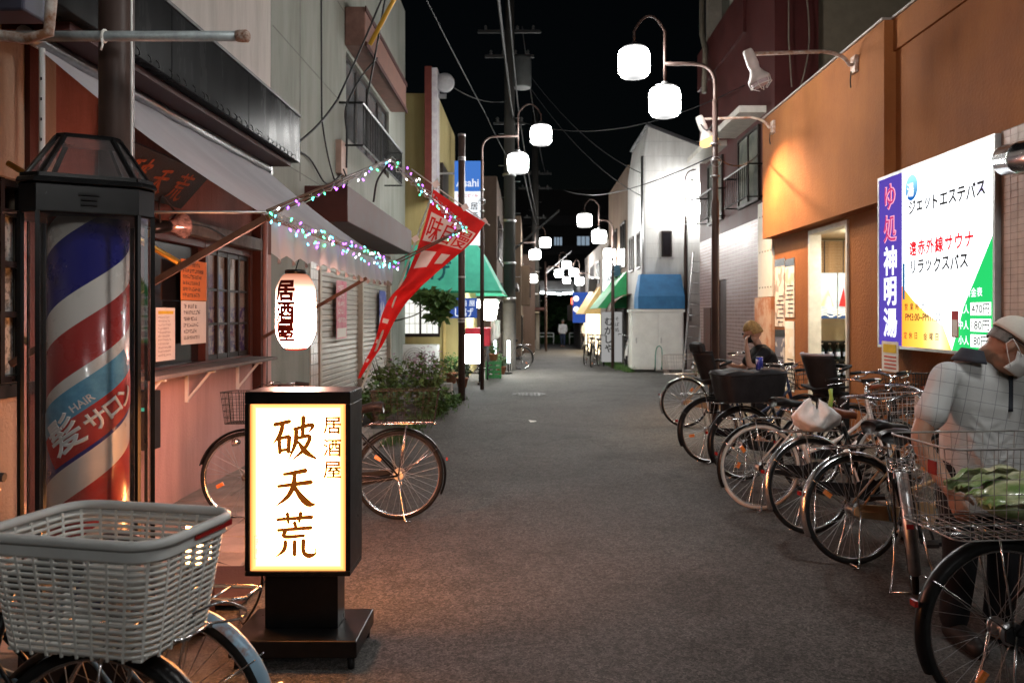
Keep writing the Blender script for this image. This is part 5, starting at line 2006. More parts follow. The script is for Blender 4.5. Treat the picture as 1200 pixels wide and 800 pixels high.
M_redcloth = M('banner_red', (.62, .022, .022), .7, var=.12, scale=6)
MB().grid(lambda u, v: flag(u, v), 16, 60).build('cloth', M_redcloth, nbn, True)
M_flagw = M('banner_white', (.75, .68, .66), .7, var=.06)
MB().grid(lambda u, v: flag(.06 + .90 * u, .085 + .125 * v, .006), 16, 8).build('white_panel', M_flagw, nbn, True)
b = MB()
ff = lambda x, y: flag(x, y, .012)
def fl_letter(b, ch, cu, cv, su, sv, lift=.012):
    vs, fs, gw, gh = glyphs(ch, 0, .12)
    b.add([flag(cu + a * su, cv - c * sv, lift) for a, c, _ in vs], fs)
    b.add([flag(cu + .014 + a * su, cv - c * sv, lift + .003) for a, c, _ in vs], fs)
for ch, cu in (('味', .22), ('自', .52), ('慢', .80)):
    fl_letter(b, ch, cu, .148, .30, .125)
b.build('red_lettering', M_redcloth, nbn, True)
b = MB()
MBg = lambda u0, u1, v0, v1: b.grid(lambda u, v: flag(u0 + (u1 - u0) * u, v0 + (v1 - v0) * v, .006), 6, 6)
MBg(.14, .52, .255, .35); MBg(.66, .86, .26, .33)
for q in range(3):
    MBg(.15, .55, .66 + q * .11, .68 + q * .11)
b.build('white_strokes', M_flagw, nbn, True)
MB().tube([fp_(482, 198, .01), fp_(574, 264, .01)], .007, 6).build('top_rod', M_white, nbn, True)
MB().tube([fp_(513, 208, .02), fp_(470, 330, .02), fp_(405, 505, .02), Vector((-2.22, 8.62, .03))], [.010, .012, .014, .014], 8).build('leaning_pole', M('pale_green_pole', (.42, .50, .46), .4), nbn, True)
for (u, v) in ((511, 216), (487, 280), (545, 243), (567, 260)):
    MB().cbox(fp_(u, v, -.005), (.07, .012, .06), (0, R(-32), 0)).build('loop_tab', M_flagw, nbn, True)

# ------------------------------------------------------------------ far left buildings
def windows(parent, face, lst, frame=M_frame, pane=None, axis='x'):
    """lst of (y0, y1, z0, z1) on a wall facing +x / -x at x = face[0], out = face[1]"""
    x, s = face
    for (y0, y1, z0, z1) in lst:
        f_ = MB()
        f_.box(min(x, x + s * .05), max(x, x + s * .05), y0, y1, z0, z0 + .06); f_.box(min(x, x + s * .05), max(x, x + s * .05), y0, y1, z1 - .06, z1)
        f_.box(min(x, x + s * .048), max(x, x + s * .048), y0, y0 + .06, z0 + .06, z1 - .06); f_.box(min(x, x + s * .048), max(x, x + s * .048), y1 - .06, y1, z0 + .06, z1 - .06)
        f_.box(min(x, x + s * .046), max(x, x + s * .046), (y0 + y1) / 2 - .03, (y0 + y1) / 2 + .03, z0 + .06, z1 - .06)
        o = f_.build('window', frame, parent, True)
        MB().box(min(x + s * .004, x + s * .02), max(x + s * .004, x + s * .02), y0 + .06, y1 - .06, z0 + .06, z1 - .06).build('pane', pane or M_glassdark, o, True)


M_brick = stucco('brown_wall', (.075, .05, .04), (.115, .078, .062))
M_tan = stucco('tan_wall', (.17, .115, .082), (.22, .16, .115))
M_dgrey = stucco('dark_wall', (.06, .06, .062), (.09, .09, .09))
l1 = thing('brown_house', 'dark brown house behind the nearer utility pole', 'building', (-1, 26, gz(26)))
MB().box(-8, -.95, 23.4, 29, -.4, 5.6).build('wall', M_brick, l1, True)
windows(l1, (-.95, 1), [(24, 25.5, .9, 2.0), (26.5, 28, .9, 2.0), (24, 25.6, 3.2, 4.5), (26.4, 28, 3.2, 4.5)])
MB().box(-.95, -.35, 24.2, 28.6, 2.35, 2.5).build('canopy', M('canopy_grey', (.16, .16, .16), .5), l1, True)
MB().box(-.95, -.62, 27.8, 28.7, 0, 2.0).build('shed', M('tin', (.2, .18, .16), .5), l1, True)
l2 = thing('tan_house', 'tan house with projecting upper box beyond the first utility pole', 'building', (-.4, 33, gz(33)))
MB().box(-8, -.30, 29.6, 37, -.6, 5.2).build('wall', M_tan, l2, True)
MB().box(-.30, .02, 30.4, 34, 1.9, 3.4).build('projecting_box', M_tan, l2, True)
windows(l2, (-.30, 1), [(30, 31.4, .4, 1.5), (32.4, 34, .4, 1.5), (35, 36.4, 2.6, 3.8)])
windows(l2, (.02, 1), [(31.2, 33.2, 2.2, 3.1)])
l3 = thing('dark_house', 'dark low house at the far left end of the street', 'building', (.2, 44, gz(44)))
MB().box(-8, .28, 38, 50, -.8, 4.4).build('wall', M_brick, l3, True)
windows(l3, (.28, 1), [(39, 41, .3, 1.6), (43, 45, .3, 1.6), (46, 48, 2.3, 3.4)])
MB().box(.28, .75, 39, 46, 1.75, 1.88).build('canopy', M_maroon, l3, True)


# utility poles
M_conc = M('pole_concrete', (.045, .043, .04), .85, var=.22, scale=2, streak=.15, bump=.2)
M_darksteel = M('dark_steel', (.03, .03, .03), .6)
def utility_pole(label, x, y, r, h, arms, box=False):
    g0 = gz(y)
    t = thing('utility_pole', label, 'utility pole', (x, y, g0), 0, 'utility poles')
    MB().tube([(0, 0, -.02), (0, 0, h)], [r, r * .68], 16).build('concrete_shaft', M_conc, t)
    MB().lathe([(r * 1.02, 0), (r * 1.0, 0), (r * 1.0, 1.9), (r * 1.02, 1.9)], 16, caps=False).build('lower_wrap', M('wrap_dark', (.10, .095, .09), .8), t)
    for (z, l, w_) in arms:
        MB().bar((-l / 2, 0, z), (l / 2, 0, z), w_, w_).build('crossarm', M_darksteel, t)
        for k in range(4):
            MB().lathe([(.03, 0), (.05, .03), (.03, .06), (.05, .09), (.02, .14)], 8, Matrix.Translation((-l / 2 + l * (k + .5) / 4, 0, z + .04))).build('insulator', M('insulator_grey', (.07, .07, .07), .5), t)
    b = MB()
    for k in range(14):
        s = 1 if k % 2 else -1
        b.tube([(s * r * .8, 0, 2.2 + k * .45), (s * (r + .12), 0, 2.2 + k * .45)], .009, 5)
    b.build('step_bolts', M_steel, t)
    for z in (2.0, 3.0, 4.2, 5.5):
        MB().lathe([(r * .97, 0), (r * 1.04, .01), (r * 1.04, .06), (r * .97, .07)], 16, Matrix.Translation((0, 0, z)), caps=False).build('steel_band', M_steel, t)
    if box:
        MB().lathe([(.25, 0), (.27, .05), (.27, .8), (.22, .88), (0, .9)], 16, Matrix.Translation((.35, 0, 8.0))).build('transformer', M('transformer_grey', (.08, .085, .085), .5), t)
        MB().bar((.05, 0, 3.35), (1.42, .2, 4.55), .06, .06).build('stay_arm', M_darksteel, t)
    return t


utility_pole('tall concrete utility pole beside the green awning shop', -.557, 22.6, .185, 13, [(9.6, 1.8, .08), (8.9, 1.4, .08), (7.0, .9, .06)], True)
utility_pole('farther concrete utility pole at the tan house', .33, 43.5, .24, 13, [(9.6, 1.8, .1), (8.8, 1.8, .1), (7.2, 1.2, .08)])
t = thing('thin_pole', 'thin dark pole beyond the second utility pole, near the street end', 'pole', (.95, 46, gz(46)))
MB().tube([(0, 0, 0), (0, 0, 5.0)], .07, 8).build('tube', M_brownpipe, t)
MB().bar((0, 0, 4.3), (1.5, 0, 5.6), .05, .05).build('stay_arm', M_steel, t)
# ------------------------------------------------------------------ bath house
M_orange = stucco('orange_stucco', (.23, .078, .022), (.31, .118, .036), 1.1, .8, 30, 1.0, grime=.3)
bh = thing('bath_house', 'orange stucco bath house with overhanging upper wall', 'building', (4.0, 9, 0))
b = MB()
b.box(3.9, 8, 8.75, 13.3, 2.8, 4.78)
b.build('upper_wall', M_orange, bh, True)
b = MB()
b.box(4.03, 8, 4.0, 8.75, 0, 4.43)
b.build('near_wall', M_orange, bh, True)
MB().box(4.0, 8, 4.0, 8.748, 4.43, 4.78).build('parapet_band', M_orange, bh, True)
b = MB()
b.box(4.1, 4.22, 8.75, 10.2, 0, 2.8); b.box(4.1, 4.22, 11.62, 13.3, 0, 2.8); b.box(4.1, 4.22, 10.2, 11.62, 2.76, 2.8)
b.build('lower_wall', M_orange, bh, True)
b = MB()
b.box(3.88, 4.05, 8.76, 13.32, 4.785, 4.81); b.box(3.98, 4.2, 4, 8.755, 4.785, 4.81)
b.build('coping', M('coping_metal', (.5, .46, .42), .35, .6), bh, True)
b = MB()
for y, w_ in ((11.56, .06), (10.2, .05)):
    b.box(4.07, 4.24, y, y + w_, 0, 2.76)
b.box(4.07, 4.24, 10.25, 11.56, 2.70, 2.76)
b.build('door_frame', M('pale_frame', (.58, .55, .48), .45), bh, True)
# entrance room
M_cream = M('cream_wall', (.62, .56, .40), .8, var=.06)
b = MB()
b.box(4.22, 7, 13.15, 13.25, 0, 2.76); b.box(6.9, 7, 9.0, 13.15, 0, 2.76); b.box(4.22, 7, 9.0, 9.1, 0, 2.76)
b.build('entrance_walls', M_cream, bh, True)
MB().box(4.22, 7, 9.0, 13.2, 2.76, 2.79).build('entrance_ceiling', M_cream, bh, True)
MB().box(4.22, 7, 9.0, 13.2, 0, .06).build('entrance_floor', M_tan, bh, True)
lt = thing('entrance_lamp', 'white ceiling lamp inside the bath house entrance', 'lamp', (5.2, 11.2, 2.6))
MB().box(4.7, 5.7, 10.6, 11.6, 2.68, 2.74).build('diffuser', E('entrance_glow', (1, .93, .78), 30), lt, True)
bl = thing('bamboo_blind', 'brown bamboo blind hanging in the bath house entrance', 'blind', (5.0, 12.7, 2.2))
sm_ = MB().box(4.56, 5.9, -.006, .006, -.011, .011).mesh('bamboo_slat'); sm_.materials.append(M('bamboo', (.20, .12, .055), .6, var=.4, scale=9))
for k in range(23):
    o = link('bamboo_slat', sm_, bl, True); o.location = (0, 12.7 + (.006 if k % 2 else 0), 2.70 - k * .0235)
for x in (4.7, 5.0, 5.3, 5.6):
    MB().box(x, x + .012, 12.685, 12.692, 2.16, 2.72).build('cord', M_wood_dark, bl, True)
nr = thing('noren_curtain', 'pale blue noren curtain with waves and sails in the bath house entrance', 'curtain', (5.0, 12.6, 1.5))
M_noren = M('noren_cloth', (.40, .50, .58), .8, var=.12, scale=5)
for k in range(4):
    x0 = 4.58 + k * .31
    p = MB().grid(lambda u, v, x0=x0: (x0 + .295 * u, 12.6 + .02 * math.sin(u * 9 + k) * v, 2.2 - .72 * v), 8, 6).build('cloth_panel', M_noren, nr, True)
    fnn = lambda u, v, e=.01: Vector((x0 + .295 * u, 12.6 + .02 * math.sin(u * 9 + k) * v - e, 2.2 - .72 * v))
    b = MB()
    for q in range(3):
        b.grid(lambda u, v: fnn(u, .78 + q * .07 + .025 * math.sin(u * 9 + q) + .03 * v), 10, 1)
    b.build('wave_print', M_paper, p, True)
    b = MB(); b.grid(lambda u, v: fnn(u, .90 + .1 * v, .006), 8, 1); b.build('navy_hem', M('navy_print', (.03, .07, .18), .8), p, True)
    if k == 1:
        b = MB()
        b.add([fnn(.35, .2), fnn(.8, .74), fnn(.45, .74)], [(0, 2, 1)]); b.add([fnn(.3, .3), fnn(.38, .74), fnn(.05, .72)], [(0, 2, 1)])
        b.build('red_sail', M_redcloth, p, True)
    if k in (0, 2):
        b = MB(); b.add([fnn(.5, .35), fnn(.85, .74), fnn(.1, .72)], [(0, 2, 1)]); b.build('yellow_sail', M('pale_yellow_print', (.65, .6, .35), .8), p, True)
shf = thing('bottle_shelf', 'dark shelf of bottles inside the bath house entrance', 'shelf', (5.1, 12.6, 0))
b = MB()
for z in (.55, .84, 1.13):
    b.box(4.5, 6.0, 12.4, 12.8, z - .03, z)
b.box(4.5, 6.0, 12.78, 12.8, .06, 1.12); b.box(4.48, 4.52, 12.4, 12.8, .06, 1.12)
b.build('rack', M_black, shf, True)
bot = MB().lathe([(.04, 0), (.043, .02), (.043, .15), (.018, .20), (.018, .25), (.02, .255)], 10).mesh('bottle'); bot.materials.append(M('bottle_glass', (.015, .03, .03), .15))
lab_ = MB().lathe([(.0445, .05), (.0445, .12)], 10, caps=False).mesh('paper_label'); lab_.materials.append(M('bottle_label', (.5, .52, .55), .6, col2=(.05, .12, .35), scale=6))
cap_ = MB().lathe([(.021, .235), (.021, .26), (0, .262)], 8).mesh('cap'); cap_.materials.append(M_white)
for j in range(2):
    for k in range(11):
        o = link('glass_bottle', bot); o.location = (4.60 + k * .125, 12.52, (.84, .55)[j])
        tag(o, 'dark bottle in the %s row of the bath house shelf' % ('upper', 'lower')[j], 'bottle', 'bottles in the %s row' % ('upper', 'lower')[j])
        a = link('paper_label', lab_, o); a = link('cap', cap_, o)

# wall posters
for k, (y0, y1, z0, z1, lab, c, c2) in enumerate(((12.75, 13.24, 1.35, 2.45, 'tall upper poster with black heading on the bath house wall', (.78, .68, .58), (.42, .33, .28)),
                                                (12.28, 12.72, 1.5, 2.42, 'pale upper poster nearest the bath house door', (.78, .72, .64), (.62, .5, .38)),
                                                (12.75, 13.24, .35, 1.30, 'lower poster with dark photograph on the bath house wall', (.12, .12, .16), (.45, .42, .4)),
                                                (12.28, 12.72, .35, 1.44, 'white lower notice beside the bath house door', (.78, .74, .66), (.70, .62, .5)))):
    po = thing('wall_poster', lab, 'poster', (4.09, y0, z0), 0, 'posters on the bath house wall')
    MB().box(4.088, 4.094, y0, y1, z0, z1).build('paper_sheet', M('poster_%d' % k, c, .6, col2=c2, scale=5, detail=1, mixlo=.52, mixhi=.56), po, True)
    MB().box(4.084, 4.0875, y0, y1, z1 - .12, z1).build('heading', M_black if k != 3 else M_paper, po, True)
    b = MB()
    rr = random.Random(40 + k)
    for q in range(7):
        z = z0 + .06 + q * .07
        b.box(4.0845, 4.0872, y0 + .05, y0 + .05 + rr.uniform(.2, .36), z, z + .02)
    b.build('printed_lines', M_ink, po, True)


# outreach lamps
def flood(label, y, z, x_end, lit):
    t = thing('arm_lamp', label, 'lamp', (3.9, y, z), 0, 'lamps on arms over the bath house wall')
    mp = M('lamp_paint', (.55, .48, .44), .5, .2, col2=(.35, .2, .13), scale=16)
    MB().box(3.86, 3.90, y - .07, y + .07, z - .1, z + .1).build('wall_plate', mp, t, True)
    MB().tube([(3.87, y, z)] + bezier((3.82, y, z), (3.76, y, z + .14), (3.5, y, z + .16), 6) + [(x_end, y, z + .13)], .022, 8).build('arm', mp, t, True)
    MB().tube(catmull([(3.84, y, z - .08), (3.82, y - .03, z - .2), (3.85, y + .03, z - .26)]), .008, 5).build('loose_wire', M_cable, t, True)
    m = Matrix.Translation((x_end, y, z + .13)) @ rotm((0, R(180 - 22), 0))
    MB().lathe([(.05, -.05), (.06, -.03), (.07, .14), (.06, .20), (.09, .26), (.13, .31), (.135, .35)], 16, m, caps=True).build('lamp_head', M('head_paint', (.62, .58, .56), .45), t, True)
    b = MB()
    if lit:
        MB().lathe([(.135, .33), (.155, .37), (.15, .41), (.10, .45), (0, .465)], 16, m).build('bulb', E('warm_bulb', (1, .58, .24), 1.3), t, True)
        ld = bpy.data.lights.new('flood_light', 'SPOT')
        ld.energy = 1100; ld.color = (1, .62, .34); ld.spot_size = R(118); ld.spot_blend = .8; ld.shadow_soft_size = .08
        lo = bpy.data.objects.new('flood_light', ld); COL.objects.link(lo)
        lo.parent = t
        src = Vector((x_end + .16, y, z - .30)); tgt = Vector((4.0, y - .55, z - 2.1))
        lo.location = src - Vector(t.location)
        lo.rotation_euler = (tgt - src).to_track_quat('-Z', 'Y').to_euler()
    else:
        MB().lathe([(.12, .345), (.11, .38), (.07, .41), (0, .42)], 16, m).build('bulb', M('unlit_bulb', (.5, .42, .45), .15), t, True)
        for k in range(6):
            a = k * PI / 3
            b.tube([m @ Vector((.135 * math.cos(a), .135 * math.sin(a), .34)), m @ Vector((.13 * math.cos(a), .13 * math.sin(a), .40)), m @ Vector((.05 * math.cos(a), .05 * math.sin(a), .455))], .006, 4)
        b.tube([m @ Vector((.13 * math.cos(a), .13 * math.sin(a), .40)) for a in [i * PI / 8 for i in range(16)]], .006, 4, closed=True)
        b.build('wire_guard', M_white, t, True)
    return t


flood('unlit caged lamp on a white arm high on the orange wall', 9.5, 4.52, 2.62, False)
flood('lit warm lamp on an arm shining on the orange wall corner', 12.68, 4.52, 2.72, True)

# tiled wall beyond the big sign, near side
tw = thing('tile_panel', 'pale beige tiled wall strip next to the price list of the lit sign', 'wall', (4.0, 5.5, 0))
MB().box(3.885, 4.028, 4.0, 6.55, 0, 3.05).build('backing', M('grout', (.22, .17, .14), .9), tw, True)
tm = MB().box(-.006, 0, .004, .092, .004, .052).mesh('tile'); tm.materials.append(M('beige_tile', (.48, .36, .30), .35, var=.15, scale=4))
b = MB()
for j in range(54):
    for i in range(26):
        b.box(3.879, 3.885, 4.02 + i * .096, 4.108 + i * .096, .02 + j * .056, .072 + j * .056)
o = b.build('tiles', _mats['beige_tile'], tw, True); o['kind'] = 'stuff'
dk = thing('exhaust_duct', 'shiny metal exhaust duct sticking out of the tiled wall', 'duct', (4.0, 6.2, 2.6))
MB().lathe([(.0, -.02), (.12, -.02), (.12, .16), (.128, .165), (.128, .2), (.12, .21), (.12, .5), (0, .5)], 20, Matrix.Translation((3.76, 6.25, 2.76)) @ rotm((R(96), 0, 0))).build('pipe', M_chrome, dk, True)
MB().box(3.76, 3.88, 6.0, 6.05, 2.7, 2.8).build('bracket', M_steel, dk, True)

# the big lit sign
SX, SY0, SZ0, SW, SH = 3.85, 8.75, 1.22, 2.15, 1.79
bs_ = thing('bath_sign', 'big lit bath house sign reading ゆ処 神明湯 with services, hours and prices', 'sign', (3.92, 7.7, 1.22))
sf = lambda e: (lambda x, y: (SX - e, SY0 - x, SZ0 + y))
b = MB()
b.box(SX - .008, 4.02, SY0 - .0, SY0 + .03, SZ0 - .03, SZ0 + SH + .03); b.box(SX - .008, 4.02, SY0 - SW - .03, SY0 - SW, SZ0 - .03, SZ0 + SH + .03)
b.box(SX - .008, 4.02, SY0 - SW, SY0, SZ0 + SH, SZ0 + SH + .03); b.box(SX - .008, 4.02, SY0 - SW, SY0, SZ0 - .03, SZ0)
b.build('frame', M('sign_frame', (.5, .5, .5), .35, .7), bs_, True)
MB().box(SX + .01, 4.02, SY0 - SW, SY0, SZ0, SZ0 + SH).build('case', M_white, bs_, True)


def panel(name, pts, mat, e):
    f_ = sf(e)
    return MB().add([f_(*p) for p in pts], [tuple(range(len(pts)))]).build(name, mat, bs_, True)


panel('white_panel', [(.53, 0), (SW, 0), (SW, SH), (.53, SH)], E('sign_white_glow', (.93, .97, 1), 1.9), 0)
panel('purple_strip', [(0, 0), (.53, 0), (.53, SH), (0, SH)], E('sign_purple', (.065, .040, .27), 1.1), 0)
# printed fades: stacked slices of print
def fade(name, top, c0, c1, n, x0, x1, e, left):
    for k in range(n):
        pass


def grad_mat(name, stops, axis, lo, hi, strength):
    m = E(name, (1, 1, 1), strength)
    t = m.node_tree
    e = [n for n in t.nodes if n.type == 'EMISSION'][0]
    tc = add_node(t, 'ShaderNodeTexCoord'); sx = add_node(t, 'ShaderNodeSeparateXYZ')
    t.links.new(tc.outputs['Object'], sx.inputs['Vector'])
    mr = add_node(t, 'ShaderNodeMapRange'); mr.inputs['From Min'].default_value = lo; mr.inputs['From Max'].default_value = hi
    t.links.new(sx.outputs[axis], mr.inputs['Value'])
    rp = add_node(t, 'ShaderNodeValToRGB')
    rp.color_ramp.elements[0].color = (*stops[0][1], 1); rp.color_ramp.elements[0].position = stops[0][0]
    rp.color_ramp.elements[1].color = (*stops[-1][1], 1); rp.color_ramp.elements[1].position = stops[-1][0]
    for p, c in stops[1:-1]:
        x = rp.color_ramp.elements.new(p); x.color = (*c, 1)
    t.links.new(mr.outputs['Result'], rp.inputs['Fac'])
    t.links.new(rp.outputs['Color'], e.inputs['Color'])
    return m


panel('orange_print', [(.53, 0), (1.50, 0), (1.35, .22), (1.05, .33), (.8, .45), (.53, .62)], grad_mat('sign_orange', [(0, (1, .26, .02)), (.45, (1, .48, .07)), (.8, (1, .85, .45)), (1, (.85, .35, .04))], 'Y', SY0 - .5, SY0 - 1.5, 1.3), .002)
panel('green_print', [(1.50, 0), (SW, 0), (SW, 1.0), (1.70, .40)], grad_mat('sign_green', [(0, (.50, .9, .45)), (.35, (.03, .50, .12)), (1, (.015, .42, .10))], 'Y', SY0 - 1.4, SY0 - 1.75, 1.1), .002)
INK = M('sign_ink', (.02, .02, .025), .7)
REDI = E('sign_red_ink', (.75, .02, .03), .8)
f4 = sf(.004)
b = MB()
letter(b, 'ジェットエステバス', (1.36, 1.40), .155, .034, fn=f4, spread=.152)
letter(b, 'リラックスバス', (1.24, .80), .155, .034, fn=f4, spread=.155)
letter(b, '営業時間', (.80, .405), .075, .012, fn=f4, spread=.115)
letter(b, 'PM3:00~PM11:30', (.96, .30), .10, .015, fn=f4, width=.70)
letter(b, '定休日', (.72, .115), .075, .012, fn=f4, spread=.11)
letter(b, '金曜日', (1.13, .115), .075, .012, fn=f4, spread=.11)
b.build('lettering', INK, bs_, True)
b = MB(); letter(b, '遠赤外線サウナ', (1.28, .985), .155, .034, fn=f4, spread=.17)
b.build('red_lettering', REDI, bs_, True)
b = MB(); letter(b, 'ボディマッサージバス', (1.36, 1.19), .13, .0, fn=f4, spread=.142)
letter(b, '水風呂 薬湯', (1.28, .60), .12, .0, fn=f4, spread=.16)
b.build('faded_lettering', E('sign_faded_ink', (.50, .58, .66), 1.05), bs_, True)
b = MB(); letter(b, 'ゆ処', (.265, 1.58), .30, .035, True, 1.13, f4)
b.build('pink_lettering', E('sign_pink', (.75, .30, .42), 1.1), bs_, True)
b = MB(); letter(b, 'ゆ処', (.265, 1.58), .30, .004, True, 1.13, sf(.0095))
b.build('crimson_lettering', E('sign_crimson', (.42, .03, .12), 1.0), bs_, True)
b = MB(); letter(b, '神明湯', (.265, .90), .32, .03, True, 1.03, f4)
b.build('white_lettering', E('sign_white_letters', (.80, .80, .95), 1.2), bs_, True)
b = MB(); letter(b, '料金表', (1.86, .52), .085, .015, fn=f4, spread=.09)
for z, s in ((.375, '大人'), (.235, '中人'), (.10, '小人')):
    letter(b, s, (1.70, z), .085, .015, fn=f4)
b.build('price_heading', E('sign_white_letters', (.8, .8, .95), 1.2), bs_, True)
for z in (.375, .235, .10):
    panel('price_box', [(1.81, z - .055), (2.12, z - .055), (2.12, z + .055), (1.81, z + .055)], E('price_white', (.95, 1, .95), 1.4), .004)
b = MB()
for z, s in ((.375, '470円'), (.235, '180円'), (.10, '80円')):
    letter(b, s, (1.965, z), .10, .015, fn=sf(.006), width=.27 if len(s) > 3 else .21)
b.build('price_figures', INK, bs_, True)
b = MB(); b.add([f4(.74 + .13 * math.cos(a), 1.60 + .13 * math.sin(a)) for a in [R(k * 12) for k in range(30)]], [tuple(range(30))])
b.build('blue_disc', grad_mat('sign_disc', [(0, (.01, .10, .35)), (1, (.35, .8, .95))], 'Z', SZ0 + 1.5, SZ0 + 1.72, 1.0), bs_, True)
b = MB(); letter(b, '湯', (.72, 1.58), .15, .02, fn=sf(.006)); b.build('disc_lettering', E('sign_white_letters', (.8, .8, .95), 1.2), bs_, True)
b = MB(); b.add([f4(1.97 + .13 * math.cos(a), 1.50 + .13 * math.sin(a)) for a in [R(180 + k * 9) for k in range(21)]], [tuple(range(21))])
b.build('violet_disc', grad_mat('sign_violet', [(0, (.38, .33, .65)), (1, (.95, .97, 1))], 'Z', SZ0 + 1.36, SZ0 + 1.48, 1.5), bs_, True)
panel('dark_blue_label', [(.55, .48), (.60, .48), (.60, .85), (.55, .85)], E('label_blue', (.02, .12, .25), .8), .005)
panel('small_sticker', [(1.50, .12), (1.62, .12), (1.62, .36), (1.50, .36)], M('red_sticker', (.5, .05, .06), .6), .005)
panel('sticker_paper', [(1.515, .13), (1.605, .13), (1.605, .28), (1.515, .28)], M_paper, .007)
po = thing('hanging_notice', 'small white notice hanging below the purple end of the big sign', 'notice', (3.84, 8.5, .98))
MB().box(3.836, 3.84, 8.28, 8.66, .94, 1.26).build('paper_sheet', M_paper, po, True)
MB().box(3.832, 3.8355, 8.32, 8.62, 1.14, 1.23).build('yellow_heading', M('yellow_print', (.7, .5, .05), .8), po, True)
b = MB()
for q in range(4):
    b.box(3.8325, 3.8355, 8.32, 8.6, .97 + q * .04, .985 + q * .04)
b.build('printed_lines', M('red_print', (.5, .08, .05), .8), po, True)

# ------------------------------------------------------------------ white panel and pier between bath house and tiled block
pr = thing('white_pier', 'white panelled pier with an orange brick foot beside the bath house', 'pier', (4.1, 13.5, 0))
MB().box(4.08, 4.6, 13.36, 14.2, 1.85, 3.5).build('white_panel', M('pier_white', (.62, .58, .5), .6, var=.05), pr, True)
b = MB()
for z in (2.0, 2.62, 3.24):
    for k in range(5):
        b.box(4.074, 4.08, 13.42 + k * .16, 13.45 + k * .16, z, z + .025)
b.build('bolt', M_ink, pr, True)
MB().box(4.05, 4.6, 13.34, 14.3, 0, 1.84).build('brick_foot', M('orange_brick', (.42, .17, .08), .7, col2=(.52, .33, .22), scale=3, mixlo=.45, mixhi=.55), pr, True)

# ------------------------------------------------------------------ red tiled block
M_redtile = M('red_tile', (.13, .065, .062), .4, var=.2, scale=3)


def tile_mat():
    m = M('red_tile_wall', (.20, .105, .10), .35, var=.15, scale=2)
    t, p = nodes(m)
    tc = add_node(t, 'ShaderNodeTexCoord'); mp = add_node(t, 'ShaderNodeMapping')
    mp.inputs['Rotation'].default_value = (0, R(90), R(90))
    sx = add_node(t, 'ShaderNodeSeparateXYZ'); cx = add_node(t, 'ShaderNodeCombineXYZ')
    t.links.new(tc.outputs['Object'], sx.inputs['Vector'])
    ad = add_node(t, 'ShaderNodeMath', operation='ADD')
    t.links.new(sx.outputs['X'], ad.inputs[0]); t.links.new(sx.outputs['Y'], ad.inputs[1])
    t.links.new(ad.outputs['Value'], cx.inputs['X']); t.links.new(sx.outputs['Z'], cx.inputs['Y'])
    br_ = add_node(t, 'ShaderNodeTexBrick')
    br_.offset = 0
    br_.inputs['Scale'].default_value = 1
    br_.inputs['Brick Width'].default_value = .23; br_.inputs['Row Height'].default_value = .075
    br_.inputs['Mortar Size'].default_value = .007
    br_.inputs['Color1'].default_value = (.21, .115, .112, 1); br_.inputs['Color2'].default_value = (.16, .083, .08, 1); br_.inputs['Mortar'].default_value = (.34, .27, .26, 1)
    t.links.new(cx.outputs['Vector'], br_.inputs['Vector'])
    t.links.new(br_.outputs['Color'], p.inputs['Base Color'])
    bp_ = add_node(t, 'ShaderNodeBump'); bp_.inputs['Strength'].default_value = .6; bp_.inputs['Distance'].default_value = .01; bp_.invert = True
    t.links.new(br_.outputs['Fac'], bp_.inputs['Height']); t.links.new(bp_.outputs['Normal'], p.inputs['Normal'])
    return m


M_tilewall = tile_mat()
rb = thing('red_tiled_block', 'tall dark red tiled apartment block behind the orange bath house', 'building', (4.2, 16, 0))
b = MB()
b.box(4.2, 9, 13.62, 16.95, 0, 3.3); b.box(4.2, 9, 17.75, 19.6, 0, 3.3); b.box(4.2, 9, 16.95, 17.75, 2.3, 3.3)
b.box(4.6, 9, 16.95, 17.75, 0, 2.3)
b.build('tiled_wall', M_tilewall, rb, True)
M_dred = M('dark_red_wall', (.055, .013, .012), .55, var=.15, scale=2)
MB().box(4.2, 4.95, 13.62, 19.6, 3.3, 7.0).build('upper_wall', M_dred, rb, True)
MB().box(4.95, 9, 13.72, 19.6, 3.3, 10).build('side_wall', M('side_beige', (.13, .11, .08), .8, var=.1), rb, True)
MB().box(4.2, 4.95, 13.62, 15.4, 7.0, 11).build('upper_corner', M_dred, rb, True)
MB().box(4.5, 4.95, 15.4, 19.6, 7.0, 11).build('recess_wall', M('recess_grey', (.09, .085, .07), .8), rb, True)
for y in (16.4, 18.6):
    MB().box(4.2, 4.5, y, y + .3, 7.0, 11).build('balcony_column', M('balcony_beige', (.2, .18, .15), .7), rb, True)
MB().box(4.14, 4.2, 15.4, 19.6, 7.0, 7.9).build('balcony_front', M_dred, rb, True)
windows(rb, (4.2, -1), [(14.45, 15.9, 3.62, 5.0), (17.2, 18.6, 3.6, 5.0)], pane=M('dim_pane', (.20, .20, .17), .2, col2=(.09, .10, .09), scale=2))
MB().box(3.72, 4.2, 14.1, 16.2, 5.12, 5.24).build('window_canopy', M('canopy_white', (.6, .57, .52), .6), rb, True)
MB().box(3.75, 4.2, 16.9, 18.9, 5.12, 5.24).build('window_canopy', M('canopy_white', (.6, .57, .52), .6), rb, True)
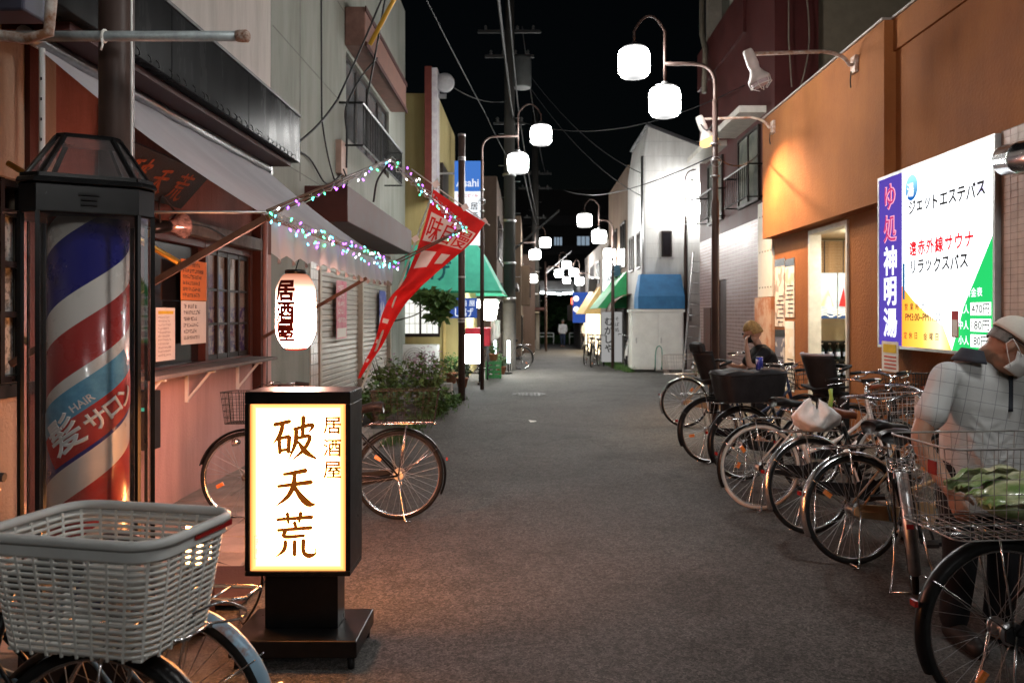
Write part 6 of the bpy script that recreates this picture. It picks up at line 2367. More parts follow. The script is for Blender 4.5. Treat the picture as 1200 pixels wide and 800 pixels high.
for (ya, yb_) in ((14.3, 16.0), (17.1, 18.7)):
    b = MB()
    b.tube([(4.2, ya, 4.25), (3.92, ya, 4.25), (3.92, yb_, 4.25), (4.2, yb_, 4.25)], .018, 6, smooth=False)
    b.tube([(4.2, ya, 3.66), (3.92, ya, 3.66), (3.92, yb_, 3.66), (4.2, yb_, 3.66)], .014, 6, smooth=False)
    f_ = b.build('window_rail', M_black, rb, True)
    for k in range(12):
        MB().tube([(3.92, ya + .06 + k * .14, 3.67), (3.92, ya + .06 + k * .14, 4.24)], .008, 4).build('baluster', M_black, f_, True)
MB().box(4.24, 4.3, 16.95, 17.75, 0, 2.3).build('door', M('door_dark', (.03, .012, .012), .5), rb, True)
MB().box(4.14, 4.2, 18.2, 18.9, .7, 1.7).build('meter_cabinet', M_wood_red, rb, True)
_pb = M('pipe_beige', (.16, .14, .11), .6)
MB().tube([(4.1, 18.9, 10.5), (4.1, 18.9, 8.2), (4.05, 18.3, 7.6), (4.0, 18.2, 6.6)], .06, 8).build('drain_pipe', _pb, rb, True)
MB().tube([(4.4, 13.5, 9), (4.4, 13.5, 6.2), (4.45, 13.5, 5.4)], .012, 5).build('wall_wire', _pb, rb, True)
MB().tube(catmull([(4.6, 13.55, 8), (4.75, 13.5, 6.2), (4.5, 13.5, 5.1), (4.35, 13.5, 4.9)]), .012, 5).build('wall_wire', M('pipe_beige', (.16, .14, .11), .6), rb, True)

# ladder against the block
ld_ = thing('ladder', 'aluminium ladder leaning beside the tiled block near the white house', 'ladder', (4.0, 19.4, 0))
for dx in (-.17, .17):
    MB().bar((3.9 + dx, 19.35, .02), (4.28 + dx, 19.9, 3.1), .03, .06).build('rail', M_steel, ld_, True)
for k in range(11):
    t = (k + .6) / 11.5
    p = Vector((3.9, 19.35, .02)).lerp(Vector((4.28, 19.9, 3.1)), t)
    MB().tube([p + Vector((-.17, 0, 0)), p + Vector((.17, 0, 0))], .014, 6).build('rung', M_steel, ld_, True)

# ------------------------------------------------------------------ white house with blue awning
M_wh = stucco('white_house_wall', (.56, .56, .55), (.66, .66, .65), .7, .15)
wh = thing('white_house', 'white house with a sloping roofline and a small window, behind the cabinet', 'building', (3.4, 23, 0))
b = MB()
pts = [(3.3, -.2), (8, -.2), (8, 4.6), (5.4, 6.2), (3.45, 6.95), (3.3, 6.0)]
b.prism(pts, 3.6, Matrix.Translation((0, 26.6, 0)) @ rotm((R(90), 0, 0)))
b.build('wall', M_wh, wh, True)
b = MB()
for z in [1.9 + k * .42 for k in range(12)]:
    b.box(3.31, 5.6, 22.995, 23.0, z, z + .012)
b.build('cladding_joint', M('joint_grey', (.44, .44, .44), .8), wh, True)
b = MB(); b.bar((3.38, 24.8, 7.02), (5.5, 24.8, 6.20), 3.8, .07)
b.build('roof_edge', M('roof_dark', (.05, .05, .055), .6), wh, True)
b = MB(); b.box(3.82, 4.12, 22.95, 23.0, 3.2, 3.95)
f_ = b.build('window', M_frame, wh, True)
MB().box(3.86, 4.08, 22.94, 22.95, 3.25, 3.9).build('pane', M_glassdark, f_, True)
windows(wh, (3.3, -1), [(23.4, 24.2, 2.9, 4.0), (25, 26, 2.9, 4.0)])
b = MB(); b.tube([(3.26, 22.96, 0), (3.26, 22.96, 6.1)], .04, 8); b.build('gutter_pipe', M_steel, wh, True)
MB().box(4.45, 4.68, 22.88, 23.0, 1.35, 1.72).build('meter_box', M('meter_grey', (.3, .3, .29), .5), wh, True, bevel=.01)
MB().tube([(4.56, 22.97, 1.72), (4.56, 22.97, 4.6), (4.5, 22.95, 5.0)], .014, 6).build('meter_cable', M_cable, wh, True)
MB().box(3.76, 4.18, 22.92, 23.0, 3.14, 3.19).build('window_sill', M_steel, wh, True)
MB().box(3.3, 3.36, 22.98, 23.0, 1.7, 6.1).build('corner_trim', M('trim_grey', (.4, .4, .39), .6), wh, True)
ba = thing('blue_awning', 'blue box awning above the white cabinet', 'awning', (3.7, 22.2, 1.7))
t_ = [(3.15, 22.55), (4.3, 22.55), (4.3, 22.99), (3.15, 22.99)]; d_ = [(3.03, 22.1), (4.32, 22.1), (4.32, 22.99), (3.03, 22.99)]
b = MB(); loft(b, d_, 1.70, d_, 2.05); loft(b, d_, 2.05, t_, 2.68, False, True)
b.build('cloth', M('blue_cloth', (.045, .16, .34), .7, var=.15, scale=4), ba, True)
cbn = thing('white_cabinet', 'tall white two door storage cabinet under the blue awning', 'cabinet', (3.5, 22, 0))
MB().box(2.84, 4.25, 21.95, 22.75, .03, 1.60).build('body', M_white, cbn, True)
MB().box(2.80, 4.29, 21.90, 22.80, 1.605, 1.68).build('top', M_white, cbn, True)
for x0, x1 in ((2.88, 3.54), (3.56, 4.21)):
    d = MB().box(x0, x1, 21.93, 21.947, .08, 1.56).build('door', M_white, cbn, True, bevel=.004)
    MB().box(x0 + .06, x0 + .085, 21.915, 21.93, .75, .9).build('handle', M_steel, d, True)
tc_ = thing('hand_trolley', 'small green framed hand trolley in front of the white cabinet', 'trolley', (3.55, 21.6, 0))
MB().tube(catmull([(3.42, 21.6, .06), (3.42, 21.55, .45), (3.46, 21.5, .66), (3.56, 21.5, .66), (3.60, 21.55, .45), (3.60, 21.6, .06)]), .014, 6).build('frame', M('trolley_green', (.05, .25, .2), .4), tc_, True)
for x in (3.42, 3.60):
    MB().lathe([(.01, -.015), (.055, -.015), (.055, .015), (.01, .015)], 12, Matrix.Translation((x, 21.64, .06)) @ rotm((0, R(90), 0))).build('wheel', M_rubber, tc_, True)
MB().box(3.42, 3.60, 21.4, 21.62, .03, .045).build('plate', M_steel, tc_, True)
bush2 = bush('small green conifer shrub beside the ladder', (4.0, 18.8), (.14, .14, .42), 300, 61, M_leaf, leaf=.08)
bush3 = bush('second small conifer shrub by the dark door of the tiled block', (4.02, 17.5), (.13, .13, .38), 260, 62, M_leaf, leaf=.08)
b = MB()
rr = random.Random(8)
for i in range(900):
    y = rr.uniform(21.5, 27); x = 2.72 + rr.gauss(0, .1) - (y - 22) * .02; h = rr.uniform(.04, .2); a = rr.uniform(0, 6.3); dx, dy = math.cos(a), math.sin(a)
    b.add([(x - dy * .01, y + dx * .01, gz(y)), (x + dy * .01, y - dx * .01, gz(y)), (x + dx * h * .6, y + dy * h * .6, gz(y) + h)], [(0, 1, 2)])
tag(b.build('verge_grass', M_leaf), 'weeds at the foot of the white cabinet and shop board', 'grass', kind='stuff')

# ------------------------------------------------------------------ shops further on the right
d1 = thing('brown_shop', 'narrow brown shop house with the far green awning', 'building', (3.2, 30, gz(30)))
MB().box(3.35, 9, 27.0, 33.5, -.5, 6.6).build('wall', M_tan, d1, True)
windows(d1, (3.35, -1), [(27.6, 29, 3.2, 4.8), (30.2, 31.8, 3.2, 4.8)])
MB().box(3.28, 3.35, 27.4, 33.2, -.2, 1.9).build('shop_front_dark', M_dgrey, d1, True)
MB().box(3.05, 3.35, 29.2, 30.4, 2.95, 3.35).build('blue_box', M('dull_blue', (.07, .17, .26), .5), d1, True)
ga = thing('far_green_awning', 'sloping green awning next to the brown rounded awning', 'awning', (3, 29, 1.7))
b = MB(); b.add([(3.34, 27.3, 3.0), (3.34, 31.0, 3.0), (2.35, 31.0, 1.75), (2.35, 27.3, 1.75)], [(0, 1, 2, 3)]); b.add([(3.34, 27.3, 3.0), (2.35, 27.3, 1.75), (3.34, 27.3, 1.75)], [(0, 1, 2)])
b.build('canopy', M('far_green', (.03, .28, .10), .6), ga, True, solid=.02)
dm = thing('brown_dome_awning', 'dark brown rounded awning next to the far green awning', 'awning', (3, 26.4, 1.3))
MB().grid(lambda u, v: (3.34 - .75 * math.sin(v * PI / 2), 25.6 + 1.6 * u, 1.45 + .75 * math.cos(v * PI / 2)), 8, 8).build('canopy', M('brown_cloth', (.10, .05, .03), .6), dm, True, solid=.02)
sb_ = thing('shop_board', 'white vertical shop board with black brush lettering beside the slim street lamp', 'sign board', (2.6, 25, gz(25)))
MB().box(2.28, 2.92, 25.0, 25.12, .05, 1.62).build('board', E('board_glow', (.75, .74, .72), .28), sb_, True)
b = MB(); fn = lambda x, y: (x, 24.993, y)
letter(b, 'むかしや', (2.50, 1.32), .28, .02, True, 1.0, fn); letter(b, 'そば処', (2.76, 1.40), .14, .01, True, 1.2, fn)
b.build('lettering', M_ink, sb_, True)
b = MB()
for x in (2.32, 2.84):
    b.box(x, x + .05, 25.02, 25.1, -.1, .05)
b.build('leg', M_black, sb_, True)
d2 = thing('gabled_house', 'pale gabled house above the yellow awning', 'building', (3, 38, gz(38)))
b = MB(); b.prism([(3.1, -.6), (9, -.6), (9, 3), (6, 6.2), (3.1, 4.6)], 10, Matrix.Translation((0, 44, 0)) @ rotm((R(90), 0, 0)))
b.build('wall', stucco('pale_wall', (.34, .30, .27), (.40, .36, .33)), d2, True)
windows(d2, (3.1, -1), [(34.8, 36.4, 2.9, 3.9), (38, 40, 2.9, 3.9)])
MB().box(2.75, 3.1, 36.6, 37.4, 2.6, 3.2).build('air_conditioner', M_dgrey, d2, True)
MB().box(3.0, 3.08, 34.6, 43.6, -.3, 1.75).build('lit_shop_front', E('shop_glow', (1, .80, .50), 3), d2, True)
ya = thing('yellow_awning', 'glowing yellow awning over the far lit shop', 'awning', (2.8, 37, 1.7))
MB().add([(3.1, 34.6, 2.75), (3.1, 40.0, 2.75), (2.35, 40.0, 1.55), (2.35, 34.6, 1.55)], [(0, 1, 2, 3)]).add([(3.1, 34.6, 2.75), (2.35, 34.6, 1.55), (3.1, 34.6, 1.55)], [(0, 1, 2)]).build('canopy', M('yellow_cloth', (.75, .52, .20), .6), ya, True, solid=.02)
bb_ = thing('blue_banner', 'blue shop banner with white print beyond the yellow awning', 'banner', (2.6, 42, 1.5))
MB().box(2.3, 3.1, 41.9, 41.96, 1.1, 2.7).build('cloth', E('banner_blue', (.04, .10, .42), .6), bb_, True)
b = MB()
for k in range(2):
    b.lathe([(.15, 0), (0, .002)], 12, Matrix.Translation((2.48, 41.89, 2.36 - .55 * k)) @ rotm((R(90), 0, 0)), caps=False)
b.build('white_print', E('banner_white', (.7, .8, .95), .9), bb_, True)
vsn = thing('lit_vertical_sign', 'lit white vertical sign fixed to the brown shop house', 'sign', (3.2, 28.6, 2.6))
MB().box(2.95, 3.32, 31.6, 31.75, 2.35, 3.75).build('lit_box', E('vertical_sign_glow', (.9, 1, 1), 3.0), vsn, True)
b = MB(); fn = lambda x, y: (x, 31.594, y); letter(b, '酒場', (3.13, 3.4), .3, .02, True, 1.6, fn); b.build('lettering', M_ink, vsn, True)
d3 = thing('dark_corner_house', 'dark low house with a balcony near the street end archway', 'building', (2.8, 48, gz(48)))
MB().box(2.9, 9, 45, 52, -.8, 4.0).build('wall', M_dgrey, d3, True)
MB().box(2.45, 2.9, 45, 51, 1.15, 2.1).build('balcony', M_brick, d3, True)
tag(MB().box(2.35, 2.6, 44.5, 44.6, 2.1, 2.45).build('red_sign', E('red_glow', (1, .12, .06), 3)), 'small glowing red sign box near the street end', 'sign')

# ------------------------------------------------------------------ street end
ar = thing('archway', 'street end archway with a row of white light tubes', 'archway', (2, 53, gz(53)))
for x in (.55, 3.5):
    MB().box(x, x + .18, 52.9, 53.1, -.6, 3.5).build('post', M_dgrey, ar, True)
MB().box(.4, 3.8, 52.9, 53.15, 3.1, 3.75).build('beam', M('beam_grey', (.22, .21, .21), .6), ar, True)
for k in range(7):
    MB().box(.75 + k * .36, 1.06 + k * .36, 52.8, 52.9, 2.82 + .03 * abs(k - 3), 2.95 + .03 * abs(k - 3)).build('light_tube', E('arch_tube', (.85, .97, 1), 9), ar, True)
tm_ = thing('apartment_block', 'dark apartment block behind the street end with two lit windows', 'building', (3, 86, gz(86)))
MB().box(-12, 26, 86, 92, -2, 15).build('wall', M('apartment_grey', (.05, .05, .052), .8), tm_, True)
for (u0, u1, v0, v1) in ((649, 659, 278, 292), (676, 691, 277, 291)):
    x0, _, z1 = at(u0, v0, 85.9); x1, _, z0 = at(u1, v1, 85.9)
    f_ = MB().box(x0 - .1, x1 + .1, 85.95, 86, z0 - .1, z1 + .1).build('window', M_frame, tm_, True)
    for k in range(3):
        w_ = (x1 - x0) / 3
        MB().box(x0 + k * w_ + .04, x0 + (k + 1) * w_ - .04, 85.9, 85.95, z0, z1).build('pane', E('far_window', (.55, .72, .9), .25), f_, True)
b = MB()
for k in range(4):
    b.box(-12, 26, 85.2, 86, 1.5 + k * 3.2, 2.5 + k * 3.2)
b.build('balcony_band', M('apartment_band', (.08, .08, .085), .8), tm_, True)
for k, (x, y, h, r, lab) in enumerate(((.3, 66, 5.2, 2.2, 'dark tree behind the archway, on the side of the dark low house with maroon canopy'), (3.2, 64, 4.8, 2.3, 'dark tree behind the archway, on the side of the blue banner'), (6.5, 70, 6.5, 3, 'tall dark tree behind the dark corner house'))):
    t = thing('tree', lab, 'tree', (x, y, gz(y)), 0, 'trees behind the street end')
    MB().tube([(0, 0, -.1), (.05, 0, h * .35), (0, .1, h * .7)], [.16, .12, .06], 8).build('trunk', M_stem, t)
    b = MB()
    leafy(b, (0, 0, h * .62), (r, r * .8, h * .42), 1500, .4, 70 + k)
    leafy(b, (.4 * r, -.2, h * .4), (r * .7, r * .6, h * .25), 600, .4, 80 + k)
    b.build('crown', M_leafd, t)
b = MB()
leafy(b, (2.2, 58.5, -.35), (3.2, .4, .45), 1600, .22, 90)
tag(b.build('hedge', M_leafd), 'low dark hedge across the end of the street', 'hedge')
gr_ = thing('guard_rail', 'white pipe guard rail across the street end', 'railing', (2, 57, gz(57)))
for z in (-.05, .2):
    MB().tube([(-.3, 57, z), (1.75, 57, z)], .04, 6).build('rail', M_white, gr_, True)
    MB().tube([(2.9, 57, z), (5, 57, z)], .04, 6).build('rail', M_white, gr_, True)
for x in (-.3, .7, 1.75, 2.9, 4):
    MB().tube([(x, 57, gz(57)), (x, 57, .2)], .04, 6).build('post', M_white, gr_, True)

# ------------------------------------------------------------------ overhead cables
def cable(label, pts, r=.012, sag=.3):
    b = MB()
    for i in range(len(pts) - 1):
        b.tube(sagline(pts[i], pts[i + 1], sag), r, 5)
    tag(b.build('overhead_cable', M_cable), label, 'cable', 'overhead cables')


UP = (-.557, 22.6)
cable('thick cable bundle running from the near left sky down to the first utility pole', [(-.55, 7.0, 7.0), (-.45, 22.5, 7.1), (.4, 43.5, 6.4)], .03, .25)
cable('second thick cable beside the bundle above the road', [(-.40, 7.0, 7.3), (-.3, 22.5, 7.3), (.5, 43.5, 6.6)], .022, .3)
cable('thin cable from the utility pole up to the left sky', [(-1.9, 9.0, 6.6), (-1.0, 18, 6.1), (-.5, 22.6, 5.8)], .012, .05)
cable('thin cable crossing from the bath house lamp post to the far pole', [at(836, 183, 10.9), at(660, 222, 30)], .010, .35)
cable('cable slanting from the utility pole crossarm to the red tiled block', [(-.5, 22.6, 7.1), (4.2, 15.5, 6.0)], .010, .6)
cable('cable from the crossarm to the white house gable', [(-.4, 22.6, 8.9), (3.4, 23.2, 5.6)], .012, .5)
cable('lowest cable from the crossarm to the white house wall', [(-.4, 22.6, 8.6), (3.4, 23.1, 4.9)], .012, .5)
cable('cable looping over the grey house wall into the junction box', [(-1.55, 9.5, 6.3), (-2.5, 12.3, 4.9)], .014, .05)
cable('cable from the fascia box corner up past the hooded window', [(-2.42, 8.35, 3.35), (-2.45, 10.2, 4.3), (-1.6, 10.2, 6.3)], .013, .05)
cable('cable from the warm lamp to the bath house lamp post', [at(838, 140, 10.9), (2.72, 12.6, 4.55)], .010, .12)
cable('cable drooping between the lamp post and the orange parapet', [at(840, 185, 10.9), (3.8, 13.2, 4.2)], .010, .15)
cable('cables over the far street between the two utility poles', [(-.2, 22.6, 9.7), (.9, 43.5, 9.2)], .02, .5)
cable('cable from the yellow shop siren to the utility pole', [(-1.95, 18.3, 6.9), (-.6, 22.6, 7.6)], .012, .2)
ps_ = thing('paper_scrap', 'tiny white scrap of paper lying on the road', 'litter', (.02, 11.4, 0))
MB().add([(.0, 0, .004), (.09, .03, .012), (.07, .16, .006), (-.03, .12, .02)], [(0, 1, 2, 3)]).build('paper_sheet', M_paper, ps_)
# ------------------------------------------------------------------ people
def remesh(mb, voxel, smooth=4):
    me = mb.mesh('r')
    o = bpy.data.objects.new('r', me)
    COL.objects.link(o)
    md = o.modifiers.new('r', 'REMESH'); md.mode = 'VOXEL'; md.voxel_size = voxel; md.use_smooth_shade = True
    ms = o.modifiers.new('s', 'SMOOTH'); ms.factor = .5; ms.iterations = smooth
    bpy.context.view_layer.update()
    dg = bpy.context.evaluated_depsgraph_get()
    out = bpy.data.meshes.new_from_object(o.evaluated_get(dg))
    bpy.data.objects.remove(o)
    bpy.data.meshes.remove(me)
    return out


def limb(mb, pts, rs, n=12, flat=None):
    """tapered closed limb with rounded ends"""
    P = catmull(pts, 5)
    k = len(pts)
    rr = []
    for i in range(len(P)):
        t = i / (len(P) - 1) * (k - 1)
        a = min(k - 2, int(t)); f_ = t - a
        rr.append(rs[a] * (1 - f_) + rs[a + 1] * f_)
    mb.tube(P, rr, n, flat=flat)
    mb.sphere(P[0], rr[0] * .98, 10, 6); mb.sphere(P[-1], rr[-1] * .98, 10, 6)


def torso(mb, rings, n=20):
    """rings: (centre, half width vector, half depth vector)"""
    vs, fs = [], []
    for c, a, b_ in rings:
        c, a, b_ = Vector(c), Vector(a), Vector(b_)
        for j in range(n):
            t = 2 * PI * j / n
            ct, st = math.cos(t), math.sin(t)
            e = .8
            vs.append(c + a * math.copysign(abs(ct) ** e, ct) + b_ * math.copysign(abs(st) ** e, st))
    k = len(rings)
    for i in range(k - 1):
        for j in range(n):
            fs.append((i * n + j, i * n + (j + 1) % n, (i + 1) * n + (j + 1) % n, (i + 1) * n + j))
    fs.append(tuple(range(n - 1, -1, -1))); fs.append(tuple(range((k - 1) * n, k * n)))
    mb.add(vs, fs, True)


def link_mesh(name, me, mat, parent):
    me.materials.clear(); me.materials.append(mat)
    o = link(name, me, parent, True)
    return o


def head_parts(mb, m, s=1.0):
    """face looks along local +x"""
    def sp(c, r): mb.sphere(tuple(x * s for x in c), tuple(x * s for x in r), 20, 14, m)
    sp((0, 0, .02), (.098, .078, .105)); sp((.02, 0, -.055), (.078, .062, .075)); sp((-.02, 0, .0), (.085, .076, .09))
    sp((.055, 0, -.095), (.036, .034, .028))
    sp((.100, 0, -.028), (.020, .014, .026)); sp((.112, 0, -.042), (.014, .016, .012))
    sp((.080, 0, -.072), (.022, .028, .014))
    sp((.085, .035, .005), (.012, .028, .01)); sp((.085, -.035, .005), (.012, .028, .01))
    for q in (-1, 1):
        sp((-.008, q * .080, -.015), (.022, .010, .034))
        sp((-.004, q * .086, -.012), (.016, .008, .026))


def hand(mb, wrist, d, palm_n, s=1.0, curl=.6, thumb=1):
    """wrist point, pointing direction, palm normal; five separate curled fingers"""
    d = Vector(d).normalized(); nrm = Vector(palm_n); nrm = (nrm - d * nrm.dot(d)).normalized()
    side = d.cross(nrm)
    w_ = Vector(wrist)
    pc = w_ + d * .05 * s
    torso(mb, [(w_, side * .024 * s, nrm * .018 * s), (w_ + d * .04 * s, side * .036 * s, nrm * .015 * s), (w_ + d * .088 * s, side * .039 * s, nrm * .012 * s), (w_ + d * .096 * s, side * .03 * s, nrm * .008 * s)], 12)
    for k, ln in enumerate((.066, .075, .070, .055)):
        b0 = w_ + d * .088 * s + side * (.028 - .0187 * k) * s
        a = curl
        p1 = b0 + (d * math.cos(a) + nrm * math.sin(a)) * ln * .42 * s
        p2 = p1 + (d * math.cos(a * 2.1) + nrm * math.sin(a * 2.1)) * ln * .33 * s
        p3 = p2 + (d * math.cos(a * 2.9) + nrm * math.sin(a * 2.9)) * ln * .27 * s
        limb(mb, [b0, p1, p2, p3], [.0092 * s, .0088 * s, .008 * s, .0068 * s], 8)
    t0 = w_ + d * .025 * s + side * .030 * s * thumb
    t1 = t0 + (d * .7 + side * .6 * thumb + nrm * .3).normalized() * .036 * s
    t2 = t1 + (d * .8 + nrm * .6).normalized() * .03 * s
    limb(mb, [t0, t1, t2], [.0125 * s, .0105 * s, .008 * s], 8)


M_skin = M('skin', (.40, .22, .15), .5, var=.1, scale=14, spec=.35)
M_hair = M('blond_hair', (.30, .19, .07), .55, var=.3, scale=30)
M_hairg = M('grey_hair', (.16, .15, .14), .6, var=.3, scale=40)
M_trouser = M('dark_trousers', (.016, .016, .019), .8, var=.2)
M_tee = M('black_tee', (.014, .014, .015), .8, var=.2)
M_shoe = M('dark_shoe', (.02, .018, .017), .5)


def plaid():
    m = M('checked_cotton', (.56, .57, .56), .85, var=.05, scale=5, bump=.12, bscale=40)
    t, p = nodes(m)
    tc = add_node(t, 'ShaderNodeTexCoord')
    mp = add_node(t, 'ShaderNodeMapping'); mp.inputs['Rotation'].default_value = (0, R(-10), R(18))
    t.links.new(tc.outputs['Object'], mp.inputs['Vector'])
    sx = add_node(t, 'ShaderNodeSeparateXYZ'); t.links.new(mp.outputs['Vector'], sx.inputs['Vector'])
    prev = None
    for ax, per in (('X', .062), ('Z', .062)):
        d = add_node(t, 'ShaderNodeMath', operation='DIVIDE'); d.inputs[1].default_value = per
        t.links.new(sx.outputs[ax], d.inputs[0])
        f_ = add_node(t, 'ShaderNodeMath', operation='FRACT'); t.links.new(d.outputs['Value'], f_.inputs[0])
        c = add_node(t, 'ShaderNodeMath', operation='LESS_THAN'); c.inputs[1].default_value = .045
        t.links.new(f_.outputs['Value'], c.inputs[0])
        if prev is None: prev = c
        else:
            mx = add_node(t, 'ShaderNodeMath', operation='MAXIMUM')
            t.links.new(prev.outputs['Value'], mx.inputs[0]); t.links.new(c.outputs['Value'], mx.inputs[1]); prev = mx
    col = add_node(t, 'ShaderNodeMix', data_type='RGBA')
    t.links.new(prev.outputs['Value'], col.inputs[0])
    col.inputs[6].default_value = (.55, .56, .56, 1); col.inputs[7].default_value = (.30, .31, .33, 1)
    t.links.new(col.outputs[2], p.inputs['Base Color'])
    return m


# --- stooping man at the right edge
mn = thing('person', 'person in checked shirt, cap and mask stooping over the wire basket', 'person', (2.12, 3.75, 0))
HC = Vector((2.222, 3.66, 1.405))
fx = Vector((.72, -.42, -.55)).normalized()
up_ = Vector((.45, -.05, .9)); fz = (up_ - fx * up_.dot(fx)).normalized(); fy = fz.cross(fx)
HM = Matrix(((fx.x, fy.x, fz.x, HC.x), (fx.y, fy.y, fz.y, HC.y), (fx.z, fy.z, fz.z, HC.z), (0, 0, 0, 1)))
b = MB()
head_parts(b, HM)
limb(b, [(2.12, 3.76, 1.22), (2.135, 3.745, 1.32), HC + fz * -.045 - fx * .04], [.06, .056, .054])
torso(b, [((2.16, 3.82, .78), (.11, 0, 0), (0, .08, 0)), ((2.16, 3.82, 1.0), (.11, 0, 0), (0, .08, 0)), ((2.15, 3.80, 1.16), (.12, 0, 0), (0, .08, 0)), ((2.12, 3.76, 1.30), (.09, 0, 0), (0, .07, 0))])
RS, RE, RW = (1.955, 3.73, 1.265), (1.800, 3.66, .975), (1.845, 3.48, .775)
LS, LE, LW = (2.36, 3.70, 1.22), (2.50, 3.52, .96), (2.40, 3.28, .90)
limb(b, [RS, (1.87, 3.70, 1.11), RE, (1.83, 3.60, .87), RW], [.058, .050, .043, .042, .029])
limb(b, [LS, (2.44, 3.62, 1.06), LE, (2.46, 3.40, .92), LW], [.058, .050, .043, .042, .029])
hand(b, RW, (.15, -.55, -.85), (.75, .4, -.2), 1.0, .5, 1)
hand(b, LW, (-.35, -.85, -.25), (-.2, .2, -1), 1.0, .45, -1)
for s in (-1, 1):
    limb(b, [(2.13 + s * .085, 3.80, .80), (2.13 + s * .10, 3.74, .45), (2.13 + s * .10, 3.80, .08)], [.08, .058, .042])
    limb(b, [(2.13 + s * .10, 3.80, .05), (2.15 + s * .12, 3.62, .04)], [.045, .038])
link_mesh('body', remesh(b, .0055, 3), M_skin, mn)
# shirt
b = MB()
torso(b, [((2.16, 3.80, .62), (.195, 0, 0), (0, .145, 0)), ((2.16, 3.80, .78), (.19, 0, 0), (0, .14, 0)), ((2.155, 3.79, .95), (.185, 0, 0), (0, .135, 0)),
          ((2.15, 3.77, 1.12), (.185, 0, -.01), (0, .132, 0)), ((2.145, 3.76, 1.23), (.175, 0, -.02), (0, .112, 0)), ((2.135, 3.755, 1.30), (.135, 0, -.015), (0, .085, 0)), ((2.115, 3.755, 1.350), (.072, 0, -.01), (0, .066, 0))])
for S_, E_, w2 in ((RS, RE, 1), (LS, LE, 1)):
    S_, E_ = Vector(S_), Vector(E_)
    P = [S_ + (Vector((2.13, 3.76, 1.20)) - S_) * .4, S_, S_.lerp(E_, .30), S_.lerp(E_, .62)]
    limb(b, P, [.060, .066, .066, .074])
# folds
for k in range(9):
    z = .72 + k * .05
    b.tube(catmull([(2.05 + .02 * (k % 3), 3.68, z + .03), (2.11, 3.655 - .004 * (k % 2), z - .02 - .01 * (k % 3)), (2.22, 3.66, z + .045)]), [.004] + [.012] * 11 + [.004], 6)
for k in range(4):
    b.tube(catmull([(2.03, 3.67, 1.10 - k * .05), (2.09, 3.652, 1.03 - k * .06), (2.17, 3.66, .93 - k * .07)]), [.003] + [.013] * 11 + [.003], 6)
link_mesh('shirt', remesh(b, .009, 9), plaid(), mn)
M_collar = M('dark_collar', (.045, .05, .065), .8)
b = MB()
cc = Vector((2.112, 3.74, 1.338))
b.grid(lambda u, v: cc + Vector((math.cos(u * 5.6 - 1.1) * (.072 + .045 * v), math.sin(u * 5.6 - 1.1) * (.068 + .045 * v), .035 - .055 * v + .018 * math.cos(u * 5.6 - 1.1 + PI))), 28, 4)
b.build('collar', M_collar, mn, True, solid=.008)
b = MB()
b.grid(lambda u, v: (2.205 + .02 * u - .015 * v, 3.662 - .024 * v, 1.275 - .17 * v), 3, 8)
b.build('placket', M_collar, mn, True, solid=.006)
# trousers
b = MB()
torso(b, [((2.13, 3.80, .62), (.175, 0, 0), (0, .125, 0)), ((2.13, 3.80, .86), (.165, 0, 0), (0, .12, 0))])
for s in (-1, 1):
    limb(b, [(2.13 + s * .088, 3.80, .72), (2.13 + s * .105, 3.74, .44), (2.13 + s * .105, 3.80, .10)], [.10, .078, .066])
link_mesh('trousers', remesh(b, .012, 3), M_trouser, mn)
for s in (-1, 1):
    b = MB(); limb(b, [(2.13 + s * .105, 3.82, .045), (2.145 + s * .115, 3.70, .045), (2.155 + s * .125, 3.59, .035)], [.05, .05, .042])
    link_mesh('shoe', remesh(b, .01, 2), M_shoe, mn)
# cap, hair, mask, glasses
b = MB()
b.grid(lambda u, v: HM @ Vector((-.004 + .113 * math.cos(u * 2 * PI) * math.cos(v * PI / 2), .092 * math.sin(u * 2 * PI) * math.cos(v * PI / 2), .026 + .108 * math.sin(v * PI / 2) - .012 * math.cos(u * 2 * PI) * (1 - v))), 28, 10)
capo = b.build('cap', M('cap_cotton', (.60, .56, .50), .85, var=.06, bump=.2, bscale=60), mn, True, solid=.005)
b = MB()
b.grid(lambda u, v: HM @ Vector((.098 + .075 * v * math.cos((u - .5) * 1.6), .085 * math.sin((u - .5) * 2.4) , .036 - .018 * v - .03 * (u - .5) ** 2)), 12, 5)
b.build('brim', _mats['cap_cotton'], capo, True, solid=.006)
b = MB()
b.grid(lambda u, v: HM @ Vector((-.008 + .103 * math.cos(1.75 + u * 2.78), .0835 * math.sin(1.75 + u * 2.78), .035 - .055 * v)), 20, 5)
b.build('hair', M_hairg, mn, True, solid=.005)
M_mask = M('mask_white', (.66, .65, .64), .85, var=.04)
b = MB()
b.grid(lambda u, v: HM @ Vector((.128 * math.cos((u - .5) * 2.3) - .012 - .035 * abs(v - .42), .098 * math.sin((u - .5) * 2.0), -.022 - .095 * v)), 14, 9)
mk = b.build('mask', M_mask, mn, True, solid=.003)
for q in (-1, 1):
    b = MB()
    b.tube([HM @ Vector(p) for p in ((.055, q * .080, -.035), (.02, q * .092, -.01), (-.018, q * .095, .012), (-.03, q * .094, -.02), (.0, q * .09, -.055), (.045, q * .078, -.10))], .0022, 5)
    b.build('ear_loop', M_mask, mk, True)
b = MB()
for q in (-1, 1):
    b.tube([HM @ Vector(p) for p in ((.112, q * .06, .008), (.05, q * .089, .012), (-.02, q * .093, .016), (-.034, q * .09, .004))], .0028, 5)
    b.tube([HM @ Vector((.118 - .02 * abs(math.sin(a)), q * .034 + .026 * math.cos(a), -.002 + .02 * math.sin(a))) for a in [i * PI / 8 for i in range(16)]], .0025, 5, closed=True)
b.build('glasses', M_black, mn, True)

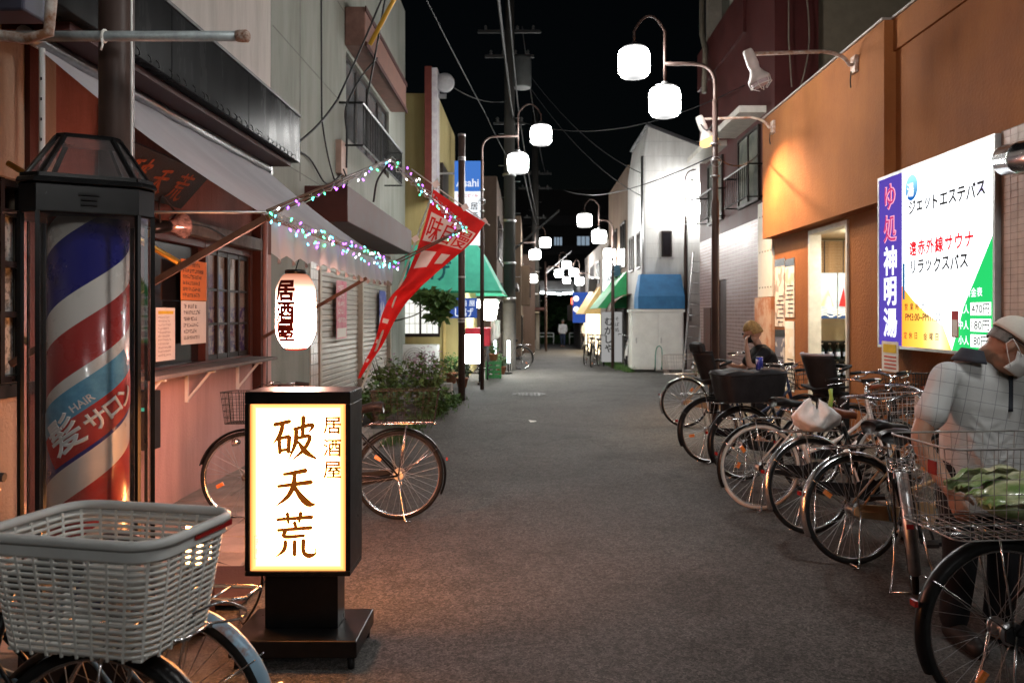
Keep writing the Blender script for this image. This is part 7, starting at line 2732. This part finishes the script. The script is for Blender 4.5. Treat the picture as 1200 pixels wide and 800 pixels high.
# --- smoking person
sm = thing('person', 'person with blond hair, dark mask and black t-shirt raising a hand to the face', 'person', (2.75, 9.55, 0))
HC2 = Vector((2.67, 9.52, 1.335))
HM2 = Matrix.Translation(HC2) @ rotm((0, R(14), R(180 - 12)))
b = MB()
head_parts(b, HM2, 1.0)
limb(b, [(2.76, 9.55, 1.12), (2.74, 9.54, 1.19), HC2 + Vector((.02, .01, -.06))], [.055, .05, .05])
torso(b, [((2.84, 9.58, .72), (.11, 0, 0), (0, .15, 0)), ((2.85, 9.58, .95), (.11, 0, 0), (0, .15, 0)), ((2.80, 9.56, 1.08), (.10, 0, 0), (0, .15, 0)), ((2.77, 9.55, 1.16), (.06, 0, 0), (0, .08, 0))])
rS, rE, rW = (2.78, 9.39, 1.09), (2.60, 9.32, .93), (2.555, 9.36, 1.17)
lS, lE, lW = (2.78, 9.73, 1.09), (2.60, 9.74, .90), (2.42, 9.60, .95)
limb(b, [rS, rE, rW], [.048, .038, .025]); limb(b, [lS, lE, lW], [.048, .038, .025])
hand(b, rW, (-.05, .08, 1), (1, .1, 0), .95, .5, 1)
hand(b, lW, (-1, -.2, .15), (0, -.3, -1), .95, .5, 1)
for s in (-1, 1):
    limb(b, [(2.82, 9.58 + s * .085, .75), (2.76, 9.57 + s * .09, .42), (2.84, 9.57 + s * .09, .07)], [.08, .055, .04])
    limb(b, [(2.84, 9.57 + s * .09, .05), (2.66, 9.56 + s * .10, .035)], [.042, .034])
link_mesh('body', remesh(b, .008, 2), M_skin, sm)
b = MB()
torso(b, [((2.85, 9.58, .66), (.15, 0, 0), (0, .19, 0)), ((2.86, 9.58, .95), (.145, 0, 0), (0, .185, 0)), ((2.81, 9.56, 1.08), (.135, 0, 0), (0, .185, 0)), ((2.785, 9.55, 1.15), (.09, 0, 0), (0, .12, 0)), ((2.765, 9.55, 1.19), (.065, 0, 0), (0, .07, 0))])
for S_, E_ in ((rS, rE), (lS, lE)):
    S_, E_ = Vector(S_), Vector(E_)
    limb(b, [S_ + (Vector((2.79, 9.56, 1.08)) - S_) * .4, S_, S_.lerp(E_, .62)], [.075, .075, .07])
link_mesh('t_shirt', remesh(b, .014, 3), M_tee, sm)
b = MB()
torso(b, [((2.84, 9.58, .60), (.13, 0, 0), (0, .165, 0)), ((2.84, 9.58, .78), (.125, 0, 0), (0, .16, 0))])
for s in (-1, 1):
    limb(b, [(2.82, 9.58 + s * .088, .68), (2.76, 9.57 + s * .095, .42), (2.84, 9.57 + s * .095, .09)], [.09, .07, .058])
link_mesh('trousers', remesh(b, .016, 3), M_trouser, sm)
b = MB()
b.grid(lambda u, v: HM2 @ Vector((-.012 + (.110 + .004 * math.sin(u * 60)) * math.cos(u * 2 * PI) * math.cos(v * PI / 2), (.094 + .004 * math.sin(u * 47)) * math.sin(u * 2 * PI) * math.cos(v * PI / 2), .030 + .112 * math.sin(v * PI / 2) - .055 * (1 - v) * (1 if math.cos(u * 2 * PI) < .3 else 0))), 40, 10)
b.build('hair', M_hair, sm, True, solid=.008)
b = MB()
b.grid(lambda u, v: HM2 @ Vector((.126 * math.cos((u - .5) * 2.3) - .012 - .035 * abs(v - .42), .098 * math.sin((u - .5) * 2.0), -.026 - .088 * v)), 12, 8)
b.build('mask', M_blackmat, sm, True, solid=.004)
b = MB(); b.tube([HM2 @ Vector((.116, y, .012 - abs(y) * .1)) for y in (-.07, -.03, 0, .03, .07)], .010, 6)
b.build('sunglasses', M_black, sm, True)


def small_person(label, x, y, h, jacket, legs, rz, stride=.12, hairm=M_hairg):
    t = thing('person', label, 'person', (x, y, gz(y)))
    k = h / 1.72
    cs, sn = math.cos(rz), math.sin(rz)
    g0 = gz(y)
    def W(a, c, z): return (x + (a * cs - c * sn) * k, y + (a * sn + c * cs) * k, g0 + z * k)
    b = MB()
    hm = Matrix.Translation(W(0, 0, 1.60)) @ rotm((0, 0, rz))
    head_parts(b, hm, k)
    limb(b, [W(0, 0, 1.38), W(0, 0, 1.52)], [.055 * k, .05 * k])
    for s in (-1, 1):
        limb(b, [W(0, s * .19, 1.38), W(-.02, s * .25, 1.12), W(.10, s * .22, .90)], [.05 * k, .042 * k, .028 * k])
        hand(b, W(.10, s * .22, .90), (.4 * cs, .4 * sn, -.8), (sn * s, -cs * s, 0), k, .5, s)
        limb(b, [W(0, s * .09, .9), W(s * stride * .4 + .03, s * .10, .48), W(s * stride, s * .10, .07)], [.085 * k, .06 * k, .042 * k])
        limb(b, [W(s * stride, s * .10, .05), W(s * stride + .17, s * .10, .035)], [.045 * k, .036 * k])
    torso(b, [(W(0, 0, .88), Vector((sn, -cs, 0)) * .16 * k, Vector((cs, sn, 0)) * .10 * k), (W(0, 0, 1.15), Vector((sn, -cs, 0)) * .15 * k, Vector((cs, sn, 0)) * .10 * k), (W(0, 0, 1.40), Vector((sn, -cs, 0)) * .17 * k, Vector((cs, sn, 0)) * .09 * k)])
    link_mesh('body', remesh(b, .014, 2), M_skin, t)
    b = MB()
    torso(b, [(W(0, 0, .84), Vector((sn, -cs, 0)) * .19 * k, Vector((cs, sn, 0)) * .135 * k), (W(0, 0, 1.15), Vector((sn, -cs, 0)) * .185 * k, Vector((cs, sn, 0)) * .13 * k), (W(0, 0, 1.36), Vector((sn, -cs, 0)) * .20 * k, Vector((cs, sn, 0)) * .12 * k), (W(0, 0, 1.45), Vector((sn, -cs, 0)) * .10 * k, Vector((cs, sn, 0)) * .08 * k)])
    for s in (-1, 1):
        limb(b, [W(0, s * .16, 1.37), W(0, s * .20, 1.35), W(-.02, s * .25, 1.12), W(.08, s * .225, .94)], [.07 * k, .072 * k, .06 * k, .048 * k])
    link_mesh('jacket', remesh(b, .02, 2), jacket, t)
    b = MB()
    torso(b, [(W(0, 0, .80), Vector((sn, -cs, 0)) * .17 * k, Vector((cs, sn, 0)) * .12 * k), (W(0, 0, .95), Vector((sn, -cs, 0)) * .165 * k, Vector((cs, sn, 0)) * .115 * k)])
    for s in (-1, 1):
        limb(b, [W(0, s * .09, .86), W(s * stride * .4 + .03, s * .10, .48), W(s * stride, s * .10, .09)], [.10 * k, .078 * k, .06 * k])
    link_mesh('trousers', remesh(b, .02, 2), legs, t)
    b = MB()
    b.grid(lambda u, v: hm @ (Vector((-.012 + .108 * math.cos(u * 2 * PI) * math.cos(v * PI / 2), .09 * math.sin(u * 2 * PI) * math.cos(v * PI / 2), .03 + .105 * math.sin(v * PI / 2) - .05 * (1 - v) * (math.cos(u * 2 * PI) < .3))) * k), 20, 8)
    b.build('hair', hairm, t, True, solid=.01)
    return t


small_person('person in pale grey jacket and jeans walking in the middle of the far street', 2.12, 50.0, 1.68, M('pale_jacket', (.6, .6, .61), .8), M('jeans', (.03, .04, .075), .8), R(-100))
small_person('person in white shirt standing outside the far lit shop', 3.02, 42.6, 1.60, M('white_shirt', (.6, .58, .55), .8), M_trouser, R(-60), .04)

# small repeated marks that cannot be picked apart singly
for o in bpy.data.objects:
    if o.parent is not None and o.name.split('.')[0] in ('bulbs', 'clamps', 'lettering', 'price_heading', 'flowers', 'foliage', 'print', 'handwriting', 'printed_lines', 'hooks', 'raised_studs', 'slot', 'white_strokes', 'spokes', 'crown', 'bolt', 'fan_grille', 'step_bolts', 'leeks', 'wires', 'vent_slot', 'stem', 'side_rib', 'wave_print', 'cladding_joint', 'panel_joint'):
        if o.name.split('.')[0] != 'side_rib':
            o['kind'] = 'stuff'
